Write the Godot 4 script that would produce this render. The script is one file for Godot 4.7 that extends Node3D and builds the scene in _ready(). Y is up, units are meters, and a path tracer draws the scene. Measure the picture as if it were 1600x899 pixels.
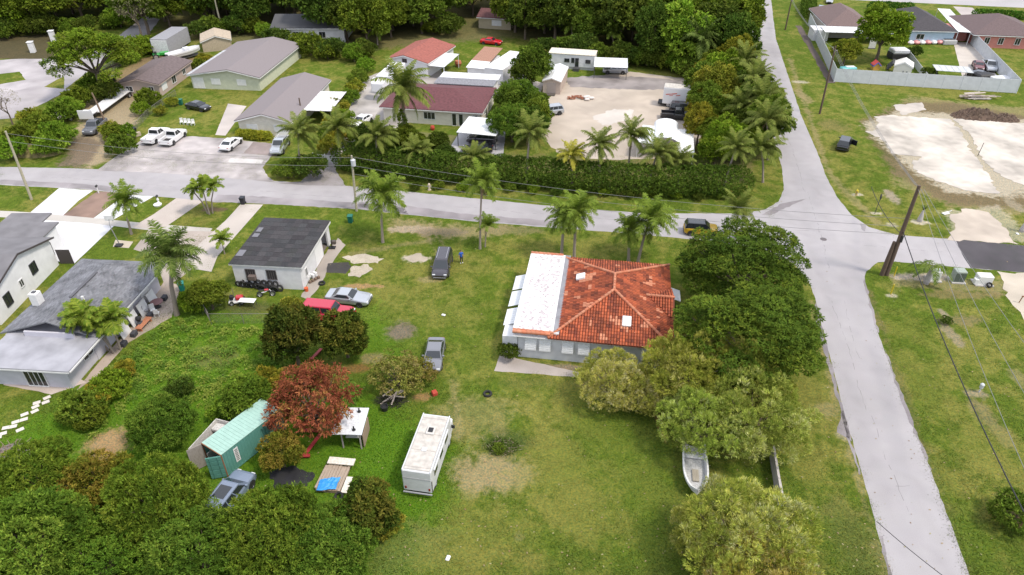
extends Node3D

# A residential corner lot seen from a drone 45 m up. Units are metres, y is up, -z runs away from the camera.
const FOCAL := 1101.0
const TILT := 0.60214
const EYE := 45.0

var rng := RandomNumberGenerator.new()
var M := {}
var tex := {}
var taken := {}
var ground_img: Image
const GX := -150.0
const GZ := -212.0
const GW := 300.0
const GH := 190.0
const MAPW := 1536
const MAPH := 973

class MB:
	var v := PackedVector3Array()
	var n := PackedVector3Array()
	var c := PackedColorArray()
	var u := PackedVector2Array()
	var col := Color.WHITE
	var x := Transform3D.IDENTITY
	func tri(a: Vector3, b: Vector3, d: Vector3) -> void:
		a = x * a
		b = x * b
		d = x * d
		var m := (b - a).cross(d - a).normalized()
		v.append(a); v.append(d); v.append(b)
		n.append(m); n.append(m); n.append(m)
		c.append(col); c.append(col); c.append(col)
	func trin(a: Vector3, b: Vector3, d: Vector3, na: Vector3, nb: Vector3, nd: Vector3) -> void:
		v.append(x * a); v.append(x * d); v.append(x * b)
		n.append((x.basis * na).normalized()); n.append((x.basis * nd).normalized()); n.append((x.basis * nb).normalized())
		c.append(col); c.append(col); c.append(col)
	func quad(a: Vector3, b: Vector3, d: Vector3, e: Vector3) -> void:
		tri(a, b, d)
		tri(a, d, e)
	func box(o: Vector3, s: Vector3, bv := 0.0) -> void:
		var h := s * 0.5
		if bv <= 0.0:
			for k in 3:
				for sg in [-1.0, 1.0]:
					var nn := Vector3.ZERO
					nn[k] = sg
					var p := Vector3.ZERO
					p[(k + 1) % 3] = 1.0
					var q := Vector3.ZERO
					q[(k + 2) % 3] = sg
					quad(o + (nn - p - q) * h, o + (nn + p - q) * h, o + (nn + p + q) * h, o + (nn - p + q) * h)
			return
		bv = minf(bv, minf(h.x, minf(h.y, h.z)) * 0.95)
		var g := h - Vector3(bv, bv, bv)
		for k in 3:
			var k1 := (k + 1) % 3
			var k2 := (k + 2) % 3
			for sg in [-1.0, 1.0]:
				var f := []
				for ab in [[-1.0, -1.0], [1.0, -1.0], [1.0, 1.0], [-1.0, 1.0]]:
					var w := Vector3.ZERO
					w[k] = sg * h[k]
					w[k1] = ab[0] * g[k1]
					w[k2] = ab[1] * sg * g[k2]
					f.append(o + w)
				quad(f[0], f[1], f[2], f[3])
			for s1 in [-1.0, 1.0]:
				for s2 in [-1.0, 1.0]:
					var e := []
					for t in [[-1.0, 0], [1.0, 0], [1.0, 1], [-1.0, 1]]:
						var w2 := Vector3.ZERO
						w2[k] = t[0] * g[k]
						w2[k1] = s1 * (h[k1] if t[1] == 0 else g[k1])
						w2[k2] = s2 * (g[k2] if t[1] == 0 else h[k2])
						e.append(o + w2)
					if s1 * s2 > 0:
						quad(e[0], e[1], e[2], e[3])
					else:
						quad(e[3], e[2], e[1], e[0])
		for a in [-1.0, 1.0]:
			for b in [-1.0, 1.0]:
				for d in [-1.0, 1.0]:
					var p1 := o + Vector3(a * h.x, b * g.y, d * g.z)
					var p2 := o + Vector3(a * g.x, b * h.y, d * g.z)
					var p3 := o + Vector3(a * g.x, b * g.y, d * h.z)
					if a * b * d > 0:
						tri(p1, p2, p3)
					else:
						tri(p1, p3, p2)
	func beam(a: Vector3, b: Vector3, w: float, h: float) -> void:
		var keep := x
		var d := b - a
		var l := d.length()
		var f := d / l
		var up := Vector3.UP if absf(f.y) < 0.95 else Vector3.RIGHT
		var s := f.cross(up).normalized()
		var t := s.cross(f)
		x = keep * Transform3D(Basis(f, t, s), (a + b) * 0.5)
		box(Vector3.ZERO, Vector3(l, h, w))
		x = keep
	func tube(p: Array, r: Array, sides := 8, cap := true) -> void:
		var prev := []
		var prevn := []
		for i in p.size():
			var d: Vector3 = (p[mini(i + 1, p.size() - 1)] - p[maxi(i - 1, 0)]).normalized()
			var up := Vector3.UP if absf(d.y) < 0.9 else Vector3.RIGHT
			var s := d.cross(up).normalized()
			var t := s.cross(d)
			var ring := []
			var rn := []
			for k in sides:
				var a := TAU * k / sides
				var o := s * cos(a) + t * sin(a)
				ring.append(p[i] + o * r[i])
				rn.append(o)
			if i > 0:
				for k in sides:
					var k2 := (k + 1) % sides
					trin(prev[k], ring[k], ring[k2], prevn[k], rn[k], rn[k2])
					trin(prev[k], ring[k2], prev[k2], prevn[k], rn[k2], prevn[k2])
			if cap and (i == 0 or i == p.size() - 1):
				for k in sides:
					var k3 := (k + 1) % sides
					if i == 0:
						tri(p[i], ring[k], ring[k3])
					else:
						tri(p[i], ring[k3], ring[k])
			prev = ring
			prevn = rn
	func lathe(prof: Array, sides := 12) -> void:
		for i in prof.size() - 1:
			var a: Vector2 = prof[i]
			var b: Vector2 = prof[i + 1]
			var d := b - a
			var nn := Vector2(d.y, -d.x).normalized()
			for k in sides:
				var t0 := TAU * k / sides
				var t1 := TAU * (k + 1) / sides
				var c0 := Vector3(cos(t0), 0, sin(t0))
				var c1 := Vector3(cos(t1), 0, sin(t1))
				var up := Vector3.UP
				var n0 := c0 * nn.x + up * nn.y
				var n1 := c1 * nn.x + up * nn.y
				trin(c0 * a.x + up * a.y, c1 * b.x + up * b.y, c1 * a.x + up * a.y, n0, n1, n1)
				trin(c0 * a.x + up * a.y, c0 * b.x + up * b.y, c1 * b.x + up * b.y, n0, n0, n1)
	func loft(rings: Array, caps := true) -> void:
		for i in rings.size() - 1:
			var a: Array = rings[i]
			var b: Array = rings[i + 1]
			for k in a.size():
				var k2 := (k + 1) % a.size()
				quad(a[k], a[k2], b[k2], b[k])
		if caps:
			var f: Array = rings[0]
			var l: Array = rings[-1]
			for k in range(1, f.size() - 1):
				tri(f[0], f[k + 1], f[k])
				tri(l[0], l[k], l[k + 1])
	func prism(poly: PackedVector2Array, y0: float, y1: float) -> void:
		if Geometry2D.is_polygon_clockwise(poly):
			poly = poly.duplicate()
			poly.reverse()
		for k in poly.size():
			var a := poly[k]
			var b := poly[(k + 1) % poly.size()]
			quad(Vector3(b.x, y0, b.y), Vector3(a.x, y0, a.y), Vector3(a.x, y1, a.y), Vector3(b.x, y1, b.y))
		var t := Geometry2D.triangulate_polygon(poly)
		for k in range(0, t.size(), 3):
			for yy in [y0, y1]:
				var p := [poly[t[k]], poly[t[k + 1]], poly[t[k + 2]]]
				var q := []
				for w in p:
					q.append(Vector3(w.x, yy, w.y))
				var up: bool = (q[1] - q[0]).cross(q[2] - q[0]).y > 0
				if up == (yy == y1):
					tri(q[0], q[1], q[2])
				else:
					tri(q[0], q[2], q[1])
	func mesh() -> ArrayMesh:
		var a := []
		a.resize(Mesh.ARRAY_MAX)
		a[Mesh.ARRAY_VERTEX] = v
		a[Mesh.ARRAY_NORMAL] = n
		a[Mesh.ARRAY_COLOR] = c
		if u.size() == v.size():
			a[Mesh.ARRAY_TEX_UV] = u
		var m := ArrayMesh.new()
		m.add_surface_from_arrays(Mesh.PRIMITIVE_TRIANGLES, a)
		return m

# where a spot surveyed on the photograph lies in the place, h metres above the ground
func G(px: float, py: float, h := 0.0) -> Vector3:
	var a := (px - 800.0) / FOCAL
	var b := (449.5 - py) / FOCAL
	var dy := b * cos(TILT) - sin(TILT)
	var t := (h - EYE) / dy
	return Vector3(a * t, h, -(cos(TILT) + b * sin(TILT)) * t)

# height of a vertical thing that stands at G(px, py) and reaches up to row ty
func rise(px: float, py: float, ty: float) -> float:
	var g := G(px, py)
	var b := (449.5 - ty) / FOCAL
	var t := -g.z / (cos(TILT) + b * sin(TILT))
	return EYE + t * (b * cos(TILT) - sin(TILT))

func heading(a: Vector3, b: Vector3) -> float:
	return atan2(-(b.z - a.z), b.x - a.x)

func numbered(s: String) -> String:
	if not taken.has(s):
		taken[s] = 0
		return s
	taken[s] += 1
	return "%s_%03d" % [s, taken[s]]

func thing(called: String, label: String, category: String, at := Vector3.ZERO, yaw := 0.0, group := "") -> Node3D:
	var o := Node3D.new()
	o.name = numbered(called)
	add_child(o)
	o.position = at
	o.rotation.y = yaw
	o.set_meta("label", label)
	o.set_meta("category", category)
	if group:
		o.set_meta("group", group)
	return o

func put(mesh: Mesh, called: String, m: Material, parent: Node3D) -> MeshInstance3D:
	var o := MeshInstance3D.new()
	o.mesh = mesh
	o.material_override = m
	o.name = called
	parent.add_child(o, true)
	return o

func add(b: MB, called: String, m: Material, parent: Node3D) -> MeshInstance3D:
	return put(b.mesh(), called, m, parent)

func struct_(mesh: Mesh, called: String, m: Material) -> MeshInstance3D:
	var o := MeshInstance3D.new()
	o.mesh = mesh
	o.material_override = m
	o.name = numbered(called)
	add_child(o)
	o.set_meta("kind", "structure")
	return o

func single(b: MB, called: String, label: String, category: String, m: Material, at := Vector3.ZERO, yaw := 0.0, group := "") -> MeshInstance3D:
	var o := MeshInstance3D.new()
	o.mesh = b.mesh()
	o.material_override = m
	o.name = numbered(called)
	add_child(o)
	o.position = at
	o.rotation.y = yaw
	o.set_meta("label", label)
	o.set_meta("category", category)
	if group:
		o.set_meta("group", group)
	return o

func part(parent: Node3D, called: String, m: Material, o: Vector3, s: Vector3, bv := 0.0) -> MeshInstance3D:
	var b := MB.new()
	b.box(o, s, bv)
	return add(b, called, m, parent)

func noise(freq: float, octaves := 4, sd := 1) -> FastNoiseLite:
	var f := FastNoiseLite.new()
	f.noise_type = FastNoiseLite.TYPE_SIMPLEX_SMOOTH
	f.frequency = freq
	f.fractal_octaves = octaves
	f.seed = sd
	return f

func grey(img: Image, lo: float, hi: float, curve := 1.0) -> Image:
	img.convert(Image.FORMAT_L8)
	var d := img.get_data()
	var lut := PackedByteArray()
	for i in 256:
		var l := lerpf(lo, hi, pow(i / 255.0, curve))
		lut.append(int(clampf(Color(l, l, l).linear_to_srgb().r, 0, 1) * 255.0))
	for i in d.size():
		d[i] = lut[d[i]]
	var o := Image.create_from_data(img.get_width(), img.get_height(), false, Image.FORMAT_L8, d)
	o.convert(Image.FORMAT_RGB8)
	return o

func make_textures() -> void:
	tex.blot = ImageTexture.create_from_image(grey(noise(0.012, 5, 3).get_seamless_image(512, 512), 0.6, 1.0))
	tex.soft = ImageTexture.create_from_image(grey(noise(0.012, 5, 4).get_seamless_image(512, 512), 0.84, 1.0))
	tex.grain = ImageTexture.create_from_image(grey(noise(0.09, 4, 5).get_seamless_image(512, 512), 0.66, 1.0))
	var st := noise(0.05, 4, 7).get_seamless_image(512, 64)
	st.resize(512, 512, Image.INTERPOLATE_CUBIC)
	tex.streak = ImageTexture.create_from_image(grey(st, 0.5, 1.0, 0.7))
	tex.stain = ImageTexture.create_from_image(grey(noise(0.02, 5, 11).get_seamless_image(512, 512), 0.42, 1.0, 0.7))
	tex.bumpy = ImageTexture.create_from_image(noise(0.06, 4, 15).get_seamless_image(512, 512))

const MEAN := {"soft": 0.93, "blot": 0.8, "grain": 0.83, "streak": 0.8, "stain": 0.78}

func mk(key: String, c: Color, rough := 0.85, t := "", sc := 0.2, metal := 0.0, bump := 0.0) -> StandardMaterial3D:
	if M.has(key):
		return M[key]
	var m := StandardMaterial3D.new()
	m.resource_name = key
	var f: float = 1.0 / MEAN[t] if t else 1.0
	m.albedo_color = Color(minf(c.r * f, 1), minf(c.g * f, 1), minf(c.b * f, 1)).linear_to_srgb()
	m.roughness = rough
	m.metallic = metal
	if t or bump > 0.0:
		m.uv1_triplanar = true
		m.uv1_world_triplanar = true
		m.uv1_scale = Vector3(sc, sc, sc)
	if t:
		m.albedo_texture = tex[t]
	if bump > 0.0:
		m.heightmap_enabled = true
		m.heightmap_texture = tex.bumpy
		m.heightmap_scale = bump
	M[key] = m
	return m

func vmat(key: String, rough := 0.85, t := "", sc := 0.2, back := Color.BLACK) -> StandardMaterial3D:
	if M.has(key):
		return M[key]
	var m := mk(key, Color(1, 1, 1) if not t else Color(MEAN[t], MEAN[t], MEAN[t]), rough, t, sc)
	m.vertex_color_use_as_albedo = true
	if back != Color.BLACK:
		m.backlight_enabled = true
		m.backlight = back.linear_to_srgb()
	return m

func glass(key := "glass", tint := Color(0.02, 0.024, 0.028)) -> StandardMaterial3D:
	if M.has(key):
		return M[key]
	var m := mk(key, tint, 0.06)
	m.metallic_specular = 0.6
	return m

func P2(pts: Array) -> PackedVector2Array:
	var o := PackedVector2Array()
	for p in pts:
		var g := G(p[0], p[1])
		o.append(Vector2(g.x, g.z))
	return o

# a ground sheet of many small faces with uneven edges; tone(Vector2) gives its linear colour
func sheet(poly: PackedVector2Array, y: float, step: float, jit: float, tone: Callable, lump := 0.0) -> ArrayMesh:
	var edge := PackedVector2Array()
	for k in poly.size():
		var a := poly[k]
		var b := poly[(k + 1) % poly.size()]
		var cnt := maxi(1, int(ceil(a.distance_to(b) / step)))
		for j in cnt:
			var p := a.lerp(b, float(j) / cnt)
			if j > 0:
				p += Vector2(rng.randf_range(-jit, jit), rng.randf_range(-jit, jit))
			edge.append(p)
	var box := Rect2(edge[0], Vector2.ZERO)
	for p in edge:
		box = box.expand(p)
	var pts := edge.duplicate()
	var xx := box.position.x + step * 0.5
	var inner := Geometry2D.offset_polygon(edge, -step * 0.45)
	while xx < box.end.x:
		var zz := box.position.y + step * 0.5
		while zz < box.end.y:
			var q := Vector2(xx + rng.randf_range(-0.2, 0.2) * step, zz + rng.randf_range(-0.2, 0.2) * step)
			for ip in inner:
				if Geometry2D.is_point_in_polygon(q, ip):
					pts.append(q)
					break
			zz += step
		xx += step
	var ix := Geometry2D.triangulate_delaunay(pts)
	var v := PackedVector3Array()
	var n := PackedVector3Array()
	var c := PackedColorArray()
	var u := PackedVector2Array()
	var bumps := noise(0.35, 3, 9)
	for k in pts.size():
		var p := pts[k]
		v.append(Vector3(p.x, y + (0.0 if k < edge.size() or lump == 0.0 else lump * (0.6 + bumps.get_noise_2d(p.x, p.y))), p.y))
		n.append(Vector3.UP)
		c.append(tone.call(p))
		u.append(p)
	var out := PackedInt32Array()
	for k in range(0, ix.size(), 3):
		var a2 := pts[ix[k]]
		var b2 := pts[ix[k + 1]]
		var d2 := pts[ix[k + 2]]
		if not Geometry2D.is_point_in_polygon((a2 + b2 + d2) / 3.0, edge):
			continue
		if (b2 - a2).cross(d2 - a2) > 0:
			out.append_array([ix[k], ix[k + 1], ix[k + 2]])
		else:
			out.append_array([ix[k], ix[k + 2], ix[k + 1]])
	var ar := []
	ar.resize(Mesh.ARRAY_MAX)
	ar[Mesh.ARRAY_VERTEX] = v
	ar[Mesh.ARRAY_NORMAL] = n
	ar[Mesh.ARRAY_COLOR] = c
	ar[Mesh.ARRAY_TEX_UV] = u
	ar[Mesh.ARRAY_INDEX] = out
	var m := ArrayMesh.new()
	m.add_surface_from_arrays(Mesh.PRIMITIVE_TRIANGLES, ar)
	return m

func slab(pts: Array, y: float, called: String, base: Color, vary := 0.12, jit := 0.04, step := 1.2, mat_key := "paving", lump := 0.0) -> MeshInstance3D:
	var n1 := noise(0.12, 4, hash(called) % 1000)
	var n2 := noise(0.6, 3, 31)
	var tone := func(p: Vector2) -> Color:
		var t := 1.0 + vary * (1.6 * n1.get_noise_2d(p.x, p.y) + 0.8 * n2.get_noise_2d(p.x, p.y))
		return Color(base.r * t, base.g * t, base.b * t)
	return struct_(sheet(P2(pts), y, step, jit, tone, lump), called, vmat(mat_key, 0.9, "grain", 0.35))

func _ready() -> void:
	rng.seed = 4711
	setup_view()
	make_textures()
	make_ground()
	make_roads()
	make_plants()
	make_buildings()
	make_compound()
	make_vehicles()
	make_yard_things()
	make_utilities()
	make_vegetation()
	make_grass()

func setup_view() -> void:
	var cam := Camera3D.new()
	cam.name = "camera"
	cam.position = Vector3(0, EYE, 0)
	cam.rotation.x = -TILT
	cam.fov = rad_to_deg(2.0 * atan(449.5 / FOCAL))
	cam.far = 3000.0
	cam.near = 0.5
	add_child(cam)
	cam.current = true
	var we := WorldEnvironment.new()
	we.name = "world"
	var e := Environment.new()
	e.background_mode = Environment.BG_SKY
	var sky := Sky.new()
	var sm := ProceduralSkyMaterial.new()
	sm.sky_top_color = Color(0.8, 0.82, 0.87)
	sm.sky_horizon_color = Color(0.58, 0.61, 0.67)
	sm.sky_curve = 0.2
	sm.ground_bottom_color = Color(0.3, 0.3, 0.26)
	sm.ground_horizon_color = Color(0.6, 0.62, 0.62)
	sky.sky_material = sm
	e.sky = sky
	e.tonemap_mode = Environment.TONE_MAPPER_LINEAR
	e.tonemap_exposure = 2.2
	e.sdfgi_enabled = true
	e.ssao_enabled = true
	e.ssil_enabled = true
	we.environment = e
	add_child(we)
	var sun := DirectionalLight3D.new()
	sun.name = "sun"
	sun.light_energy = 0.5
	sun.light_color = Color(1.0, 0.96, 0.9)
	sun.light_angular_distance = 10.0
	sun.shadow_enabled = true
	add_child(sun)
	sun.rotation = Vector3(deg_to_rad(-58), deg_to_rad(62), 0)

# ---------------------------------------------------------------- ground and paving
const LUSH := Color(0.095, 0.2, 0.012)
const GREEN := Color(0.112, 0.165, 0.02)
const OLIVE := Color(0.21, 0.213, 0.05)
const TAN := Color(0.36, 0.28, 0.17)
const SOIL := Color(0.17, 0.12, 0.085)
const DARK := Color(0.05, 0.042, 0.036)
const LIME := Color(0.55, 0.49, 0.41)

func make_ground() -> void:
	var sx := MAPW / GW
	var a := noise(0.05 / sx, 4, 21).get_image(MAPW, MAPH).get_data()
	var b := noise(0.32 / sx, 4, 22).get_image(MAPW, MAPH).get_data()
	var d := noise(1.3 / sx, 3, 23).get_image(MAPW, MAPH).get_data()
	var r := PackedFloat32Array()
	var g := PackedFloat32Array()
	var bl := PackedFloat32Array()
	var cnt := MAPW * MAPH
	r.resize(cnt)
	g.resize(cnt)
	bl.resize(cnt)
	for i in cnt:
		var t := clampf((a[i] + b[i] * 1.1 + d[i] * 0.5 - 300.0) / 130.0 + 0.2, 0.0, 1.0)
		var s := 0.6 + d[i] / 420.0 + b[i] / 1600.0
		r[i] = (GREEN.r + (OLIVE.r - GREEN.r) * t) * s
		g[i] = (GREEN.g + (OLIVE.g - GREEN.g) * t) * s
		bl[i] = (GREEN.b + (OLIVE.b - GREEN.b) * t) * s
	# patches: colour, strength, soft edge in metres, outline surveyed on the photograph
	var polys := [
		[LUSH, 0.85, 3.0, [[250, 480], [330, 470], [430, 500], [480, 580], [560, 600], [640, 640], [720, 700], [700, 920], [-80, 920], [-60, 720], [60, 640], [180, 560]]],
		[LUSH, 0.6, 2.0, [[520, 480], [590, 470], [640, 560], [600, 600], [540, 560]]],
		[LUSH, 0.5, 3.0, [[560, 640], [700, 700], [720, 920], [540, 920]]],
		[GREEN, 0.7, 3.0, [[900, 620], [1060, 640], [1080, 900], [980, 920], [850, 760]]],
		[TAN, 0.55, 2.0, [[1370, 180], [1420, 150], [1620, 170], [1640, 340], [1500, 330], [1400, 290]]],
		[SOIL, 0.7, 1.6, [[1340, 190], [1410, 160], [1490, 160], [1620, 185], [1620, 330], [1480, 320], [1390, 270]]],
		[TAN, 0.6, 1.5, [[600, 336], [700, 350], [800, 352], [780, 372], [690, 372], [620, 362]]],
		[LIME, 0.75, 1.6, [[1345, 195], [1400, 172], [1500, 178], [1640, 188], [1640, 300], [1565, 310], [1480, 300], [1415, 262]]],
		[TAN, 0.5, 0.5, [[646, 345], [655, 345], [688, 400], [682, 402]]], [TAN, 0.5, 0.5, [[664, 346], [672, 346], [704, 398], [698, 400]]],
		[OLIVE, 0.7, 0.5, [[700, 440], [706, 440], [690, 530], [684, 530]]], [OLIVE, 0.7, 0.5, [[676, 442], [682, 442], [668, 530], [662, 530]]],
		[TAN, 0.35, 0.6, [[540, 395], [620, 380], [680, 372], [680, 378], [620, 387], [548, 402]]], [TAN, 0.3, 0.6, [[700, 590], [712, 590], [722, 690], [706, 690]]],
		[SOIL, 0.5, 0.8, [[1352, 452], [1360, 452], [1412, 600], [1520, 899], [1512, 899], [1400, 600]]], [TAN, 0.45, 0.7, [[1262, 470], [1272, 470], [1320, 660], [1388, 899], [1378, 899], [1306, 660]]],
		[TAN, 0.45, 0.8, [[1228, 90], [1236, 90], [1300, 270], [1380, 350], [1366, 352], [1290, 275]]],
		[LIME, 0.5, 1.0, [[1470, 330], [1560, 320], [1620, 380], [1490, 372]]],
		[TAN, 0.5, 1.0, [[1380, 425], [1580, 440], [1570, 462], [1400, 448]]],
		[Color(0.42, 0.33, 0.24), 0.9, 1.5, [[105, 245], [130, 160], [190, 130], [230, 170], [170, 250], [140, 262], [95, 258]]],
		[Color(0.16, 0.12, 0.10), 0.75, 1.2, [[85, 262], [120, 205], [165, 225], [130, 262]]],
		[Color(0.30, 0.2, 0.13), 0.8, 1.5, [[160, 130], [220, 90], [300, 80], [320, 110], [200, 150]]],
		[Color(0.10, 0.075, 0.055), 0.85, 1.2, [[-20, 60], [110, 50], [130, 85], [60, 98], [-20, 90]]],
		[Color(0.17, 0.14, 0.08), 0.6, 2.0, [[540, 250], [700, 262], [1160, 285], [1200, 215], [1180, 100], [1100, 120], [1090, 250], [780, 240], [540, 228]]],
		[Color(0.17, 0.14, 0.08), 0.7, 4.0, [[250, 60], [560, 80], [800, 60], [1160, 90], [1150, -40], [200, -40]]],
	]
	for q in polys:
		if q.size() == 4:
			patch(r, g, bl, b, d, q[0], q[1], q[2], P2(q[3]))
	# centre px, radii in metres
	var spots := [
		[765, 738, 3.6, 2.3, TAN, 0.75], [790, 690, 2.4, 1.6, Color(0.07, 0.1, 0.03), 0.7], [740, 650, 4.0, 3.0, TAN, 0.25],
		[626, 517, 1.7, 1.5, Color(0.2, 0.165, 0.13), 0.95], [650, 404, 1.9, 0.9, LIME, 0.8], [560, 406, 2.6, 0.7, LIME, 0.0],
		[565, 447, 2.6, 0.5, Color(0.4, 0.25, 0.14), 0.85], [168, 693, 2.0, 1.9, Color(0.4, 0.27, 0.15), 0.95], [150, 712, 1.4, 1.0, Color(0.3, 0.2, 0.11), 0.8],
		[112, 745, 1.5, 1.0, DARK, 0.8], [640, 358, 3.0, 1.0, Color(0.42, 0.34, 0.26), 0.9], [690, 362, 3.5, 1.0, Color(0.28, 0.22, 0.16), 0.7],
		[800, 360, 4.0, 1.2, Color(0.26, 0.22, 0.12), 0.6], [672, 436, 1.6, 0.7, TAN, 0.5], [730, 440, 1.5, 1.5, OLIVE, 0.6],
		[960, 360, 4.0, 1.0, OLIVE, 0.5], [1255, 150, 1.2, 4.0, TAN, 0.5], [1250, 128, 1.5, 0.9, LIME, 0.7], [1300, 195, 3, 3, Color(0.22, 0.17, 0.09), 0.4],
		[1500, 500, 2.6, 1.0, Color(0.25, 0.19, 0.11), 0.6], [1500, 460, 5.0, 1.0, Color(0.24, 0.18, 0.1), 0.6], [1475, 492, 0.5, 1.2, Color(0.32, 0.27, 0.2), 0.9],
		[1484, 520, 0.7, 2.4, Color(0.3, 0.25, 0.18), 0.8], [1524, 615, 1.2, 0.7, Color(0.33, 0.27, 0.2), 0.75], [1545, 660, 1.0, 3.5, Color(0.26, 0.2, 0.13), 0.55],
		[1590, 590, 1.0, 1.5, TAN, 0.4], [1392, 462, 0.7, 0.45, LIME, 0.8], [1585, 800, 0.8, 2.6, Color(0.14, 0.09, 0.07), 0.9],
		[1300, 655, 1.8, 2.6, OLIVE, 0.6], [1318, 680, 0.8, 0.6, Color(0.42, 0.36, 0.28), 0.6], [1290, 640, 1.4, 1.0, Color(0.3, 0.25, 0.13), 0.6],
		[1338, 304, 0.8, 0.5, LIME, 0.9], [1368, 333, 0.9, 0.5, LIME, 0.8], [1437, 347, 1.2, 0.8, LIME, 0.9], [1392, 352, 0.8, 0.6, LIME, 0.6],
		[1394, 308, 0.9, 2.4, Color(0.36, 0.3, 0.24), 0.9], [1584, 320, 1.0, 2.6, Color(0.34, 0.29, 0.22), 0.8], [1445, 432, 4.2, 0.9, Color(0.42, 0.36, 0.32), 0.9],
		[1030, 660, 0.35, 2.6, Color(0.3, 0.12, 0.08), 0.7], [820, 598, 3.0, 0.8, Color(0.12, 0.14, 0.04), 0.4], [860, 575, 3.2, 0.7, Color(0.28, 0.22, 0.17), 0.9],
		[950, 600, 3.0, 0.8, Color(0.26, 0.2, 0.14), 0.6], [585, 560, 1.6, 0.9, Color(0.34, 0.24, 0.15), 0.6], [560, 575, 1.4, 0.7, Color(0.3, 0.12, 0.07), 0.6],
		[500, 600, 2.6, 2.2, Color(0.2, 0.1, 0.06), 0.5], [520, 660, 2.0, 1.2, Color(0.2, 0.13, 0.07), 0.7], [330, 560, 2.6, 2.0, Color(0.2, 0.17, 0.08), 0.5],
		[660, 620, 0.9, 0.6, Color(0.4, 0.22, 0.12), 0.7], [610, 622, 1.6, 1.0, DARK, 0.7], [385, 480, 3.0, 1.2, Color(0.1, 0.09, 0.05), 0.6],
		[810, 838, 0.42, 0.36, Color(0.36, 0.28, 0.19), 0.9], [810, 838, 0.2, 0.17, Color(0.2, 0.16, 0.09), 0.9], [560, 700, 2.0, 1.0, LUSH, 0.6],
		[200, 260, 2.5, 0.7, Color(0.13, 0.11, 0.09), 0.9], [170, 258, 2.0, 1.0, GREEN, 0.7], [335, 327, 2.0, 0.7, Color(0.16, 0.11, 0.08), 0.9],
		[168, 322, 1.4, 0.9, SOIL, 0.4], [700, 490, 4, 3, OLIVE, 0.4], [760, 560, 3, 4, OLIVE, 0.3], [870, 740, 4, 5, OLIVE, 0.5], [760, 830, 5, 3, OLIVE, 0.5],
		[905, 800, 4, 3.4, OLIVE, 0.6], [640, 860, 3.5, 2.4, Color(0.24, 0.22, 0.09), 0.4], [720, 880, 4, 2, OLIVE, 0.6], [830, 840, 2.2, 1.0, GREEN, 0.4],
		[1250, 720, 1.6, 4, OLIVE, 0.5], [1330, 840, 1.8, 4, Color(0.15, 0.16, 0.05), 0.5], [1560, 720, 3, 6, OLIVE, 0.5], [1440, 600, 2.4, 6, OLIVE, 0.4],
		[1420, 520, 1.6, 5, GREEN, 0.5], [1470, 780, 1.6, 7, GREEN, 0.5], [1270, 290, 2, 5, OLIVE, 0.4], [1010, 75, 4.0, 2.6, Color(0.26, 0.16, 0.11), 0.95],
	]
	for q in spots:
		var o := G(q[0], q[1])
		var e := PackedVector2Array()
		for k in 20:
			var t := TAU * k / 20.0
			e.append(Vector2(o.x + cos(t) * q[2], o.z + sin(t) * q[3]))
		patch(r, g, bl, b, d, q[4], q[5], minf(q[2], q[3]) * 0.7, e)
	var bytes := PackedByteArray()
	bytes.resize(cnt * 3)
	var lut := PackedByteArray()
	for i in 1024:
		var l := i / 1023.0
		lut.append(int(Color(l, l, l).linear_to_srgb().r * 255.0))
	for i in cnt:
		bytes[i * 3] = lut[mini(int(r[i] * 1023.0), 1023)]
		bytes[i * 3 + 1] = lut[mini(int(g[i] * 1023.0), 1023)]
		bytes[i * 3 + 2] = lut[mini(int(bl[i] * 1023.0), 1023)]
	ground_img = Image.create_from_data(MAPW, MAPH, false, Image.FORMAT_RGB8, bytes)
	# fine turf grain
	var f1 := noise(0.03, 4, 41).get_seamless_image(1024, 1024).get_data()
	var f2 := noise(0.22, 3, 42).get_seamless_image(1024, 1024).get_data()
	var turf := PackedByteArray()
	turf.resize(1024 * 1024 * 3)
	for i in 1024 * 1024:
		var t := 0.74 + 0.3 * f1[i] / 255.0 + 0.4 * f2[i] / 255.0
		var w := (f1[i] - 128) / 1100.0
		turf[i * 3] = int(clampf(t * (0.8 + w), 0, 1) * 255.0)
		turf[i * 3 + 1] = int(clampf(t * 0.8, 0, 1) * 255.0)
		turf[i * 3 + 2] = int(clampf(t * (0.77 - w * 0.5), 0, 1) * 255.0)
	var m := StandardMaterial3D.new()
	m.resource_name = "turf_and_soil"
	m.albedo_texture = ImageTexture.create_from_image(ground_img)
	m.roughness = 1.0
	m.metallic_specular = 0.2
	m.detail_enabled = true
	m.detail_blend_mode = BaseMaterial3D.BLEND_MODE_MUL
	m.detail_uv_layer = BaseMaterial3D.DETAIL_UV_2
	m.detail_albedo = ImageTexture.create_from_image(Image.create_from_data(1024, 1024, false, Image.FORMAT_RGB8, turf))
	m.albedo_color = Color(1, 1, 1)
	var ar := []
	ar.resize(Mesh.ARRAY_MAX)
	var v := PackedVector3Array()
	var n := PackedVector3Array()
	var u := PackedVector2Array()
	var u2 := PackedVector2Array()
	var xs := [-1050.0, -600.0, -150.0, 0.0, 150.0, 600.0, 1050.0]
	var zs := [-1400.0, -800.0, -402.0, -212.0, -117.0, -22.0, 168.0, 800.0]
	for z in zs:
		for x in xs:
			v.append(Vector3(x, 0, z))
			n.append(Vector3.UP)
			u.append(Vector2((x - GX) / GW, (z - GZ) / GH))
			u2.append(Vector2(x / 7.3, z / 7.3))
	var ix := PackedInt32Array()
	var w2 := xs.size()
	for j in zs.size() - 1:
		for i in w2 - 1:
			var q := j * w2 + i
			ix.append_array([q, q + 1, q + w2 + 1, q, q + w2 + 1, q + w2])
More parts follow.
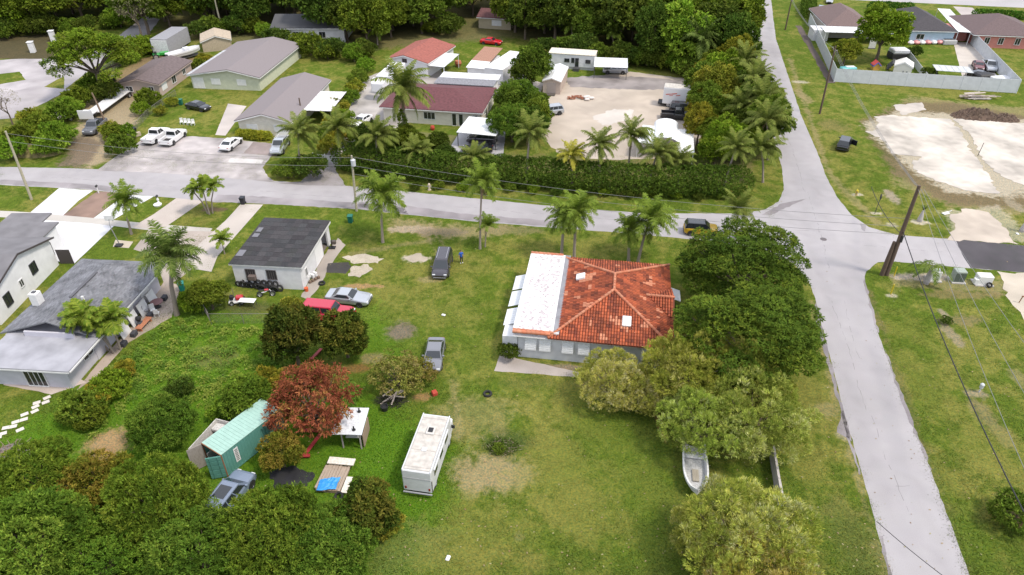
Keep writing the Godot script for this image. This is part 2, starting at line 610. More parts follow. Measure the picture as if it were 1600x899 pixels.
	ar[Mesh.ARRAY_VERTEX] = v
	ar[Mesh.ARRAY_NORMAL] = n
	ar[Mesh.ARRAY_TEX_UV] = u
	ar[Mesh.ARRAY_TEX_UV2] = u2
	ar[Mesh.ARRAY_INDEX] = ix
	var am := ArrayMesh.new()
	am.add_surface_from_arrays(Mesh.PRIMITIVE_TRIANGLES, ar)
	struct_(am, "ground", m)

func patch(r: PackedFloat32Array, g: PackedFloat32Array, bl: PackedFloat32Array, nb: PackedByteArray, nd: PackedByteArray, c: Color, amount: float, soft: float, poly: PackedVector2Array) -> void:
	if amount <= 0.0:
		return
	var box := Rect2(poly[0], Vector2.ZERO)
	for p in poly:
		box = box.expand(p)
	box = box.grow(soft * 0.8)
	var s := MAPW / GW
	var x0 := clampi(int((box.position.x - GX) * s), 0, MAPW - 1)
	var x1 := clampi(int((box.end.x - GX) * s), 0, MAPW - 1)
	var y0 := clampi(int((box.position.y - GZ) * s), 0, MAPH - 1)
	var y1 := clampi(int((box.end.y - GZ) * s), 0, MAPH - 1)
	var cnt := poly.size()
	for j in range(y0, y1 + 1):
		for i in range(x0, x1 + 1):
			var p := Vector2(GX + i / s, GZ + j / s)
			var best := 1e9
			for k in cnt:
				var dd := p.distance_squared_to(Geometry2D.get_closest_point_to_segment(p, poly[k], poly[(k + 1) % cnt]))
				if dd < best:
					best = dd
			var sd := sqrt(best) / soft
			if not Geometry2D.is_point_in_polygon(p, poly):
				sd = -sd
			var q := j * MAPW + i
			var t := clampf(sd * 1.3 + 0.35 + (nb[q] - 128) / 170.0 + (nd[q] - 128) / 150.0, 0.0, 1.0) * amount
			if t > 0.0:
				var f := 0.86 + nd[q] / 900.0
				r[q] = lerpf(r[q], c.r * f, t)
				g[q] = lerpf(g[q], c.g * f, t)
				bl[q] = lerpf(bl[q], c.b * f, t)

func make_roads() -> void:
	var asphalt := Color(0.39, 0.37, 0.38)
	var n1 := noise(0.07, 4, 51)
	var n2 := noise(0.5, 3, 52)
	var mid := [Vector2(0, 0)]
	mid = []
	for p in [[1192, -10], [1194, 60], [1206, 110], [1225, 180], [1250, 260], [1284, 380], [1315, 470], [1365, 640], [1452, 899], [1500, 1040]]:
		var q := G(p[0], p[1])
		mid.append(Vector2(q.x, q.z))
	var cross := []
	for p in [[-60, 272], [0, 275], [240, 288], [440, 302], [640, 320], [860, 340], [1060, 356], [1250, 372]]:
		var q := G(p[0], p[1])
		cross.append(Vector2(q.x, q.z))
	var tone := func(p: Vector2) -> Color:
		var t := 1.0 + 0.14 * n1.get_noise_2d(p.x, p.y) + 0.1 * n2.get_noise_2d(p.x, p.y)
		for line in [mid, cross]:
			var best := 1e9
			for k in line.size() - 1:
				best = minf(best, p.distance_to(Geometry2D.get_closest_point_to_segment(p, line[k], line[k + 1])))
			if best < 3.6:
				t -= 0.09 * exp(-pow((best - 1.35) / 0.5, 2.0)) * (0.6 + n1.get_noise_2d(p.x * 3.0, p.y * 0.7))
		return Color(asphalt.r * t, asphalt.g * t, asphalt.b * t)
	var outline := [
		[-90, 256], [0, 261], [110, 263], [240, 268], [420, 282], [500, 288], [560, 292], [640, 300], [700, 306], [850, 321], [1000, 333], [1150, 334], [1195, 328], [1217, 315], [1225, 297], [1222, 262], [1210, 220], [1197, 170], [1185, 110], [1176, 62], [1171, 30], [1163, -20],
		[1203, -20], [1208, 25], [1213, 62], [1229, 110], [1252, 180], [1278, 240], [1291, 275], [1308, 308], [1332, 337], [1358, 355], [1400, 367], [1490, 374], [1600, 384], [1700, 394],
		[1700, 436], [1600, 426], [1500, 418], [1400, 409], [1372, 410], [1354, 424], [1350, 440], [1358, 470], [1372, 520], [1409, 620], [1453, 730], [1515, 899], [1570, 1040],
		[1432, 1040], [1390, 899], [1350, 750], [1318, 640], [1290, 530], [1275, 470], [1266, 445], [1240, 412], [1200, 394], [1150, 382], [1060, 372], [960, 363], [860, 356], [740, 346], [640, 336], [560, 327], [440, 320], [330, 315], [240, 307], [130, 296], [0, 289], [-90, 284]]
	struct_(sheet(P2(outline), 0.004, 0.8, 0.055, tone), "road", vmat("asphalt", 0.92, "grain", 0.5))
	var edge_mat := mk("edge_asphalt", Color(0.12, 0.105, 0.11), 0.9, "grain", 0.4)
	# broken dark strips of older asphalt along the edges
	for e in [[[1222, 318], [1262, 310], [1205, 336], [1190, 336]], [[1311, 662], [1318, 640], [1331, 690], [1308, 676]], [[1352, 436], [1349, 441], [1371, 520], [1374, 520]], [[1383, 545], [1413, 625], [1457, 735], [1453, 733], [1406, 620]], [[1274, 468], [1281, 500], [1320, 650], [1345, 742], [1342, 742], [1315, 650], [1275, 500]], [[1374, 838], [1388, 899], [1398, 930], [1392, 890], [1380, 838]], [[600, 331], [740, 345], [860, 354], [860, 345], [720, 334], [640, 322], [560, 316], [560, 324]]]:
		slab(e, 0.008, "road_patch", Color(0.27, 0.245, 0.255), 0.25, 0.12, 0.7)
	slab([[1493, 374], [1600, 384], [1700, 394], [1700, 436], [1600, 426], [1517, 419], [1504, 398]], 0.012, "new_asphalt", Color(0.075, 0.068, 0.075), 0.25, 0.03, 1.0)
	for e in [[[330, 316], [440, 320], [560, 327], [640, 336], [630, 325], [540, 316], [420, 308], [340, 304]], [[0, 288], [130, 295], [200, 302], [190, 293], [110, 286], [0, 281]]]:
		slab(e, 0.008, "road_patch", Color(0.3, 0.275, 0.285), 0.3, 0.15, 0.9)
	slab([[1345, 349], [1354, 352], [1352, 362], [1346, 358]], 0.009, "road_patch", Color(0.3, 0.28, 0.29), 0.2, 0.1, 0.5)
	var ck := MB.new()
	ck.col = Color(0.24, 0.225, 0.23)
	for q in [[1190, 60, 1210, 130, 0.03], [1212, 120, 1236, 190, 0.04], [1230, 215, 1262, 305, 0.035], [1205, 150, 1222, 200, 0.03], [1262, 300, 1300, 420, 0.03], [1300, 470, 1352, 640, 0.025], [1362, 650, 1420, 800, 0.025], [1320, 470, 1345, 560, 0.02], [1150, 352, 1290, 362, 0.03], [1260, 330, 1345, 352, 0.02], [1350, 384, 1480, 394, 0.03], [700, 322, 1000, 349, 0.03], [380, 296, 640, 318, 0.03], [60, 276, 330, 296, 0.03], [900, 340, 905, 356, 0.02], [560, 310, 556, 325, 0.02], [1400, 760, 1470, 770, 0.02]]:
		var a := G(q[0], q[1])
		var c := G(q[2], q[3])
		var s := (c - a).cross(Vector3.UP).normalized()
		var cnt := int(a.distance_to(c) / 0.5)
		var last := a
		var off := 0.0
		for k in range(1, cnt + 1):
			off = off * 0.92 + rng.randfn(0, 0.06)
			var p := a.lerp(c, float(k) / cnt) + s * off
			var w: float = q[4] * rng.randf_range(0.2, 1.0)
			if rng.randf() < 0.7:
				ck.quad(last - s * w + Vector3(0, 0.007, 0), last + s * w + Vector3(0, 0.007, 0), p + s * w + Vector3(0, 0.007, 0), p - s * w + Vector3(0, 0.007, 0))
			last = p
	struct_(ck.mesh(), "road_cracks", vmat("asphalt", 0.9))
	var mh := MB.new()
	mh.lathe([Vector2(0.4, 0.005), Vector2(0.4, 0.018), Vector2(0.0, 0.018)], 14)
	single(mh, "manhole_cover", "dark round manhole cover in the road junction", "manhole", edge_mat, G(1287, 374))
	# parking apron of the tan house and drives on the far side of the street
	var apron := Color(0.4, 0.365, 0.36)
	slab([[150, 267], [176, 248], [222, 218], [300, 213], [346, 216], [420, 224], [430, 232], [424, 244], [410, 262], [418, 276], [430, 285], [300, 274], [240, 270]], 0.012, "parking_apron", apron, 0.4, 0.08, 0.8)
	slab([[395, 222], [445, 226], [432, 244], [380, 240]], 0.016, "parking_bay", Color(0.28, 0.23, 0.22), 0.3, 0.08, 0.8)
	slab([[360, 247], [412, 250], [408, 256], [355, 254]], 0.02, "concrete_strip", Color(0.6, 0.57, 0.56), 0.1, 0.03)
	slab([[356, 162], [385, 166], [352, 212], [336, 211]], 0.01, "concrete_walk", Color(0.5, 0.45, 0.42), 0.15, 0.03).visible = true
	slab([[430, 286], [470, 284], [492, 262], [500, 250], [528, 248], [524, 265], [540, 291], [480, 290]], 0.008, "gate_drive", Color(0.3, 0.275, 0.28), 0.3, 0.1, 0.9)
	slab([[505, 250], [527, 246], [570, 205], [600, 160], [612, 120], [560, 130], [540, 185]], 0.008, "side_drive", Color(0.42, 0.39, 0.37), 0.3, 0.1, 0.9)
	# gravel yard of the middle compound
	slab([[845, 215], [850, 170], [870, 132], [935, 118], [985, 112], [1080, 124], [1100, 150], [1095, 215], [1075, 245], [960, 250], [880, 245]], 0.008, "gravel_yard", Color(0.47, 0.4, 0.33), 0.16, 0.25, 1.1)
	slab([[880, 122], [930, 118], [1000, 120], [1080, 128], [1070, 140], [980, 140], [890, 136]], 0.012, "asphalt_strip", Color(0.27, 0.24, 0.23), 0.35, 0.35, 0.9)
	slab([[926, 182], [960, 170], [990, 172], [985, 188], [940, 196]], 0.013, "chalk_patch", Color(0.58, 0.53, 0.48), 0.1, 0.45, 0.8)
	slab([[640, 205], [712, 212], [735, 205], [702, 236], [660, 232]], 0.004, "front_lawn", Color(0.15, 0.15, 0.04), 0.2, 0.1, 1.0)
	slab([[700, 236], [720, 203], [790, 206], [786, 245], [735, 242]], 0.009, "carport_slab", Color(0.44, 0.43, 0.45), 0.12, 0.02)
	slab([[560, 212], [575, 120], [650, 90], [690, 110], [700, 150], [600, 215]], 0.006, "patio_ground", Color(0.36, 0.33, 0.31), 0.3, 0.2, 1.1)
	slab([[690, 118], [780, 110], [850, 130], [842, 150], [770, 150]], 0.007, "patio_paving", Color(0.5, 0.45, 0.42), 0.2, 0.1, 1.1)
	# left neighbours: white drives, walk and soil bed
	var white := Color(0.66, 0.66, 0.68)
	slab([[92, 294], [145, 298], [122, 314], [97, 338], [46, 333]], 0.012, "white_drive", white, 0.04, 0.02)
	slab([[196, 304], [240, 307], [205, 327], [178, 343], [146, 341]], 0.012, "white_drive", white, 0.05, 0.02)
	slab([[152, 299], [192, 302], [146, 341], [97, 337]], 0.008, "soil_bed", Color(0.24, 0.16, 0.125), 0.35, 0.06, 0.6)
	slab([[-30, 328], [46, 332], [146, 341], [236, 350], [332, 357], [328, 362], [232, 360], [140, 349], [40, 342], [-30, 338]], 0.016, "sidewalk", Color(0.5, 0.47, 0.43), 0.1, 0.02)
	slab([[40, 342], [140, 349], [178, 353], [116, 412], [60, 405], [20, 380]], 0.012, "white_forecourt", white, 0.04, 0.02)
	slab([[275, 310], [318, 314], [254, 358], [206, 355], [240, 335]], 0.02, "concrete_drive", Color(0.49, 0.43, 0.39), 0.14, 0.02)
	slab([[376, 319], [411, 320], [340, 400], [330, 425], [300, 420], [282, 408], [352, 345]], 0.02, "concrete_drive", Color(0.5, 0.45, 0.41), 0.14, 0.02)
	slab([[232, 360], [254, 358], [340, 362], [318, 395], [282, 408], [300, 420], [280, 436], [258, 448], [240, 400], [208, 390]], 0.012, "concrete_drive", Color(0.42, 0.36, 0.32), 0.18, 0.02)
	slab([[180, 375], [208, 378], [201, 388], [176, 386]], 0.02, "concrete_pad", Color(0.52, 0.45, 0.36), 0.08, 0.0)
	slab([[256, 440], [284, 446], [275, 470], [268, 496], [200, 536], [150, 590], [115, 614], [160, 560], [215, 500]], 0.01, "patio_paving", Color(0.45, 0.37, 0.31), 0.22, 0.08, 0.8)
	slab([[5, 602], [10, 580], [90, 572], [118, 590], [135, 598], [80, 617], [60, 612]], 0.014, "patio_slab", Color(0.52, 0.44, 0.39), 0.2, 0.05, 0.8)
	# concrete by the garage
	slab([[478, 450], [505, 400], [528, 372], [540, 383], [520, 410], [500, 445], [482, 470], [470, 464]], 0.012, "garage_apron", Color(0.4, 0.35, 0.31), 0.25, 0.1, 0.8)
	slab([[512, 412], [545, 410], [548, 418], [540, 428], [510, 426]], 0.014, "asphalt_piece", Color(0.06, 0.055, 0.055), 0.3, 0.08, 0.6)
	slab([[534, 402], [565, 397], [600, 404], [590, 412], [548, 411]], 0.012, "limestone_patch", Color(0.48, 0.42, 0.34), 0.15, 0.25, 0.6)
	slab([[549, 417], [575, 413], [582, 422], [562, 434], [544, 432]], 0.012, "limestone_patch", Color(0.46, 0.4, 0.32), 0.15, 0.25, 0.6)
	slab([[630, 402], [650, 396], [668, 402], [662, 410], [640, 409]], 0.012, "limestone_patch", Color(0.5, 0.43, 0.34), 0.2, 0.3, 0.6)
	# strip of paving in front of the tiled house
	slab([[772, 580], [787, 540], [806, 560], [905, 582], [902, 590]], 0.01, "house_path", Color(0.42, 0.37, 0.34), 0.2, 0.06, 0.8)
	# chalky fill on the cleared land at the right
	var chalk := Color(0.55, 0.5, 0.44)
	slab([[1368, 182], [1392, 180], [1430, 183], [1484, 186], [1500, 205], [1520, 240], [1548, 280], [1561, 303], [1510, 298], [1462, 283], [1432, 268], [1425, 255], [1440, 245], [1392, 240], [1386, 222], [1352, 206], [1372, 202]], 0.03, "limestone_pad", chalk, 0.3, 0.35, 0.6, "chalk", 0.12)
	slab([[1490, 186], [1560, 190], [1640, 196], [1700, 205], [1700, 300], [1620, 298], [1575, 280], [1548, 262], [1530, 240], [1520, 215]], 0.03, "limestone_pad", chalk, 0.3, 0.35, 0.6, "chalk", 0.12)
	slab([[1480, 375], [1492, 352], [1484, 338], [1510, 326], [1545, 332], [1566, 350], [1580, 372], [1592, 382]], 0.02, "limestone_track", Color(0.5, 0.43, 0.36), 0.2, 0.3, 0.8, "chalk", 0.06)
	slab([[1396, 165], [1440, 160], [1448, 172], [1410, 180]], 0.02, "gravel_patch", Color(0.5, 0.45, 0.4), 0.2, 0.3, 0.8)
	slab([[1558, 424], [1640, 432], [1660, 500], [1600, 500], [1578, 470]], 0.02, "limestone_track", Color(0.5, 0.44, 0.36), 0.2, 0.3, 0.8, "chalk", 0.06)
	# streets beyond
	slab([[1203, -10], [1250, -4], [1640, 14], [1760, 20], [1760, -10], [1600, -12], [1250, -30]], 0.006, "far_street", Color(0.42, 0.4, 0.41), 0.1, 0.05, 3.0)
	slab([[1490, 10], [1520, 12], [1540, 30], [1510, 32]], 0.01, "far_drive", Color(0.45, 0.4, 0.38), 0.15, 0.05, 2.0)
	slab([[-20, 95], [30, 92], [85, 92], [120, 108], [60, 140], [-20, 160], [-20, 135], [40, 125], [30, 112], [-20, 118]], 0.006, "far_drive", Color(0.42, 0.39, 0.4), 0.25, 0.1, 1.2)
	slab([[100, 140], [160, 95], [230, 55], [250, 30], [225, 25], [180, 60], [100, 105]], 0.01, "far_street", Color(0.36, 0.34, 0.35), 0.25, 0.1, 1.4)
	slab([[-20, 150], [60, 135], [110, 140], [60, 165], [20, 185], [-20, 188]], 0.014, "far_street", Color(0.4, 0.37, 0.38), 0.2, 0.1, 1.4)
	slab([[1490, 66], [1518, 66], [1560, 120], [1540, 128], [1505, 125]], 0.01, "concrete_drive", Color(0.52, 0.47, 0.42), 0.15, 0.03)
	# stepping stones of the grey house's lawn
	var st := thing("stepping_stone_path", "two staggered rows of pale stepping stones across the left lawn", "stepping stones", G(40, 650))
	for p in [[73, 622], [71, 629], [55, 636], [54, 643], [38, 648], [37, 656], [24, 660], [20, 667], [9, 669], [4, 678], [31, 672], [-4, 684], [57, 630]]:
		var q := G(p[0], p[1]) - st.position
		var b := MB.new()
		b.x = Transform3D(Basis(Vector3.UP, rng.randf_range(0.3, 0.9)), q)
		b.box(Vector3(0, 0.025, 0), Vector3(0.62, 0.05, 0.42), 0.02)
		add(b, "stone", mk("pale_stone", Color(0.55, 0.51, 0.47), 0.9, "grain", 0.8), st)

# ---------------------------------------------------------------- plants
var kinds := {}
var frond_kinds := {}
var bark: Material
var leafmat: StandardMaterial3D

func rdir(r: RandomNumberGenerator) -> Vector3:
	var y := r.randf_range(-1, 1)
	var t := r.randf_range(0, TAU)
	var s := sqrt(1.0 - y * y)
	return Vector3(s * cos(t), y, s * sin(t))

# many leaf faces in tufts over overlapping lobes [centre, radii]
func foliage(sd: int, lobes: Array, tufts: int, leaves: int, ll: float, lw: float, pal: Array, o := {}) -> ArrayMesh:
	var r := RandomNumberGenerator.new()
	r.seed = sd
	var out_w: float = o.get("out", 0.6)
	var up_w: float = o.get("up", 0.15)
	var rnd_w: float = o.get("rnd", 0.85)
	var low: float = o.get("low", -0.45)
	var flat: float = o.get("flat", 0.0)
	var size: float = o.get("tuft", ll * 0.45)
	var deep: float = o.get("deep", 0.72)
	var floor_y: float = o.get("floor", 0.1)
	var v := PackedVector3Array()
	var n := PackedVector3Array()
	var c := PackedColorArray()
	var ix := PackedInt32Array()
	var cum := PackedFloat32Array()
	var tot := 0.0
	for l in lobes:
		tot += l[1].x * l[1].z + l[1].x * l[1].y
		cum.append(tot)
	# each lobe has its own cast, as shoots of one branch share their age
	var cast := []
	for l in lobes:
		cast.append([r.randf(), r.randf_range(0.82, 1.18)])
	var made := 0
	var tries := 0
	while made < tufts and tries < tufts * 6:
		tries += 1
		var li := cum.bsearch(r.randf() * tot)
		li = mini(li, lobes.size() - 1)
		var d := rdir(r)
		if d.y < low and r.randf() < 0.85:
			continue
		var rad: Vector3 = lobes[li][1]
		var p: Vector3 = lobes[li][0] + d * rad * (1.05 - 0.4 * pow(r.randf(), 2.2))
		if p.y < floor_y:
			continue
		var hid := false
		for k in lobes.size():
			if k != li and ((p - lobes[k][0]) / lobes[k][1]).length_squared() < deep * deep:
				hid = true
				break
		if hid and r.randf() < 0.9:
			continue
		made += 1
		var nrm := (d / rad).normalized()
		var t: float = clampf(cast[li][0] * 0.6 + r.randf() * 0.5, 0.0, 0.999)
		var pf := t * (pal.size() - 1)
		var base: Color = pal[int(pf)].lerp(pal[int(pf) + 1], pf - int(pf))
		var val: float = cast[li][1] * r.randf_range(0.8, 1.2)
		for k in leaves:
			var dir := (nrm * out_w + rdir(r) * rnd_w + Vector3(0, up_w, 0))
			dir.y *= 1.0 - flat
			dir = dir.normalized()
			var q := p + rdir(r) * size * r.randf()
			var side := dir.cross(rdir(r)).normalized()
			if flat > 0.0:
				side = dir.cross(Vector3.UP + rdir(r) * 0.5).normalized()
			var m := side.cross(dir)
			if m.dot(nrm + Vector3(0, 0.7, 0)) < 0:
				m = -m
				side = -side
			var l := ll * r.randf_range(0.7, 1.25)
			var w := lw * r.randf_range(0.75, 1.2)
			var at := v.size()
			v.append(q)
			v.append(q + dir * l * 0.5 + side * w * 0.5 - m * l * 0.03)
			v.append(q + dir * l - m * l * 0.12)
			v.append(q + dir * l * 0.5 - side * w * 0.5 - m * l * 0.03)
			var f := val * r.randf_range(0.82, 1.18)
			f *= 1.35
			var cc := Color(base.r * f * r.randf_range(0.92, 1.08), base.g * f, base.b * f)
			for j in 4:
				n.append(m)
				c.append(cc)
			ix.append(at); ix.append(at + 2); ix.append(at + 1)
			ix.append(at); ix.append(at + 3); ix.append(at + 2)
	var ar := []
	ar.resize(Mesh.ARRAY_MAX)
	ar[Mesh.ARRAY_VERTEX] = v
	ar[Mesh.ARRAY_NORMAL] = n
	ar[Mesh.ARRAY_COLOR] = c
	ar[Mesh.ARRAY_INDEX] = ix
	var am := ArrayMesh.new()
	am.add_surface_from_arrays(Mesh.PRIMITIVE_TRIANGLES, ar)
	return am

func billow(sd: int, o: Vector3, R: Vector3, cnt: int, r0: float, r1: float, squash := 0.85, low := -0.5) -> Array:
	var r := RandomNumberGenerator.new()
	r.seed = sd
	var l := [[o, R * 0.62]]
	while l.size() < cnt:
		var d := rdir(r)
		if d.y < low:
			continue
		var q := r.randf_range(r0, r1)
		l.append([o + d * (R - Vector3(q, q * squash, q)) * r.randf_range(0.8, 1.16), Vector3(q, q * squash, q)])
	return l

func limbs(sd: int, h: float, rad: float, lobes: Array, cnt: int, lean := Vector3.ZERO) -> ArrayMesh:
	var r := RandomNumberGenerator.new()
	r.seed = sd
	var b := MB.new()
	var fork := Vector3(0, h, 0) + lean
	b.tube([Vector3(0, -0.1, 0), Vector3(r.randf_range(-0.1, 0.1), h * 0.5, r.randf_range(-0.1, 0.1)) + lean * 0.4, fork], [rad * 1.25, rad, rad * 0.8], 8)
	for k in cnt:
		var l: Array = lobes[1 + (k * 7) % (lobes.size() - 1)]
		var e: Vector3 = l[0]
		var m := fork.lerp(e, 0.5) + rdir(r) * 0.25
		b.tube([fork - Vector3(0, rad * 0.5, 0), m, e], [rad * 0.55, rad * 0.36, rad * 0.12], 5)
	return b.mesh()

func kind(key: String, trunk: ArrayMesh, crown: ArrayMesh, mid: float) -> void:
	kinds[key] = [trunk, crown, mid]

func make_plants() -> void:
	bark = mk("bark", Color(0.13, 0.1, 0.075), 0.95, "streak", 0.9)
	leafmat = vmat("leaf", 0.8, "", 0.2, Color(0.2, 0.3, 0.04))
	leafmat.metallic_specular = 0.2
	var mango := [Color(0.042, 0.082, 0.011), Color(0.068, 0.12, 0.014), Color(0.1, 0.16, 0.02), Color(0.15, 0.2, 0.028)]
	for k in 3:
		var l := billow(100 + k, Vector3(0, 3.3, 0), Vector3(4.0, 3.0, 4.0), 92, 0.4, 1.05)
		kind("mango%d" % k, limbs(110 + k, 1.6, 0.22, l, 10), foliage(120 + k, l, 3100, 10, 0.27, 0.1, mango, {"up": 0.35, "tuft": 0.2, "deep": 0.82}), 3.6)
	var bronze := [Color(0.05, 0.08, 0.012), Color(0.13, 0.14, 0.02), Color(0.22, 0.17, 0.04)]
	var lb := billow(133, Vector3(0, 2.9, 0), Vector3(3.2, 2.6, 3.2), 40, 0.5, 1.0)
	kind("bronze", limbs(134, 1.4, 0.18, lb, 8), foliage(135, lb, 1700, 8, 0.34, 0.11, bronze, {"up": 0.3}), 3.0)
	var green2 := [Color(0.034, 0.062, 0.008), Color(0.05, 0.082, 0.01), Color(0.07, 0.105, 0.012), Color(0.12, 0.15, 0.017)]
	for k in 2:
		var l := billow(140 + k, Vector3(0, 5.0, 0), Vector3(6.4, 4.0, 6.4), 96, 0.8, 1.7, 0.42, -0.6)
		kind("spreading%d" % k, limbs(145 + k, 2.6, 0.35, l, 14), foliage(150 + k, l, 5200, 9, 0.3, 0.11, green2, {"flat": 0.6, "up": 0.1, "low": -0.2, "deep": 0.85}), 5.4)
	var oliv := [Color(0.11, 0.14, 0.025), Color(0.2, 0.24, 0.04), Color(0.31, 0.33, 0.07), Color(0.36, 0.36, 0.16)]
	var oliv2 := [Color(0.14, 0.16, 0.03), Color(0.26, 0.27, 0.05), Color(0.37, 0.33, 0.08), Color(0.38, 0.35, 0.2)]
	for k in 3:
		var l := billow(160 + k, Vector3(0, 3.4, 0), Vector3(4.6, 3.2, 4.6), 84, 0.45, 1.0, 1.0)
		kind("olive%d" % k, limbs(165 + k, 1.5, 0.22, l, 16), foliage(170 + k, l, 4400, 10, 0.3, 0.05, oliv if k != 1 else oliv2, {"up": 0.45, "out": 0.8, "rnd": 0.55, "tuft": 0.2, "deep": 0.85}), 3.8)
	var rust := [Color(0.12, 0.035, 0.022), Color(0.16, 0.05, 0.03), Color(0.22, 0.08, 0.045), Color(0.17, 0.12, 0.03)]
	var lr := billow(180, Vector3(0, 2.7, 0), Vector3(3.0, 2.5, 3.0), 46, 0.5, 0.9)
	kind("rust", limbs(181, 1.2, 0.16, lr, 18), foliage(182, lr, 1700, 7, 0.27, 0.08, rust, {"up": -0.6, "rnd": 0.7}), 3.0)
	var glossy := [Color(0.022, 0.042, 0.008), Color(0.06, 0.075, 0.012), Color(0.12, 0.1, 0.02)]
	for k in 2:
		var l := billow(190 + k, Vector3(0, 2.5, 0), Vector3(2.1, 2.5, 2.1), 34, 0.45, 0.8)
		kind("glossy%d" % k, limbs(192 + k, 1.1, 0.13, l, 8), foliage(194 + k, l, 1300, 8, 0.3, 0.12, glossy, {"up": 0.1}), 2.8)
	var sparse := [Color(0.09, 0.11, 0.02), Color(0.17, 0.17, 0.035), Color(0.2, 0.16, 0.06)]
	var ls := billow(200, Vector3(0, 1.7, 0), Vector3(2.4, 1.5, 2.2), 26, 0.35, 0.7)
	kind("sparse", limbs(201, 0.7, 0.09, ls, 22), foliage(202, ls, 620, 8, 0.22, 0.08, sparse, {"rnd": 1.0}), 1.9)
	var pals := {
		"broad": [Color(0.055, 0.09, 0.012), Color(0.085, 0.125, 0.015), Color(0.125, 0.165, 0.022)],
		"bright": [Color(0.06, 0.115, 0.012), Color(0.11, 0.18, 0.016), Color(0.17, 0.235, 0.028)],
		"dark": [Color(0.035, 0.062, 0.012), Color(0.055, 0.085, 0.014), Color(0.08, 0.11, 0.018)],
		"yellow": [Color(0.09, 0.11, 0.014), Color(0.17, 0.175, 0.022), Color(0.27, 0.23, 0.035)]}
	var i := 0
	for key in pals:
		for k in 2:
			i += 1
			var l := billow(210 + i, Vector3(0, 4.4, 0), Vector3(3.6, 3.4, 3.6), 40, 0.6, 1.3, 0.8)
			kind("%s%d" % [key, k], limbs(230 + i, 2.0, 0.2, l, 7), foliage(250 + i, l, 1250, 8, 0.46, 0.2, pals[key], {"up": 0.15}), 4.8)
	for key in pals:
		i += 1
		var l := billow(270 + i, Vector3(0, 0.75, 0), Vector3(1.2, 0.85, 1.2), 18, 0.25, 0.5)
		kind("shrub_" + key, limbs(280 + i, 0.3, 0.05, l, 6), foliage(290 + i, l, 420, 8, 0.2, 0.08, pals[key], {"up": 0.3}), 0.9)
	# umbrella-shaped crown on open limbs
	var lu := []
	var r := RandomNumberGenerator.new()
	r.seed = 77
	for k in 40:
		var t := r.randf() * TAU
		var q := sqrt(r.randf()) * 5.2
		lu.append([Vector3(cos(t) * q, 7.6 - q * q * 0.11 + r.randf_range(-0.5, 0.3) - (1.4 if k % 4 == 0 else 0.0), sin(t) * q), Vector3(1.3, 0.55, 1.3)])
	kind("umbrella", limbs(301, 3.0, 0.26, lu, 16), foliage(302, lu, 2900, 8, 0.36, 0.13, pals.bright.slice(0, 2) + pals.broad.slice(2), {"flat": 0.5, "low": -0.3}), 7.5)
	# leafless tree
	var bt := MB.new()
	branch(bt, r, Vector3.ZERO, Vector3(0.05, 1, 0), 2.6, 0.22, 0)
	kind("bare", bt.mesh(), foliage(305, [[Vector3(0, 6.2, 0), Vector3(3.4, 2.2, 3.4)]], 260, 4, 0.25, 0.07, [Color(0.2, 0.17, 0.1), Color(0.26, 0.22, 0.15)], {}), 5.6)
	make_fronds()

func branch(b: MB, r: RandomNumberGenerator, p: Vector3, d: Vector3, l: float, w: float, depth: int) -> void:
	var e := p + d * l
	b.tube([p, p.lerp(e, 0.5) + rdir(r) * l * 0.06, e], [w, w * 0.85, w * 0.68], 6 if depth < 2 else (4 if depth < 4 else 3), false)
	if depth >= 5:
		return
	for k in (3 if depth < 4 else 4):
		var nd := (d + rdir(r) * 0.85 + Vector3(0, 0.12, 0)).normalized()
		branch(b, r, e, nd, l * r.randf_range(0.6, 0.78), w * 0.6, depth + 1)

# shades of one kind of leaf, as trees differ in age and health
func tint(k: int) -> Material:
	var c: Color = [Color(1, 1, 1), Color(0.91, 0.93, 0.92), Color(1.0, 0.97, 0.9), Color(0.96, 1.0, 0.94), Color(1.0, 0.955, 0.9)][k % 5]
	if k % 5 == 0:
		return leafmat
	var key := "leaf_shade_%d" % (k % 5)
	if not M.has(key):
		var m: StandardMaterial3D = leafmat.duplicate()
		m.resource_name = key
		m.albedo_color = c
		M[key] = m
	return M[key]

func plant(key: String, called: String, label: String, cat: String, at: Vector3, sc: float, group := "", yaw := -1.0, tall := 1.0, m: Material = null) -> Node3D:
	var o := thing(called, label, cat, at, yaw if yaw >= 0.0 else rng.randf() * TAU, group)
	o.scale = Vector3(sc, sc * tall, sc)
	put(kinds[key][0], "stem" if cat in ["shrub", "bush"] else "trunk", bark, o)
	put(kinds[key][1], "foliage" if cat in ["shrub", "bush"] else "crown", m if m else tint(int(absf(at.x) * 7.0 + absf(at.z) * 3.0)), o)
	return o

# tree whose crown is centred at a surveyed spot
func tree(key: String, px: float, py: float, sc: float, called: String, label: String, cat := "tree", group := "", tall := 1.0, yaw := -1.0) -> Node3D:
	var g := G(px, py, kinds[key][2] * sc * tall)
	g.y = 0
	return plant(key, called, label, cat, g, sc, group, yaw, tall)

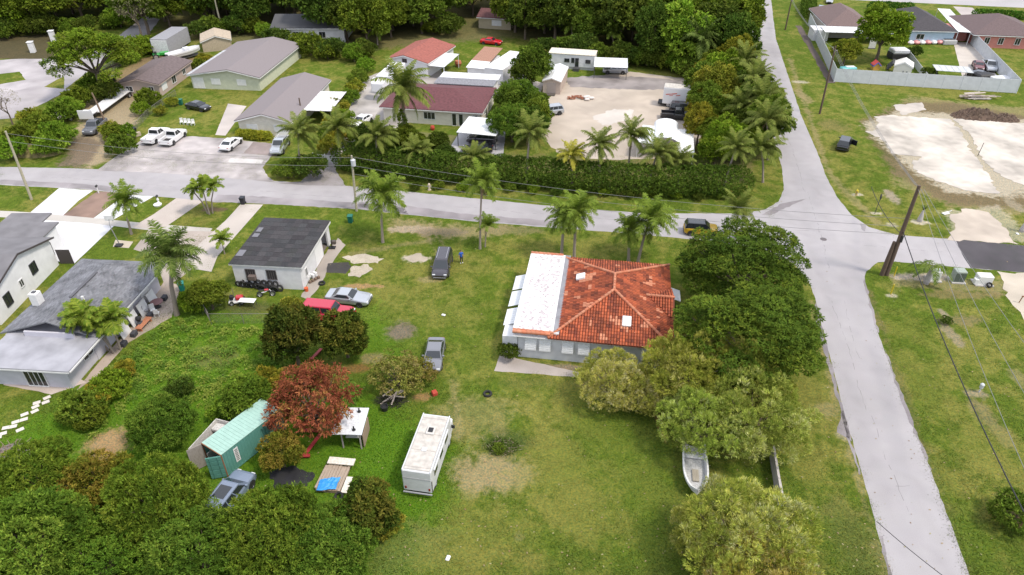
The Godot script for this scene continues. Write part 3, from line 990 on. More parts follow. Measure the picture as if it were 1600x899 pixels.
func frond(sd: int, L: float, elev: float, bend: float, cnt: int, ll: float, plume: float, hang: float, w: float, pal: Array) -> ArrayMesh:
	var r := RandomNumberGenerator.new()
	r.seed = sd
	var b := MB.new()
	var p := Vector3.ZERO
	var seg := 12
	var pts := [p]
	for k in seg:
		var a := elev - bend * pow((k + 0.5) / seg, 1.3)
		p += Vector3(cos(a), sin(a), 0) * L / seg
		pts.append(p)
	var rad := []
	for k in pts.size():
		rad.append(lerpf(0.045, 0.008, float(k) / seg))
	b.col = pal[0].lerp(Color(0.25, 0.24, 0.1), 0.4)
	b.tube(pts, rad, 4, false)
	for s in [-1.0, 1.0]:
		for k in cnt:
			var t := lerpf(0.1, 1.0, (k + r.randf() * 0.6) / cnt)
			var f := t * seg
			var i := mini(int(f), seg - 1)
			var q: Vector3 = pts[i].lerp(pts[i + 1], f - i)
			var fw: Vector3 = (pts[i + 1] - pts[i]).normalized()
			var up := Vector3(0, 0, 1).cross(fw)
			var d: Vector3 = (Vector3(0, 0, s) + fw * (0.45 + 0.5 * t) + up * (0.25 + r.randf_range(-plume, plume)) - Vector3(0, hang * r.randf_range(0.6, 1.2), 0)).normalized()
			var l := ll * (0.35 + 1.0 * sin(PI * clampf(t * 0.86 + 0.1, 0, 1))) * 0.78 * r.randf_range(0.85, 1.12)
			var e1 := q + d * l * 0.55
			var e2 := e1 + (d - Vector3(0, 0.35 + hang * 0.5, 0)).normalized() * l * 0.5
			var wd := fw * w
			var cc: Color = pal[0].lerp(pal[1], r.randf()) * r.randf_range(0.85, 1.15)
			b.col = Color(cc.r, cc.g, cc.b)
			var nn := up + Vector3(0, 0.3, s * 0.3)
			var g := (wd.cross(d)).normalized()
			if g.dot(nn) < 0:
				b.trin(q - wd * 0.4, e1 - wd * 0.5, e1 + wd * 0.5, -g, -g, -g)
				b.trin(q - wd * 0.4, e1 + wd * 0.5, q + wd * 0.4, -g, -g, -g)
				b.trin(e1 - wd * 0.5, e2, e1 + wd * 0.5, -g, -g, -g)
			else:
				b.trin(q - wd * 0.4, e1 + wd * 0.5, e1 - wd * 0.5, g, g, g)
				b.trin(q - wd * 0.4, q + wd * 0.4, e1 + wd * 0.5, g, g, g)
				b.trin(e1 - wd * 0.5, e1 + wd * 0.5, e2, g, g, g)
	return b.mesh()

func make_fronds() -> void:
	var g := {
		"coconut": [[Color(0.1, 0.14, 0.025), Color(0.2, 0.22, 0.05)], 4.3, 40, 0.95, 0.16, 0.6, 0.11],
		"gold": [[Color(0.26, 0.27, 0.03), Color(0.42, 0.36, 0.06)], 4.0, 40, 0.9, 0.16, 0.6, 0.11],
		"dead": [[Color(0.26, 0.17, 0.1), Color(0.4, 0.29, 0.19)], 3.6, 26, 0.7, 0.3, 1.0, 0.09],
		"queen": [[Color(0.1, 0.16, 0.02), Color(0.2, 0.26, 0.04)], 3.3, 42, 0.85, 0.5, 0.5, 0.095],
		"royal": [[Color(0.06, 0.1, 0.02), Color(0.16, 0.21, 0.05)], 3.6, 44, 0.85, 0.55, 0.4, 0.1],
		"adonidia": [[Color(0.09, 0.16, 0.015), Color(0.24, 0.28, 0.04)], 2.0, 26, 0.6, 0.3, 0.35, 0.11],
		"areca": [[Color(0.12, 0.16, 0.02), Color(0.3, 0.27, 0.03)], 1.9, 18, 0.42, 0.2, 0.2, 0.06]}
	var i := 400
	for k in g:
		var q: Array = g[k]
		var a := []
		for e in [[1.3, 0.75], [0.95, 1.25], [0.55, 1.5], [0.1, 1.2], [-0.5, 0.8]]:
			i += 1
			a.append(frond(i, q[1], e[0], e[1], q[2], q[3], q[4], q[5], q[6], q[0]))
		frond_kinds[k] = a

# a palm with its foot at one surveyed spot and the heart of its crown at another
func palm(key: String, bx: float, by: float, cx: float, cy: float, called: String, label: String, group := "", o := {}) -> Node3D:
	var g := G(bx, by)
	var h: float = o.get("h", rise(bx, by, cy))
	var t := -g.z / (cos(TILT) + (449.5 - cy) / FOCAL * sin(TILT))
	var lean := clampf((cx - 800.0) / FOCAL * t - g.x, -h * 0.3, h * 0.3)
	var n := thing(called, label, "palm tree", g, 0.0, group)
	palm_stem(n, key, Vector3.ZERO, Vector3(lean, h, 0), o)
	return n

func palm_stem(n: Node3D, key: String, base: Vector3, top: Vector3, o := {}) -> void:
	var rad: float = o.get("r", 0.15)
	var sc: float = o.get("s", 1.0) * rng.randf_range(0.85, 1.15)
	var shaft: float = 1.3 if key == "royal" else (0.7 if key == "adonidia" else 0.0)
	shaft *= sc
	var b := MB.new()
	var mid := base.lerp(top, 0.5) - Vector3((top.x - base.x) * 0.12, 0, (top.z - base.z) * 0.12)
	var neck := top - Vector3(0, shaft, 0)
	b.tube([base - Vector3(0, 0.1, 0), base.lerp(mid, 0.15), base.lerp(mid, 0.6), mid, neck], [rad * 1.5, rad * 1.15, rad, rad * 0.95, rad * 0.8], 8)
	add(b, "trunk", mk("palm_bark", Color(0.3, 0.25, 0.21), 0.95, "streak", 1.2), n)
	if shaft > 0.0:
		var c := MB.new()
		c.tube([neck, neck.lerp(top, 0.4), top], [rad * 1.05, rad * 1.0, rad * 0.5], 8)
		add(c, "crownshaft", mk("crownshaft", Color(0.22, 0.26, 0.07), 0.5), n)
	var want: Array = o.get("f", [3, 5, 5, 3, 0]).map(func(q): return int(ceil(q * 1.35)))
	var wind: float = o.get("wind", 0.25)
	var dead: int = o.get("dead", 0) + (rng.randi() % 3 if key in ["coconut", "queen", "gold"] else 0)
	var k := 0
	for e in 5:
		for j in want[e]:
			k += 1
			var f := put(frond_kinds[o.get("leaf", key)][e], "frond", leafmat, n)
			f.position = top
			var yaw := k * 2.4 + rng.randf_range(-0.2, 0.2)
			yaw -= wind * sin(yaw)
			f.basis = Basis(Vector3.UP, yaw) * Basis(Vector3.RIGHT, rng.randf_range(-0.3, 0.3)) * Basis(Vector3(0, 0, 1), rng.randf_range(-0.3, 0.2))
			f.scale = Vector3.ONE * sc * rng.randf_range(0.85, 1.1)
	for j in dead:
		var f := put(frond_kinds["dead"][4], "dead_frond", leafmat, n)
		f.position = top - Vector3(0, 0.1, 0)
		f.basis = Basis(Vector3.UP, rng.randf() * TAU) * Basis(Vector3(0, 0, 1), -0.5)
		f.scale = Vector3.ONE * sc * 0.7

# ---------------------------------------------------------------- buildings
func slab_face(b: MB, p: Array, th: float) -> void:
	var nn: Vector3 = (p[1] - p[0]).cross(p[2] - p[0]).normalized()
	if nn.y < 0:
		p = p.duplicate()
		p.reverse()
		nn = -nn
	var dn := Vector3(0, -th, 0)
	for k in range(1, p.size() - 1):
		b.tri(p[0], p[k], p[k + 1])
		b.tri(p[0] + dn, p[k + 1] + dn, p[k] + dn)
	for k in p.size():
		var a: Vector3 = p[k]
		var c: Vector3 = p[(k + 1) % p.size()]
		b.quad(a + dn, c + dn, c, a)

# roof covering laid piece by piece over one sloping face; p[0] to p[1] is its eave
func laid(parent: Node3D, called: String, p: Array, w: float, course: float, style: String, pal: Array, m: Material, odd: Array = []) -> void:
	var o: Vector3 = p[0]
	var e: Vector3 = (p[1] - o).normalized()
	var nn: Vector3 = e.cross(p[2] - o).normalized()
	if nn.y < 0:
		nn = -nn
	var s := nn.cross(e).normalized()
	if s.y < 0:
		s = -s
	if e.cross(s).dot(nn) < 0:
		o = p[1]
		e = -e
	var poly := PackedVector2Array()
	var lo := Vector2(1e9, 1e9)
	var hi := Vector2(-1e9, -1e9)
	for q in p:
		var t := Vector2((q - o).dot(e), (q - o).dot(s))
		poly.append(t)
		lo = lo.min(t)
		hi = hi.max(t)
	var b := MB.new()
	var nz := noise(0.35, 3, 61)
	var row := 0
	var y := lo.y
	while y < hi.y - course * 0.3:
		var x := lo.x + (w * 0.5 * (row % 2) if style == "shingle" else 0.0)
		while x < hi.x:
			if Geometry2D.is_point_in_polygon(Vector2(x + w * 0.5, y + course * 0.5), poly):
				var q := o + e * x + s * y
				var f := rng.randf_range(0.8, 1.2) + 0.5 * nz.get_noise_2d(x + row * 0.01, y)
				var t := clampf(rng.randf() * 0.7 + 0.3 + 0.8 * nz.get_noise_2d(x * 2.0, y * 2.0), 0, 1)
				var cc: Color = pal[0].lerp(pal[1], t)
				b.col = Color(cc.r * f, cc.g * f, cc.b * f)
				for z in odd:
					if Vector2(x, y).distance_to(z[0]) < z[1] * rng.randf_range(0.5, 1.2):
						b.col = z[2] * rng.randf_range(0.85, 1.15)
				if style == "shingle":
					var ww := w * rng.randf_range(0.9, 1.0)
					var l := nn * rng.randf_range(0.008, 0.022)
					var c2 := course * rng.randf_range(0.98, 1.06)
					b.quad(q + l, q + e * ww + l, q + e * ww + s * c2 + nn * 0.003, q + s * c2 + nn * 0.003)
					b.quad(q, q + e * ww, q + e * ww + l, q + l)
				else:
					var rr := w * 0.42
					var pr := []
					for k in 5:
						var an := PI * k / 4.0
						pr.append([e * (w * 0.5 - cos(an) * rr), nn * sin(an) * rr * 0.62])
					var up := nn * 0.045
					for k in 4:
						var n0 := (e * -cos(PI * k / 4.0) + nn * sin(PI * k / 4.0)).normalized()
						var n1 := (e * -cos(PI * (k + 1) / 4.0) + nn * sin(PI * (k + 1) / 4.0)).normalized()
						var a0: Vector3 = q + pr[k][0] + pr[k][1] + up
						var a1: Vector3 = q + pr[k + 1][0] + pr[k + 1][1] + up
						var c1: Vector3 = q + s * course * 1.04 + pr[k + 1][0] + pr[k + 1][1]
						var c0: Vector3 = q + s * course * 1.04 + pr[k][0] + pr[k][1]
						b.trin(a0, a1, c1, n0, n1, n1)
						b.trin(a0, c1, c0, n0, n1, n0)
						b.tri(q + e * w * 0.5, a1, a0)
			x += w
		y += course
		row += 1
	add(b, called, m, parent).set_meta("kind", "stuff")

func ridge_caps(b: MB, a: Vector3, c: Vector3, w := 0.16, pal := [Color(0.5, 0.16, 0.08), Color(0.55, 0.24, 0.14)]) -> void:
	var l := a.distance_to(c)
	var cnt := int(l / 0.42)
	for k in cnt:
		var p := a.lerp(c, float(k) / cnt) + Vector3(0, 0.1, 0)
		var q := a.lerp(c, (k + 1.06) / cnt) + Vector3(0, 0.075, 0)
		b.col = pal[0].lerp(pal[1], rng.randf()) * rng.randf_range(0.85, 1.15)
		b.tube([p, q], [w, w * 0.85], 7)

func wall_spot(side: String, u: float, W: float, D: float) -> Transform3D:
	match side:
		"f": return Transform3D(Basis(), Vector3(u, 0, 0))
		"r": return Transform3D(Basis(Vector3.UP, PI / 2), Vector3(W, 0, -u))
		"b": return Transform3D(Basis(Vector3.UP, PI), Vector3(W - u, 0, -D))
	return Transform3D(Basis(Vector3.UP, -PI / 2), Vector3(0, 0, -D + u))

# window or glazed door: frame > pane; u is the middle along the wall, y the bottom
func win(n: Node3D, side: String, u: float, y: float, w: float, h: float, W: float, D: float, fm: Material, pm: Material = null, called := "window", bars := 1) -> Node3D:
	var t := wall_spot(side, u, W, D)
	var b := MB.new()
	b.x = t
	var f := 0.07
	b.box(Vector3(-w / 2 - f / 2, y + h / 2, 0.03), Vector3(f, h + 2 * f, 0.1))
	b.box(Vector3(w / 2 + f / 2, y + h / 2, 0.03), Vector3(f, h + 2 * f, 0.1))
	b.box(Vector3(0, y + h + f / 2, 0.03), Vector3(w, f, 0.098))
	b.box(Vector3(0, y - f / 2, 0.04), Vector3(w, f, 0.12))
	for k in bars:
		b.box(Vector3(-w / 2 + w * (k + 1) / (bars + 1), y + h / 2, 0.03), Vector3(0.05, h, 0.06))
	var o := add(b, called, fm, n)
	var g := MB.new()
	g.x = t
	g.box(Vector3(0, y + h / 2, 0.012), Vector3(w, h, 0.02))
	add(g, "pane", pm if pm else glass(), o)
	return o

func panel(n: Node3D, side: String, u: float, y: float, w: float, h: float, W: float, D: float, m: Material, called: String, th := 0.06) -> MeshInstance3D:
	var b := MB.new()
	b.x = wall_spot(side, u, W, D)
	b.box(Vector3(0, y + h / 2, th / 2), Vector3(w, h, th), 0.012)
	return add(b, called, m, n)

# ridge along x ("x") or along z ("z"); footprint 0..W, 0..-D
func gabled(n: Node3D, W: float, D: float, h: float, r: float, axis: String, ov: float, wm: Material, rm: Material, tm: Material, shift := 0.5) -> void:
	var b := MB.new()
	if axis == "z":
		var pr := [Vector2(0, 0), Vector2(W, 0), Vector2(W, h), Vector2(W * shift, h + r), Vector2(0, h)]
		b.loft([pr.map(func(q): return Vector3(q.x, q.y, -D)), pr.map(func(q): return Vector3(q.x, q.y, 0))])
	else:
		var pr := [Vector2(0, 0), Vector2(D, 0), Vector2(D, h), Vector2(D * shift, h + r), Vector2(0, h)]
		b.loft([pr.map(func(q): return Vector3(W, q.y, -D + q.x)), pr.map(func(q): return Vector3(0, q.y, -D + q.x))])
	add(b, "wall", wm, n)
	var t := 0.14
	var q := MB.new()
	var f := MB.new()
	for s in [0, 1]:
		var span: float = (W if axis == "z" else D) * (shift if s == 0 else 1.0 - shift)
		var drop: float = r / span * ov
		var lift := 0.1
		var a: Array
		if axis == "z":
			var xe: float = -ov if s == 0 else W + ov
			a = [Vector3(xe, h - drop + t + lift, ov), Vector3(W * shift, h + r + t + lift, ov), Vector3(W * shift, h + r + t + lift, -D - ov), Vector3(xe, h - drop + t + lift, -D - ov)]
		else:
			var ze: float = -D - ov if s == 0 else ov
			a = [Vector3(-ov, h - drop + t + lift, ze), Vector3(-ov, h + r + t + lift, -D + D * shift), Vector3(W + ov, h + r + t + lift, -D + D * shift), Vector3(W + ov, h - drop + t + lift, ze)]
		slab_face(q, a, t)
		f.beam(a[0] - Vector3(0, t + 0.09, 0), a[3] - Vector3(0, t + 0.09, 0), 0.04, 0.16)
		f.beam(a[0] - Vector3(0, t + 0.09, 0), a[1] - Vector3(0, t + 0.09, 0), 0.04, 0.16)
		f.beam(a[3] - Vector3(0, t + 0.09, 0), a[2] - Vector3(0, t + 0.09, 0), 0.04, 0.16)
	add(q, "roof", rm, n)
	add(f, "fascia", tm, n)

# hip roof over x0..x1, z0..z1 (z0 nearest); returns its faces, each [eave a, eave b, top b, top a]
func hip_faces(x0: float, x1: float, z0: float, z1: float, y: float, r: float) -> Array:
	var W := x1 - x0
	var D := z0 - z1
	if W <= D:
		var a := Vector3((x0 + x1) / 2, y + r, z0 - W / 2)
		var b := Vector3((x0 + x1) / 2, y + r, z1 + W / 2)
		return [[Vector3(x0, y, z0), Vector3(x1, y, z0), a], [Vector3(x1, y, z0), Vector3(x1, y, z1), b, a], [Vector3(x1, y, z1), Vector3(x0, y, z1), b], [Vector3(x0, y, z1), Vector3(x0, y, z0), a, b], [a, b]]
	var a2 := Vector3(x0 + D / 2, y + r, (z0 + z1) / 2)
	var b2 := Vector3(x1 - D / 2, y + r, (z0 + z1) / 2)
	return [[Vector3(x0, y, z0), Vector3(x1, y, z0), b2, a2], [Vector3(x1, y, z0), Vector3(x1, y, z1), b2], [Vector3(x1, y, z1), Vector3(x0, y, z1), a2, b2], [Vector3(x0, y, z1), Vector3(x0, y, z0), a2], [a2, b2]]

func hip_roof(n: Node3D, x0: float, x1: float, z0: float, z1: float, y: float, r: float, m: Material, tm: Material) -> Array:
	var f := hip_faces(x0, x1, z0, z1, y, r)
	var b := MB.new()
	for k in 4:
		slab_face(b, f[k], 0.12)
	add(b, "roof", m, n)
	var t := MB.new()
	for k in 4:
		t.beam(f[k][0] - Vector3(0, 0.2, 0), f[k][1] - Vector3(0, 0.2, 0), 0.05, 0.16)
	add(t, "fascia", tm, n)
	return f

func posts(n: Node3D, pts: Array, h: float, m: Material, w := 0.1) -> void:
	for p in pts:
		part(n, "post", m, Vector3(p.x, h / 2, p.z), Vector3(w, h, w))

# flat open shelter on posts, metal sheets side by side
func shelter(n: Node3D, W: float, D: float, h: float, drop: float, m: Material, pm: Material, ribs: int, o := Vector3.ZERO) -> void:
	for k in ribs:
		var b := MB.new()
		var x0 := W * k / ribs
		var x1 := W * (k + 1) / ribs - 0.015
		slab_face(b, [o + Vector3(x0, h - drop, 0), o + Vector3(x1, h - drop, 0), o + Vector3(x1, h, -D), o + Vector3(x0, h, -D)], 0.07)
		b.beam(o + Vector3(x1 + 0.01, h - drop + 0.02, 0), o + Vector3(x1 + 0.01, h + 0.02, -D), 0.05, 0.05)
		add(b, "roof_panel", m, n)
	posts(n, [o + Vector3(0.15, 0, -0.15), o + Vector3(W - 0.15, 0, -0.15)], h - drop - 0.08, pm)
	posts(n, [o + Vector3(0.15, 0, -D + 0.15), o + Vector3(W - 0.15, 0, -D + 0.15)], h - 0.09, pm)

func site(called: String, label: String, cat: String, ax: float, ay: float, bx: float, by: float, h := 0.0, group := "") -> Node3D:
	var a := G(ax, ay, h)
	var b := G(bx, by, h)
	a.y = 0
	b.y = 0
	return thing(called, label, cat, a, heading(a, b), group)

func span(ax: float, ay: float, bx: float, by: float, h := 0.0) -> float:
	return G(ax, ay, h).distance_to(G(bx, by, h))

func make_buildings() -> void:
	var white := mk("white_wall", Color(0.66, 0.66, 0.67), 0.8, "soft", 0.15)
	var trim := mk("white_trim", Color(0.68, 0.68, 0.68), 0.6, "soft", 0.3)
	var shutter := mk("white_metal", Color(0.68, 0.69, 0.7), 0.45, "soft", 0.4)
	# --- the house with the clay tile roof
	var n := site("tiled_house", "grey stucco house with weathered red barrel tile hip roof and white flat roof", "house", 800.4, 524, 1053, 547.5, 3.0)
	var W := 15.3
	var D := 14.8
	var greyw := mk("pale_grey_stucco", Color(0.5, 0.51, 0.53), 0.85, "soft", 0.12)
	part(n, "wall", greyw, Vector3(W / 2, 1.45, -D / 2), Vector3(W - 1.0, 2.9, D - 1.0))
	part(n, "soffit", trim, Vector3(W / 2, 2.86, -D / 2), Vector3(W - 0.1, 0.08, D - 0.1))
	var f := hip_faces(3.4, W, 0, -D, 3.0, 2.15)
	var deck := mk("clay_deck", Color(0.16, 0.045, 0.025), 0.9, "grain", 0.6)
	var b := MB.new()
	for k in 4:
		slab_face(b, f[k], 0.1)
	var roof := add(b, "roof", deck, n)
	var pal := [Color(0.15, 0.032, 0.015), Color(0.44, 0.1, 0.036)]
	var tm := vmat("clay_tile", 0.8, "grain", 1.4)
	var fresh := Color(0.62, 0.25, 0.14)
	var cut := []
	for k in 4:
		cut = []
		for j in 7:
			cut.append([Vector2(rng.randf_range(1.5, 11), rng.randf_range(0.3, 3.8)), rng.randf_range(0.25, 0.5), fresh])
		if k == 0:
			cut.append([Vector2(7.1, 2.2), 0.7, fresh])
		if k == 3:
			cut.append([Vector2(5.3, 3.2), 0.9, fresh])
			cut.append([Vector2(1.5, 2.0), 0.6, fresh])
		laid(roof, "roof_tiles", f[k], 0.27, 0.36, "tile", pal, tm, cut)
	var rc := MB.new()
	for e in [[f[0][0], f[0][2]], [f[0][1], f[0][2]], [f[2][0], f[2][2]], [f[2][1], f[2][2]], [f[4][0], f[4][1]]]:
		ridge_caps(rc, e[0], e[1])
	# small cross gable on the right-hand slope
	var hr := 3.95
	var px := W - 0.93 / (2.15 / 5.95) - 0.1
	var zc := -7.2
	var p0 := Vector3(px, hr, zc)
	var e0 := Vector3(W + 0.15, hr, zc)
	var c1 := Vector3(W + 0.15, 3.06, zc + 2.7)
	var c2 := Vector3(W + 0.15, 3.06, zc - 2.7)
	var v1 := Vector3(px + 0.02, hr - 0.02, zc)
	var gb := MB.new()
	slab_face(gb, [c1, e0, p0], 0.08)
	slab_face(gb, [e0, c2, p0], 0.08)
	add(gb, "cross_gable", deck, n)
	for q in [[e0 + Vector3(0, 0.06, 0), p0 + Vector3(0, 0.06, 0), c1 + Vector3(0, 0.06, 0)], [e0 + Vector3(0, 0.06, 0), p0 + Vector3(0, 0.06, 0), c2 + Vector3(0, 0.06, 0)]]:
		laid(roof, "roof_tiles", [q[2], q[2] + Vector3(-0.05, 0, 0), q[1], q[0]], 0.27, 0.36, "tile", pal, tm)
	ridge_caps(rc, p0, e0)
	# tile verges that frame the flat part
	ridge_caps(rc, Vector3(0, 3.28, -0.2), Vector3(3.6, 3.28, -0.2), 0.2)
	ridge_caps(rc, Vector3(0, 3.28, -0.45), Vector3(3.9, 3.28, -0.45), 0.18)
	ridge_caps(rc, Vector3(0, 3.28, -D + 0.2), Vector3(3.6, 3.28, -D + 0.2), 0.2)
	add(rc, "ridge_tiles", tm, roof).set_meta("kind", "stuff")
	var flat := Color(0.66, 0.64, 0.64)
	var n1 := noise(1.5, 4, 71)
	var n2 := noise(0.16, 2, 72)
	var fm := MB.new()
	var cell := 0.12
	for i in int(4.55 / cell):
		for j in int((D - 0.7) / cell):
			var x := 0.02 + i * cell
			var z := -0.55 - j * cell
			var wrn := clampf((n1.get_noise_2d(x * 1.2, z) + 0.35 * n2.get_noise_2d(x * 3, z) + 0.06) * 3.5, 0, 1) * rng.randf_range(0.3, 1.0)
			if x < 0.5 or x > 3.6:
				wrn *= 0.2
			var cc := flat.lerp(Color(0.3, 0.25, 0.265), wrn)
			if x > 3.75:
				cc = Color(0.24, 0.24, 0.26) * (0.9 + 0.3 * n1.get_noise_2d(x * 0.6, z * 0.4))
			fm.col = Color(cc.r, cc.g, cc.b)
			fm.quad(Vector3(x, 3.4, z), Vector3(x + cell, 3.4, z), Vector3(x + cell, 3.4, z - cell), Vector3(x, 3.4, z - cell))
	add(fm, "flat_roof", vmat("flat_roof", 0.7), n)
	part(n, "parapet", trim, Vector3(2.2, 3.16, -D / 2), Vector3(4.45, 0.46, D - 0.8))
	for q in [[f[3], 5.2, 2.65, 0.95, 0.95, 3], [f[0], 7.35, 2.65, 0.85, 1.15, 0]]:
		var fc: Array = q[0]
		var e: Vector3 = (fc[1] - fc[0]).normalized()
		var up: Vector3 = (fc[2] - fc[0]) - e * (fc[2] - fc[0]).dot(e)
		up = up.normalized()
		var nn := e.cross(up)
		if nn.y < 0:
			nn = -nn
		var sk := MB.new()
		sk.x = Transform3D(Basis(e, up, nn if e.cross(up).dot(nn) > 0 else -nn), fc[0] + e * q[1] + up * q[2])
		sk.box(Vector3(0, 0, 0.12), Vector3(q[3], q[4], 0.3), 0.04)
		add(sk, "skylight", trim, roof)
	# louvred awnings over the windows
	for u in [1.75, 3.15, 5.35, 6.9, 12.9]:
		var aw := MB.new()
		for k in 7:
			aw.beam(Vector3(u - 0.55, 2.45 - k * 0.17, -0.46 + k * 0.07), Vector3(u + 0.55, 2.45 - k * 0.17, -0.46 + k * 0.07), 0.03, 0.2)
		add(aw, "awning", shutter, n)
		win(n, "f", u, 1.1, 1.0, 1.2, W, D, trim).position = Vector3(0, 0, -0.5)
	for z in [-4.0, -7.2, -10.2]:
		var aw := MB.new()
		for k in 8:
			slab_face(aw, [Vector3(-1.3, 2.1, z - 1.3 + k * 0.34), Vector3(-1.3, 2.1, z - 1.3 + k * 0.34 + 0.32), Vector3(0.5, 2.7, z - 1.3 + k * 0.34 + 0.32), Vector3(0.5, 2.7, z - 1.3 + k * 0.34)], 0.04)
		add(aw, "side_awning", shutter, n)
	var ea := MB.new()
	slab_face(ea, [Vector3(W - 0.5, 2.7, -9.2), Vector3(W + 1.1, 2.2, -9.2), Vector3(W + 1.1, 2.2, -11.2), Vector3(W - 0.5, 2.7, -11.2)], 0.05)
	add(ea, "side_awning", shutter, n)
	part(n, "vent_pipe", trim, Vector3(W + 0.12, 1.9, -2.2), Vector3(0.12, 3.0, 0.12))
	var plate := part(n, "porch", trim, Vector3(-0.35, 1.1, -1.9), Vector3(1.5, 2.2, 2.2), 0.02)
	plate.set_meta("label", "low white lean-to at the near left corner")
	# --- garage with the black roof
	n = site("garage", "white painted block garage with low black roll roof and open side doors", "garage", 359, 411.5, 472, 417, 3.1)
	W = 8.0
	D = 10.3
	var gw := mk("garage_white", Color(0.66, 0.66, 0.68), 0.75, "soft", 0.18)
	var wl := MB.new()
	wl.box(Vector3(W / 2, 1.5, -0.1), Vector3(W - 0.3, 3.0, 0.2))
	wl.box(Vector3(W / 2, 1.5, -D + 0.1), Vector3(W - 0.3, 3.0, 0.2))
	wl.box(Vector3(0.25, 1.5, -D / 2), Vector3(0.2, 3.0, D - 0.4))
	for q in [[0.2, 4.6, 0.0, 3.0], [7.4, D - 0.2, 2.55, 3.0], [D - 0.9, D - 0.2, 0.0, 2.55], [4.6, 7.4, 0.0, 3.0]]:
		wl.box(Vector3(W - 0.25, (q[2] + q[3]) / 2, -(q[0] + q[1]) / 2), Vector3(0.2, q[3] - q[2], q[1] - q[0]))
	add(wl, "wall", gw, n)
	panel(n, "r", 5.9, 0.05, 2.3, 2.35, W - 0.15, D, mk("shutter_door", Color(0.8, 0.8, 0.81), 0.5), "roller_door", 0.05)
	part(n, "floor", mk("oily_concrete", Color(0.16, 0.14, 0.13), 0.9, "blot", 0.4), Vector3(W / 2, 0.03, -D / 2), Vector3(W - 0.8, 0.05, D - 0.8))
	for q in [[2.1, "boarded"], [4.5, "vent"]]:
		win(n, "f", q[0], 1.25, 1.0, 1.15, W, D, mk("dark_frame", Color(0.1, 0.09, 0.09), 0.7), mk("board_black", Color(0.035, 0.03, 0.03), 0.8), "window", 3)
	part(n, "ac_unit", mk("rusty_grey", Color(0.13, 0.1, 0.09), 0.8, "grain", 1.0), Vector3(2.3, 1.5, 0.25), Vector3(0.8, 0.55, 0.5), 0.03)
	win(n, "r", 1.5, 0.9, 0.5, 1.0, W - 0.15, D, trim)
	part(n, "fascia", trim, Vector3(W / 2, 2.98, 0.1), Vector3(W + 0.3, 0.18, 0.05))
	var fr := MB.new()
	slab_face(fr, [Vector3(W + 0.13, 2.98, 0.12), Vector3(W + 0.17, 2.98, 0.12), Vector3(W + 0.17, 2.98, -D - 0.12), Vector3(W + 0.13, 2.98, -D - 0.12)], 0.2)
	add(fr, "fascia", trim, n)
	var rollp := [Color(0.035, 0.034, 0.037), Color(0.06, 0.058, 0.062)]
	var rm := vmat("roll_roof", 0.95, "stain", 0.35)
	var bands := 11
	for k in bands:
		var rb := MB.new()
		var z0 := 0.15 - (D + 0.3) * k / bands
		var z1 := 0.15 - (D + 0.3) * (k + 1) / bands - 0.06
		var y0 := 3.1 + 0.012 * k
		for j in 10:
			var x0 := -0.15 + (W + 0.3) * j / 10.0
			var x1 := -0.15 + (W + 0.3) * (j + 1) / 10.0
			rb.col = rollp[0].lerp(rollp[1], rng.randf()) * rng.randf_range(0.9, 1.15)
			var ya := 3.08
			var yb := 3.08
			slab_face(rb, [Vector3(x0, ya + 0.018, z0), Vector3(x1, yb + 0.018, z0), Vector3(x1, yb, z1), Vector3(x0, ya, z1)], 0.03)
		add(rb, "roofing_strip", rm, n)
	for q in [[0.35, -2.2, 0.8, 1.3], [0.5, -6.2, 0.7, 0.8], [0.45, -7.5, 0.6, 1.0]]:
		part(n, "roof_patch", mk("grey_felt", Color(0.16, 0.16, 0.18), 0.9), Vector3(q[0], 3.115, q[1]), Vector3(q[2], 0.02, q[3]))
	# --- grey house with shingles
	grey_house(trim)
	white_house(trim)

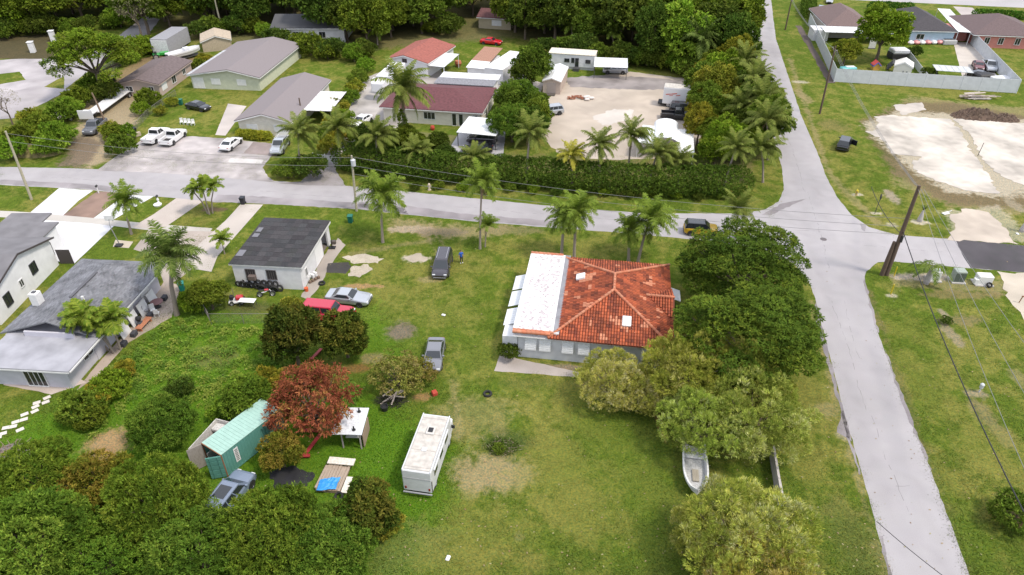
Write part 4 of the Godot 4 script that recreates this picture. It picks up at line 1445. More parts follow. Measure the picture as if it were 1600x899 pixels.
func grey_house(trim: Material) -> void:
	# roof corners: front (near) eave runs from the left corner to the flat wing, ridge points away from the camera
	var n := site("shingled_house", "long grey house with blue-grey shingle roof and pale flat roofed wing", "house", 12, 567, 107, 573, 2.5)
	var lav := mk("lavender_stucco", Color(0.5, 0.49, 0.54), 0.85, "soft", 0.15)
	# the axes of the house: u along the near gable, v towards the street
	var o := n.position
	var near_r := G(107, 574, 2.6)
	var far_r := G(247, 420, 2.6)
	var far_l := G(140, 389, 2.9)
	var vdir := far_r - near_r
	vdir.y = 0
	var L := vdir.length()
	n.position = Vector3(near_r.x, 0, near_r.z)
	n.rotation.y = heading(near_r, far_r) - PI / 2
	# local -z now runs towards the street, local -x to the neighbour
	var Wd := 9.4
	var b := MB.new()
	b.box(Vector3(-Wd / 2, 1.3, -L / 2 - 2.0), Vector3(Wd - 0.8, 2.6, L - 4.2))
	add(b, "wall", lav, n)
	part(n, "wing", lav, Vector3(-4.3, 1.25, -2.1), Vector3(7.6, 2.5, 4.2))
	part(n, "wing_roof", mk("stained_white_roof", Color(0.3, 0.3, 0.33), 0.8, "blot", 0.06), Vector3(-4.2, 2.62, -2.0), Vector3(9.2, 0.16, 5.4), 0.02)
	part(n, "fascia", trim, Vector3(-4.2, 2.49, 0.7), Vector3(9.2, 0.14, 0.06))
	part(n, "gutter", trim, Vector3(0.43, 2.49, -L / 2 + 0.5), Vector3(0.1, 0.14, L + 0.2))
	var x0 := -Wd - 0.2
	var x1 := 0.4
	var z0 := -4.2
	var z1 := -L - 1.2
	var mid := (x0 + x1) / 2 + 0.3
	var y := 2.65
	var r := 1.7
	var A := [Vector3(x1, y, z0), Vector3(x1, y, z1), Vector3(mid, y + r, z1 + 3.4), Vector3(mid, y + r, z0)]
	var B := [Vector3(x0, y, z1), Vector3(x0, y, z0), Vector3(mid, y + r, z0), Vector3(mid, y + r, z1 + 3.4)]
	var C := [Vector3(x1, y, z1), Vector3(x0, y, z1), Vector3(mid, y + r, z1 + 3.4)]
	var d := MB.new()
	for q in [A, B, C]:
		slab_face(d, q, 0.14)
	var rf := add(d, "roof", mk("shingle_deck", Color(0.16, 0.165, 0.18), 0.95, "grain", 0.6), n)
	var pal := [Color(0.12, 0.123, 0.135), Color(0.17, 0.173, 0.19)]
	for q in [A, B, C]:
		laid(rf, "shingles", q, 0.34, 0.15, "shingle", pal, vmat("shingle", 0.95))
	part(rf, "ridge_vent", mk("vent_dark", Color(0.09, 0.09, 0.1), 0.7), Vector3(mid, y + r + 0.06, (z0 + z1) / 2 + 0.5), Vector3(0.3, 0.08, 4.6))
	part(n, "gable", lav, Vector3(mid, y + 0.1, z0 + 0.2), Vector3(5.0, 1.0, 0.2)).visible = true
	part(rf, "chimney", trim, Vector3(x0 + 1.2, y + 1.1, -L * 0.52), Vector3(0.85, 1.4, 0.85), 0.04)
	part(rf, "chimney_cap", mk("vent_dark", Color.BLACK), Vector3(x0 + 1.2, y + 1.85, -L * 0.52), Vector3(0.35, 0.12, 0.35))
	part(rf, "pipe_vent", trim, Vector3(mid + 1.2, y + 1.6, -L * 0.5), Vector3(0.2, 0.5, 0.2))
	var fw := 8.1
	win(n, "f", 4.4, 0.1, 1.9, 2.0, fw, 4.0, trim, null, "sliding_door", 3).position = Vector3(-8.2, 0, 0.0)
	win(n, "r", 3.2, 1.2, 1.4, 0.9, 0.0, 4.0, trim).position = Vector3(-0.5, 0, 0)
	win(n, "r", 7.2, 1.5, 0.7, 0.6, 0.0, 4.0, trim).position = Vector3(-0.4, 0, 0)
	panel(n, "r", 10.6, 0.1, 1.0, 2.1, 0.0, 4.0, trim, "door").position = Vector3(-0.4, 0, 0)
	panel(n, "r", 13.6, 0.6, 1.6, 1.4, 0.0, 4.0, trim, "shutter").position = Vector3(-0.4, 0, 0)
	# white boards leaning along the side
	var bp := thing("leaning_boards", "white boards and panels leaning along the grey house's patio side", "boards", n.position, n.rotation.y)
	for k in 4:
		var q := MB.new()
		q.x = Transform3D(Basis(Vector3(0, 0, 1), 0.22), Vector3(0.35, 0.0, -8.0 - k * 1.9))
		q.box(Vector3(0, 0.75, 0), Vector3(0.06, 1.5, 1.5 - 0.2 * (k % 2)))
		add(q, "board", trim, bp)
	for k in 6:
		part(bp, "crate", mk("dark_junk", Color(0.05, 0.05, 0.06), 0.8), Vector3(0.9 + 0.2 * (k % 2), 0.25, -6.4 - k * 1.6), Vector3(0.5, 0.5, 0.7), 0.04)

func white_house(trim: Material) -> void:
	var wm := mk("bright_white_wall", Color(0.7, 0.7, 0.71), 0.75, "soft", 0.1)
	var rm := mk("grey_felt_roof", Color(0.16, 0.155, 0.165), 0.95, "blot", 0.05)
	var dark := mk("dark_fascia", Color(0.06, 0.05, 0.05), 0.7)
	# right-hand wall from the near corner to the street corner
	var a := G(2, 508, 0.0)
	var c := G(92, 414, 0.0)
	var n := thing("white_house", "white two-level house with dark grey gable roof beside the shingled house", "house", a, heading(a, c) - PI / 2)
	var L := Vector2(a.x - c.x, a.z - c.z).length()
	var W := 9.0
	var h := 3.4
	var b := MB.new()
	# gable end faces right: ridge runs along x
	var pr := [Vector2(0, 0), Vector2(L, 0), Vector2(L, h), Vector2(L * 0.5, h + 1.5), Vector2(0, h)]
	b.loft([pr.map(func(q): return Vector3(0, q.y, -L + q.x)), pr.map(func(q): return Vector3(-W, q.y, -L + q.x))])
	add(b, "wall", wm, n)
	var q := MB.new()
	var t := Vector3(0, 0.25, 0)
	slab_face(q, [Vector3(-W, h - 0.15, 0.5) + t, Vector3(0.35, h - 0.15, 0.5) + t, Vector3(0.35, h + 1.5, -L / 2) + t, Vector3(-W, h + 1.5, -L / 2) + t], 0.16)
	slab_face(q, [Vector3(-W, h - 0.15, -L - 0.5) + t, Vector3(0.35, h - 0.15, -L - 0.5) + t, Vector3(0.35, h + 1.5, -L / 2) + t, Vector3(-W, h + 1.5, -L / 2) + t], 0.16)
	add(q, "roof", rm, n)
	var f := MB.new()
	f.beam(Vector3(0.37, h + 0.05, 0.5), Vector3(0.37, h + 1.68, -L / 2), 0.05, 0.2)
	f.beam(Vector3(0.37, h + 0.05, -L - 0.5), Vector3(0.37, h + 1.68, -L / 2), 0.05, 0.2)
	add(f, "fascia", dark, n)
	var fr := mk("black_frame", Color(0.03, 0.03, 0.035), 0.5)
	for u in [[2.3, 1.0, 1.0, 1.3], [5.0, 1.5, 0.6, 0.8], [7.6, 1.6, 1.0, 1.2]]:
		win(n, "r", u[0], u[1], u[2], u[3], 0.0, L, trim if u[2] < 0.8 else fr)
	# lower street-side wing with its own roof, and an entry roof in front of it
	part(n, "wing", wm, Vector3(-5.0, 1.5, -L - 2.0), Vector3(7.0, 3.0, 4.2))
	part(n, "wing_roof", rm, Vector3(-5.2, 3.1, -L - 2.2), Vector3(7.8, 0.2, 5.0), 0.03)
	part(n, "porch_roof", rm, Vector3(-6.2, 2.85, -L - 6.0), Vector3(5.0, 0.2, 3.0), 0.03)
	win(n, "r", 1.0, 0.2, 1.5, 1.7, -1.5, 2.0, fr).position = Vector3(0, 0, -L - 0.2)
	part(n, "side_gate", dark, Vector3(0.9, 1.0, -L - 0.2), Vector3(1.6, 1.9, 0.06))
	part(n, "air_conditioner", mk("ac_grey", Color(0.12, 0.12, 0.12), 0.7), Vector3(-1.6, 0.5, 1.0), Vector3(0.9, 1.0, 0.9), 0.05)

# ---------------------------------------------------------------- houses beyond the street
func make_compound() -> void:
	var trim: Material = M["white_trim"]
	var metal: Material = M["white_metal"]
	var cream := mk("cream_wall", Color(0.66, 0.62, 0.54), 0.85, "soft", 0.2)
	var white: Material = M["white_wall"]
	var post := mk("white_post", Color(0.7, 0.7, 0.7), 0.6)
	var dark := mk("dark_post", Color(0.06, 0.06, 0.06), 0.7)
	# maroon roofed house
	var n := site("maroon_house", "cream house with maroon shingle hip roof and french doors behind the hedge", "house", 592, 167, 754, 177, 2.7)
	var W := span(592, 167, 754, 177, 2.7)
	var D := span(754, 177, 770, 137, 2.7)
	part(n, "wall", cream, Vector3(W / 2, 1.3, -D / 2), Vector3(W - 1.0, 2.6, D - 1.0))
	var f := hip_roof(n, 0, W, 0, -D, 2.75, 1.7, mk("maroon_shingle", Color(0.115, 0.04, 0.045), 0.9, "stain", 0.16), trim)
	win(n, "f", W * 0.48, 0.95, 1.9, 1.15, W, D, trim, null, "window", 2).position = Vector3(0, 0, -0.5)
	win(n, "f", W * 0.72, 0.05, 0.65, 2.05, W, D, trim, null, "french_door", 0).position = Vector3(0, 0, -0.5)
	win(n, "f", W * 0.785, 0.05, 0.65, 2.05, W, D, trim, null, "french_door", 0).position = Vector3(0, 0, -0.5)
	win(n, "f", W * 0.92, 0.8, 0.8, 1.2, W, D, trim).position = Vector3(0, 0, -0.5)
	win(n, "r", 4.0, 1.0, 1.0, 1.1, W - 0.5, D, trim)
	part(n, "felt_roof", mk("grey_flat_felt", Color(0.2, 0.2, 0.22), 0.95, "stain", 0.2), Vector3(W * 0.66, 3.02, -D - 1.3), Vector3(W * 0.62, 0.14, 3.4))
	for k in 12:
		part(n, "porch_panel", metal, Vector3(W * 0.36 + (k + 0.5) * W * 0.052, 3.08, -D - 4.6), Vector3(W * 0.052 - 0.05, 0.09, 3.2))
	part(n, "porch_wall", white, Vector3(W * 0.66, 1.4, -D - 3.0), Vector3(W * 0.58, 2.8, 5.4))
	# carport in front of it
	n = site("front_carport", "flat white carport over two dark cars beside the maroon house", "carport", 713, 206, 775, 212, 2.5)
	W = span(713, 206, 775, 212, 2.5)
	shelter(n, W, 6.8, 2.5, 0.05, metal, dark, 8)
	# red roofed house at the back with its carport
	n = site("red_roof_house", "white house with faded red gable roof and small dark vent in the gable", "house", 607, 91, 667, 98, 3.0)
	W = span(607, 91, 667, 98, 3.0)
	gabled(n, W, 12.5, 2.9, 1.0, "z", 0.4, white, mk("faded_red_roof", Color(0.27, 0.085, 0.065), 0.9, "stain", 0.14), trim, 0.42)
	win(n, "f", W * 0.42, 2.6, 0.9, 0.6, W, 12.5, mk("vent_frame", Color(0.1, 0.05, 0.05), 0.8))
	n = site("back_carport", "small white metal carport beside the red roofed house", "carport", 664.5, 101, 694, 104, 2.6)
	shelter(n, span(664.5, 101, 694, 104, 2.6), 8.0, 2.8, 0.3, metal, post, 6)
	# rust roof shed and white steel building
	n = site("rust_shed", "shed with rust brown roof and white lower eave", "shed", 728, 105, 758, 108, 2.2)
	W = span(728, 105, 758, 108, 2.2)
	part(n, "wall", white, Vector3(W / 2, 1.05, -5.0), Vector3(W - 0.4, 2.1, 9.4))
	var b := MB.new()
	slab_face(b, [Vector3(0, 2.2, 0), Vector3(W, 2.2, 0), Vector3(W, 2.7, -3.2), Vector3(0, 2.7, -3.2)], 0.08)
	add(b, "lower_eave", metal, n)
	b = MB.new()
	slab_face(b, [Vector3(0, 2.72, -3.2), Vector3(W, 2.72, -3.2), Vector3(W, 3.3, -11), Vector3(0, 3.3, -11)], 0.08)
	add(b, "roof", mk("rust_sheet", Color(0.3, 0.16, 0.11), 0.85, "streak", 0.3), n)
	n = site("white_steel_building", "white flat roofed steel building behind the maroon house", "building", 757, 106, 786, 110, 2.8)
	W = span(757, 106, 786, 110, 2.8)
	part(n, "wall", white, Vector3(W / 2, 1.4, -6), Vector3(W, 2.8, 12))
	for k in 6:
		part(n, "roof_panel", metal, Vector3(W * (k + 0.5) / 6.0, 2.87, -6), Vector3(W / 6.0 - 0.04, 0.1, 12.3))
	part(n, "annex", white, Vector3(W + 1.4, 1.2, -7.5), Vector3(2.6, 2.4, 7.0))
	part(n, "annex_roof", mk("grey_metal", Color(0.5, 0.52, 0.54), 0.5, "streak", 0.3), Vector3(W + 1.45, 2.46, -7.5), Vector3(3.0, 0.1, 7.4))
	panel(n, "f", W * 0.5, 0.0, 1.0, 2.0, W, 12, metal, "door")
	# mobile home with a canopy
	n = site("mobile_home", "long white mobile home with small dark windows at the gravel yard", "mobile home", 857, 106, 928, 111, 0.0)
	W = span(857, 106, 928, 111)
	part(n, "skirt", mk("grey_skirt", Color(0.4, 0.4, 0.4), 0.8), Vector3(W / 2, 0.25, -1.8), Vector3(W - 0.2, 0.5, 3.3))
	part(n, "body", white, Vector3(W / 2, 1.75, -1.8), Vector3(W, 2.5, 3.5), 0.06)
	part(n, "roof", mk("cream_metal", Color(0.66, 0.6, 0.5), 0.5, "streak", 0.3), Vector3(W / 2, 3.07, -1.8), Vector3(W + 0.2, 0.14, 3.8), 0.03)
	win(n, "f", W * 0.53, 1.4, 0.5, 0.9, W, 3.6, dark, null, "window", 0)
	win(n, "f", W * 0.62, 0.7, 0.6, 1.6, W, 3.6, dark, null, "door", 0)
	win(n, "f", W * 0.86, 1.5, 0.9, 0.6, W, 3.6, dark)
	win(n, "f", W * 0.4, 1.5, 0.9, 0.6, W, 3.6, dark)
	part(n, "steps", dark, Vector3(W * 0.62, 0.3, 0.7), Vector3(1.2, 0.6, 1.0))
	n = site("yard_canopy", "white flat canopy sheltering a silver SUV beside the mobile home", "canopy", 928, 104, 981, 106, 2.4)
	shelter(n, span(928, 104, 981, 106, 2.4), 5.6, 2.6, 0.2, metal, dark, 7)
	# tan shed with a white ribbed roof
	n = site("garden_shed", "tan wooden shed with long white metal roof and double doors", "shed", 848, 146, 875, 148)
	W = span(848, 146, 875, 148)
	var tanw := mk("tan_siding", Color(0.42, 0.34, 0.29), 0.8, "streak", 0.4)
	gabled(n, W, 9.0, 2.3, 0.55, "z", 0.15, tanw, metal, tanw)
	panel(n, "f", W * 0.5, 0.15, W * 0.5, 1.9, W, 9, mk("taupe_door", Color(0.32, 0.27, 0.25), 0.7), "double_door")
	part(n, "ramp", mk("dark_ramp", Color(0.08, 0.07, 0.06), 0.9), Vector3(W / 2, 0.08, 0.6), Vector3(1.6, 0.12, 1.1))
	# white canopies at the bottom of the gravel yard
	n = site("left_canopy", "flat white sheet canopy left of the arched white canopy in the yard", "canopy", 995, 222, 1022, 225, 2.6)
	shelter(n, span(995, 222, 1022, 225, 2.6), 7.0, 2.7, 0.1, metal, post, 3)
	n = site("arched_canopy", "white barrel vaulted canopy standing between two flat canopies", "canopy", 1020, 223, 1060, 226, 2.4)
	W = span(1020, 223, 1060, 226, 2.4)
	b = MB.new()
	var seg := 12
	for k in seg:
		var t0 := PI * k / seg
		var t1 := PI * (k + 1) / seg
		var p0 := Vector3(W / 2 - cos(t0) * W / 2, 2.4 + sin(t0) * 1.0, 0)
		var p1 := Vector3(W / 2 - cos(t1) * W / 2, 2.4 + sin(t1) * 1.0, 0)
		slab_face(b, [p0, p1, p1 + Vector3(0, 0, -8), p0 + Vector3(0, 0, -8)], 0.05)
	add(b, "vault", metal, n)
	posts(n, [Vector3(0.1, 0, -0.1), Vector3(W - 0.1, 0, -0.1), Vector3(0.1, 0, -7.9), Vector3(W - 0.1, 0, -7.9)], 2.4, post)
	n = site("right_canopy", "worn flat white canopy right of the arched white canopy", "canopy", 1058, 238, 1085, 240, 2.5)
	shelter(n, span(1058, 238, 1085, 240, 2.5), 9.0, 2.6, 0.1, mk("worn_white_metal", Color(0.68, 0.67, 0.65), 0.6, "stain", 0.2), post, 4)
	# tan house with the long taupe roof
	var taupe := mk("taupe_shingle", Color(0.2, 0.175, 0.18), 0.95, "grain", 0.12)
	var a := G(371, 187, 2.6)
	var c := G(450, 192, 2.6)
	n = thing("taupe_roof_house", "cream house with long taupe shingle roof, white shutters and a yellow hedge", "house", Vector3(a.x, 0, a.z), heading(a, c))
	W = a.distance_to(c)
	var ridge := G(413, 180, 3.6)
	var back := G(478, 117, 3.6)
	D = ridge.distance_to(back)
	# the long roof runs back at a slant to the right
	n.rotation.y = heading(ridge, back) - PI / 2
	gabled(n, W, D, 2.5, 1.15, "z", 0.45, cream, taupe, trim)
	panel(n, "f", W * 0.25, 0.8, 1.9, 1.1, W, D, trim, "shutter")
	panel(n, "f", W * 0.78, 0.7, 1.9, 1.2, W, D, trim, "shutter")
	n = site("side_carport", "mottled white metal carport on the side of the taupe roofed house", "carport", 466, 173, 502, 181, 2.5)
	W = span(466, 173, 502, 181, 2.5)
	n.rotation.y = heading(G(466, 173, 2.5), G(497, 139, 2.5)) - PI / 2
	shelter(n, 5.6, 9.6, 2.6, 0.0, mk("patchy_white_metal", Color(0.58, 0.57, 0.57), 0.6, "stain", 0.12), dark, 6)
	# pale green house
	ridge = G(357, 113, 3.8)
	back = G(427, 63, 3.8)
	n = site("pale_green_house", "pale green house with taupe gable roof and silver flat roofed side", "house", 302, 138, 402, 146)
	W = span(302, 138, 402, 146)
	D = ridge.distance_to(back)
	n.rotation.y = heading(ridge, back) - PI / 2
	var sage := mk("sage_wall", Color(0.5, 0.52, 0.4), 0.85, "soft", 0.2)
	gabled(n, W, D, 2.6, 1.2, "z", 0.5, sage, taupe, trim, 0.58)
	b = MB.new()
	slab_face(b, [Vector3(-0.55, 2.78, 0.55), Vector3(W * 0.3, 3.34, 0.55), Vector3(W * 0.3, 3.34, -D * 0.72), Vector3(-0.55, 2.78, -D * 0.72)], 0.12)
	add(b, "silver_roof", mk("silver_roof", Color(0.42, 0.43, 0.45), 0.6, "stain", 0.12), n)
	for u in [0.36, 0.74]:
		panel(n, "f", W * u, 0.9, 1.8, 1.15, W, D, trim, "shutter")
	panel(n, "f", W * 0.1, 0.05, 2.2, 2.1, W, D, trim, "door")
	# brown roofed brick house
	ridge = G(215, 125.5, 3.4)
	back = G(268, 90, 3.4)
	n = site("brown_roof_house", "low pinkish brick house with weathered brown shingle roof", "house", 190, 150, 249, 153)
	W = span(190, 150, 249, 153)
	D = ridge.distance_to(back)
	n.rotation.y = heading(ridge, back) - PI / 2
	var pinkish := mk("pinkish_brick", Color(0.42, 0.33, 0.29), 0.9, "grain", 0.5)
	gabled(n, W, D, 2.3, 0.9, "z", 0.35, pinkish, mk("brown_shingle", Color(0.13, 0.1, 0.1), 0.95, "stain", 0.16), pinkish)
	win(n, "f", W * 0.25, 0.9, 1.2, 0.9, W, D, trim)
	win(n, "f", W * 0.8, 0.9, 0.9, 0.9, W, D, trim)
	panel(n, "r", 2.0, 0.7, 2.0, 1.3, W, D, trim, "shutter")
	win(n, "r", 6.0, 0.7, 1.6, 1.3, W, D, trim)
	win(n, "r", 10.5, 0.9, 1.2, 1.0, W, D, trim)
	# shed and box trailer beyond it
	n = site("tan_shed", "small tan shed with a worn gable roof beside the moored boat", "shed", 318, 82, 343, 84)
	n.rotation.y = 0.35
	gabled(n, 6.0, 6.5, 2.2, 1.0, "z", 0.25, mk("tan_boards", Color(0.4, 0.33, 0.24), 0.9, "streak", 0.4), mk("worn_tan_roof", Color(0.42, 0.35, 0.27), 0.9, "stain", 0.2), trim)
	n = site("box_trailer", "grey corrugated box trailer with a white front beyond the tractor", "trailer", 241, 88, 262, 90)
	n.rotation.y = heading(G(262, 90), G(290, 72)) - PI / 2
	W = 3.0
	corrugated(n, "body", mk("grey_corrugated", Color(0.3, 0.3, 0.32), 0.6, "streak", 0.5), W, 8.5, 2.9, 0.35)
	panel(n, "f", W / 2, 0.3, W - 0.1, 2.8, W, 8.5, mk("chalky_panel", Color(0.62, 0.63, 0.63), 0.7, "blot", 0.4), "door")
	n.scale = Vector3(1.2, 1.1, 1.2)
	# glimpses through the trees at the top
	n = site("white_house_in_trees", "white house with dark gable roof half hidden by trees at the top", "house", 430, 66, 470, 66)
	gabled(n, 16, 10, 3.2, 1.6, "x", 0.5, white, mk("charcoal_roof", Color(0.07, 0.07, 0.075), 0.9, "grain", 0.2), trim)
	win(n, "f", 5, 1.0, 1.4, 1.3, 16, 10, trim)
	win(n, "f", 11, 1.0, 1.4, 1.3, 16, 10, trim)
	n = site("tan_house_in_trees", "small tan house with maroon roof among the trees at the top", "house", 748, 44, 780, 46)
	gabled(n, 8, 8, 2.6, 1.0, "x", 0.4, mk("tan_wall", Color(0.42, 0.36, 0.25), 0.9, "soft", 0.2), mk("old_maroon", Color(0.12, 0.05, 0.05), 0.9, "stain", 0.15), trim)
	panel(n, "f", 4.5, 0.8, 2.4, 1.3, 8, 8, trim, "shutter")
	n = site("grey_house_in_trees", "grey house glimpsed between trunks above the long lawn", "house", 480, 26, 530, 26)
	gabled(n, 14, 9, 3.0, 1.4, "x", 0.5, mk("dove_wall", Color(0.45, 0.45, 0.46), 0.9, "soft", 0.2), mk("charcoal_roof", Color.BLACK), trim)
	win(n, "f", 4, 1.0, 1.4, 1.3, 14, 9, trim)
	upper_right(trim, metal, white, post)

# box with upright corrugations on its long sides and ribs across the roof; footprint 0..W, 0..-D
func corrugated(n: Node3D, called: String, m: Material, W: float, D: float, h: float, y0: float, roof: Material = null, open := false) -> void:
	var b := MB.new()
	var k := 0
	var z := 0.0
	var pitch := 0.28
	while z > -D + 0.01:
		var e := maxf(z - pitch, -D)
		var dep := 0.04
		var q := [[z, 0.0], [z - pitch * 0.15, -dep], [z - pitch * 0.5, -dep], [z - pitch * 0.65, 0.0], [e, 0.0]]
		for i in 4:
			var a: Array = q[i]
			var c: Array = q[i + 1]
			if c[0] < -D:
				continue
			b.quad(Vector3(W + a[1], y0, a[0]), Vector3(W + c[1], y0, c[0]), Vector3(W + c[1], y0 + h, c[0]), Vector3(W + a[1], y0 + h, a[0]))
			b.quad(Vector3(-c[1], y0, c[0]), Vector3(-a[1], y0, a[0]), Vector3(-a[1], y0 + h, a[0]), Vector3(-c[1], y0 + h, c[0]))
		z = e
		k += 1
	b.quad(Vector3(0, y0, -D), Vector3(0, y0 + h, -D), Vector3(W, y0 + h, -D), Vector3(W, y0, -D))
	if not open:
		b.quad(Vector3(0, y0, 0), Vector3(W, y0, 0), Vector3(W, y0 + h, 0), Vector3(0, y0 + h, 0))
	b.box(Vector3(W / 2, y0 + 0.06, -D / 2), Vector3(W - 0.02, 0.12, D - 0.02))
	add(b, called, m, n)
	var r := MB.new()
	var x := 0.0
	r.box(Vector3(W / 2, y0 + h + 0.01, -D / 2), Vector3(W, 0.05, D))
	z = -0.3
	while z > -D + 0.2:
		r.box(Vector3(W / 2, y0 + h + 0.045, z), Vector3(W - 0.25, 0.03, 0.12))
		z -= 0.3
	add(r, "top", roof if roof else m, n)

func fence_run(called: String, label: String, cat: String, pts: Array, h: float, m: Material, pm: Material, seg: float, th := 0.05, piece := "panel") -> Node3D:
	var o: Vector3 = pts[0]
	var n := thing(called, label, cat, o)
	for k in pts.size() - 1:
		var a: Vector3 = pts[k] - o
		var c: Vector3 = pts[k + 1] - o
		var cnt := maxi(1, int(round(a.distance_to(c) / seg)))
		for j in cnt:
			var p := a.lerp(c, (j + 0.0) / cnt)
			var q := a.lerp(c, (j + 1.0) / cnt)
			var b := MB.new()
			var d := (q - p).normalized() * 0.03
			b.beam(p + d + Vector3(0, h / 2 + 0.03, 0), q - d + Vector3(0, h / 2 + 0.03, 0), th, h - 0.06)
			add(b, piece, m, n)
			part(n, "post", pm, p + Vector3(0, h / 2, 0), Vector3(0.1, h + 0.04, 0.1))
	return n

func upper_right(trim: Material, metal: Material, white: Material, post: Material) -> void:
	var vinyl := mk("white_vinyl", Color(0.58, 0.6, 0.63), 0.5, "soft", 0.15)
	fence_run("white_fence", "tall white panel fence round the two back gardens at upper right", "fence", [G(1263, 38), G(1303, 128), G(1588, 146), G(1516, 68)], 2.6, vinyl, vinyl, 3.2)
	fence_run("garden_divider", "low pale slatted fence between the two back gardens", "fence", [G(1418, 90), G(1447, 128)], 1.5, vinyl, vinyl, 1.6)
	var n := site("brown_hip_house", "house with mottled brown hip roof behind the bright green tree", "house", 1292, 40, 1368, 42, 2.8)
	var W := span(1292, 40, 1368, 42, 2.8)
	part(n, "wall", mk("tan_stucco", Color(0.45, 0.42, 0.38), 0.9, "soft", 0.2), Vector3(W / 2, 1.35, -7.5), Vector3(W - 1, 2.7, 14))
	var hf := hip_roof(n, 0, W, 0, -17, 2.8, 2.6, mk("mottled_brown", Color(0.15, 0.105, 0.1), 0.95, "stain", 0.3), trim)
	part(n, "side_room", white, Vector3(-1.6, 1.2, 0.6), Vector3(3.4, 2.4, 4.0))
	n = site("garden_canopy", "long white canopy across the back of the brown roofed house", "canopy", 1290, 50, 1398, 53, 2.5)
	shelter(n, span(1290, 50, 1398, 53, 2.5), 4.6, 2.7, 0.2, metal, post, 12)
	n = site("blue_house", "light blue house with black hip roof beside a long white carport", "house", 1419, 47, 1498, 49, 2.9)
	W = span(1419, 47, 1498, 49, 2.9)
	part(n, "wall", mk("sky_blue_wall", Color(0.38, 0.5, 0.6), 0.85, "soft", 0.2), Vector3(W / 2, 1.4, -6), Vector3(W - 0.9, 2.8, 11.2))
	hip_roof(n, 0, W, 0, -18, 2.9, 2.4, mk("black_shingle", Color(0.055, 0.05, 0.055), 0.95, "stain", 0.2), trim)
	win(n, "f", W * 0.3, 0.9, 1.6, 1.1, W, 6, trim).position = Vector3(0, 0, -0.4)
	n = site("long_carport", "long white carport roof along the blue house", "carport", 1497, 50, 1519, 52, 2.8)
	shelter(n, span(1497, 50, 1519, 52, 2.8), 22, 3.0, 0.1, metal, post, 3)
	n.rotation.y += 0.12
	n = site("pink_house", "salmon pink house with brown hip roof at the right edge", "house", 1530, 54, 1640, 58, 2.9)
	W = span(1530, 54, 1640, 58, 2.9)
	var pink := mk("salmon_wall", Color(0.5, 0.2, 0.17), 0.85, "soft", 0.2)
	part(n, "wall", pink, Vector3(W / 2, 1.4, -5.5), Vector3(W - 0.9, 2.8, 10))
	part(n, "wing", pink, Vector3(-2.6, 1.3, -8), Vector3(5.2, 2.6, 5))
	hip_roof(n, -1.0, W, 0, -17, 2.9, 2.6, mk("umber_shingle", Color(0.12, 0.085, 0.085), 0.95, "stain", 0.25), trim)
	for u in [0.16, 0.36, 0.6]:
		win(n, "f", W * u, 0.9, 1.0, 1.3, W, 10, trim).position = Vector3(0, 0, -0.45)
	n = site("white_garden_shed", "white plastic garden shed just inside the tall white fence", "shed", 1394, 118, 1424, 122)
	gabled(n, 3.2, 3.4, 1.9, 0.8, "z", 0.12, mk("plastic_white", Color(0.72, 0.7, 0.66), 0.5), mk("plastic_white", Color.WHITE), trim)
	for u in [0.55, 0.75]:
		panel(n, "f", 3.2 * u, 0.3, 0.25, 0.9, 3.2, 3.4, mk("slot_grey", Color(0.3, 0.3, 0.3), 0.7), "slot")
	n = site("car_shelter", "grey metal shelter on posts in the right back garden", "shelter", 1464, 110, 1522, 114, 2.0)
	shelter(n, span(1464, 110, 1522, 114, 2.0), 3.6, 2.1, 0.1, mk("grey_sheet", Color(0.45, 0.47, 0.48), 0.6, "streak", 0.3), mk("dark_post", Color.BLACK), 6)

# ---------------------------------------------------------------- vehicles
# shapes: body line heights along the length (x from rear -0.5 to front 0.5), cabin [rear foot, rear top, front top, front foot], belt and roof heights
const SHAPES := {
	"sedan": {"L": 4.8, "W": 1.84, "top": [[-0.5, 0.72], [-0.47, 0.92], [-0.3, 1.0], [0.18, 0.95], [0.4, 0.84], [0.48, 0.7], [0.5, 0.55]], "cab": [-0.37, -0.2, 0.08, 0.24], "roof": 1.43},
	"coupe": {"L": 5.0, "W": 1.92, "top": [[-0.5, 0.75], [-0.47, 0.98], [-0.3, 1.02], [0.15, 0.98], [0.42, 0.86], [0.49, 0.76], [0.5, 0.6]], "cab": [-0.34, -0.2, 0.04, 0.18], "roof": 1.42},
	"suv": {"L": 4.8, "W": 1.92, "top": [[-0.5, 0.8], [-0.48, 1.08], [-0.2, 1.08], [0.2, 1.06], [0.42, 0.98], [0.49, 0.85], [0.5, 0.6]], "cab": [-0.485, -0.42, 0.1, 0.25], "roof": 1.72},
	"van": {"L": 5.1, "W": 1.98, "top": [[-0.5, 0.8], [-0.48, 1.08], [-0.2, 1.08], [0.28, 1.04], [0.43, 0.95], [0.49, 0.8], [0.5, 0.6]], "cab": [-0.485, -0.43, 0.14, 0.34], "roof": 1.76},
	"wagon": {"L": 5.5, "W": 2.0, "top": [[-0.5, 0.8], [-0.485, 1.15], [-0.2, 1.15], [0.2, 1.14], [0.44, 1.08], [0.49, 0.95], [0.5, 0.6]], "cab": [-0.49, -0.455, 0.11, 0.2], "roof": 1.88},
	"pickup": {"L": 5.7, "W": 2.0, "top": [[-0.5, 0.62], [-0.1, 0.62], [-0.09, 1.12], [0.2, 1.1], [0.43, 1.06], [0.49, 0.92], [0.5, 0.65]], "cab": [-0.1, -0.07, 0.1, 0.21], "roof": 1.86},
}

func paint(key: String, c: Color, rough := 0.3) -> StandardMaterial3D:
	var m := mk("paint_" + key, c, rough)
	m.clearcoat_enabled = true
	m.clearcoat = 0.6
	m.clearcoat_roughness = 0.12
	return m

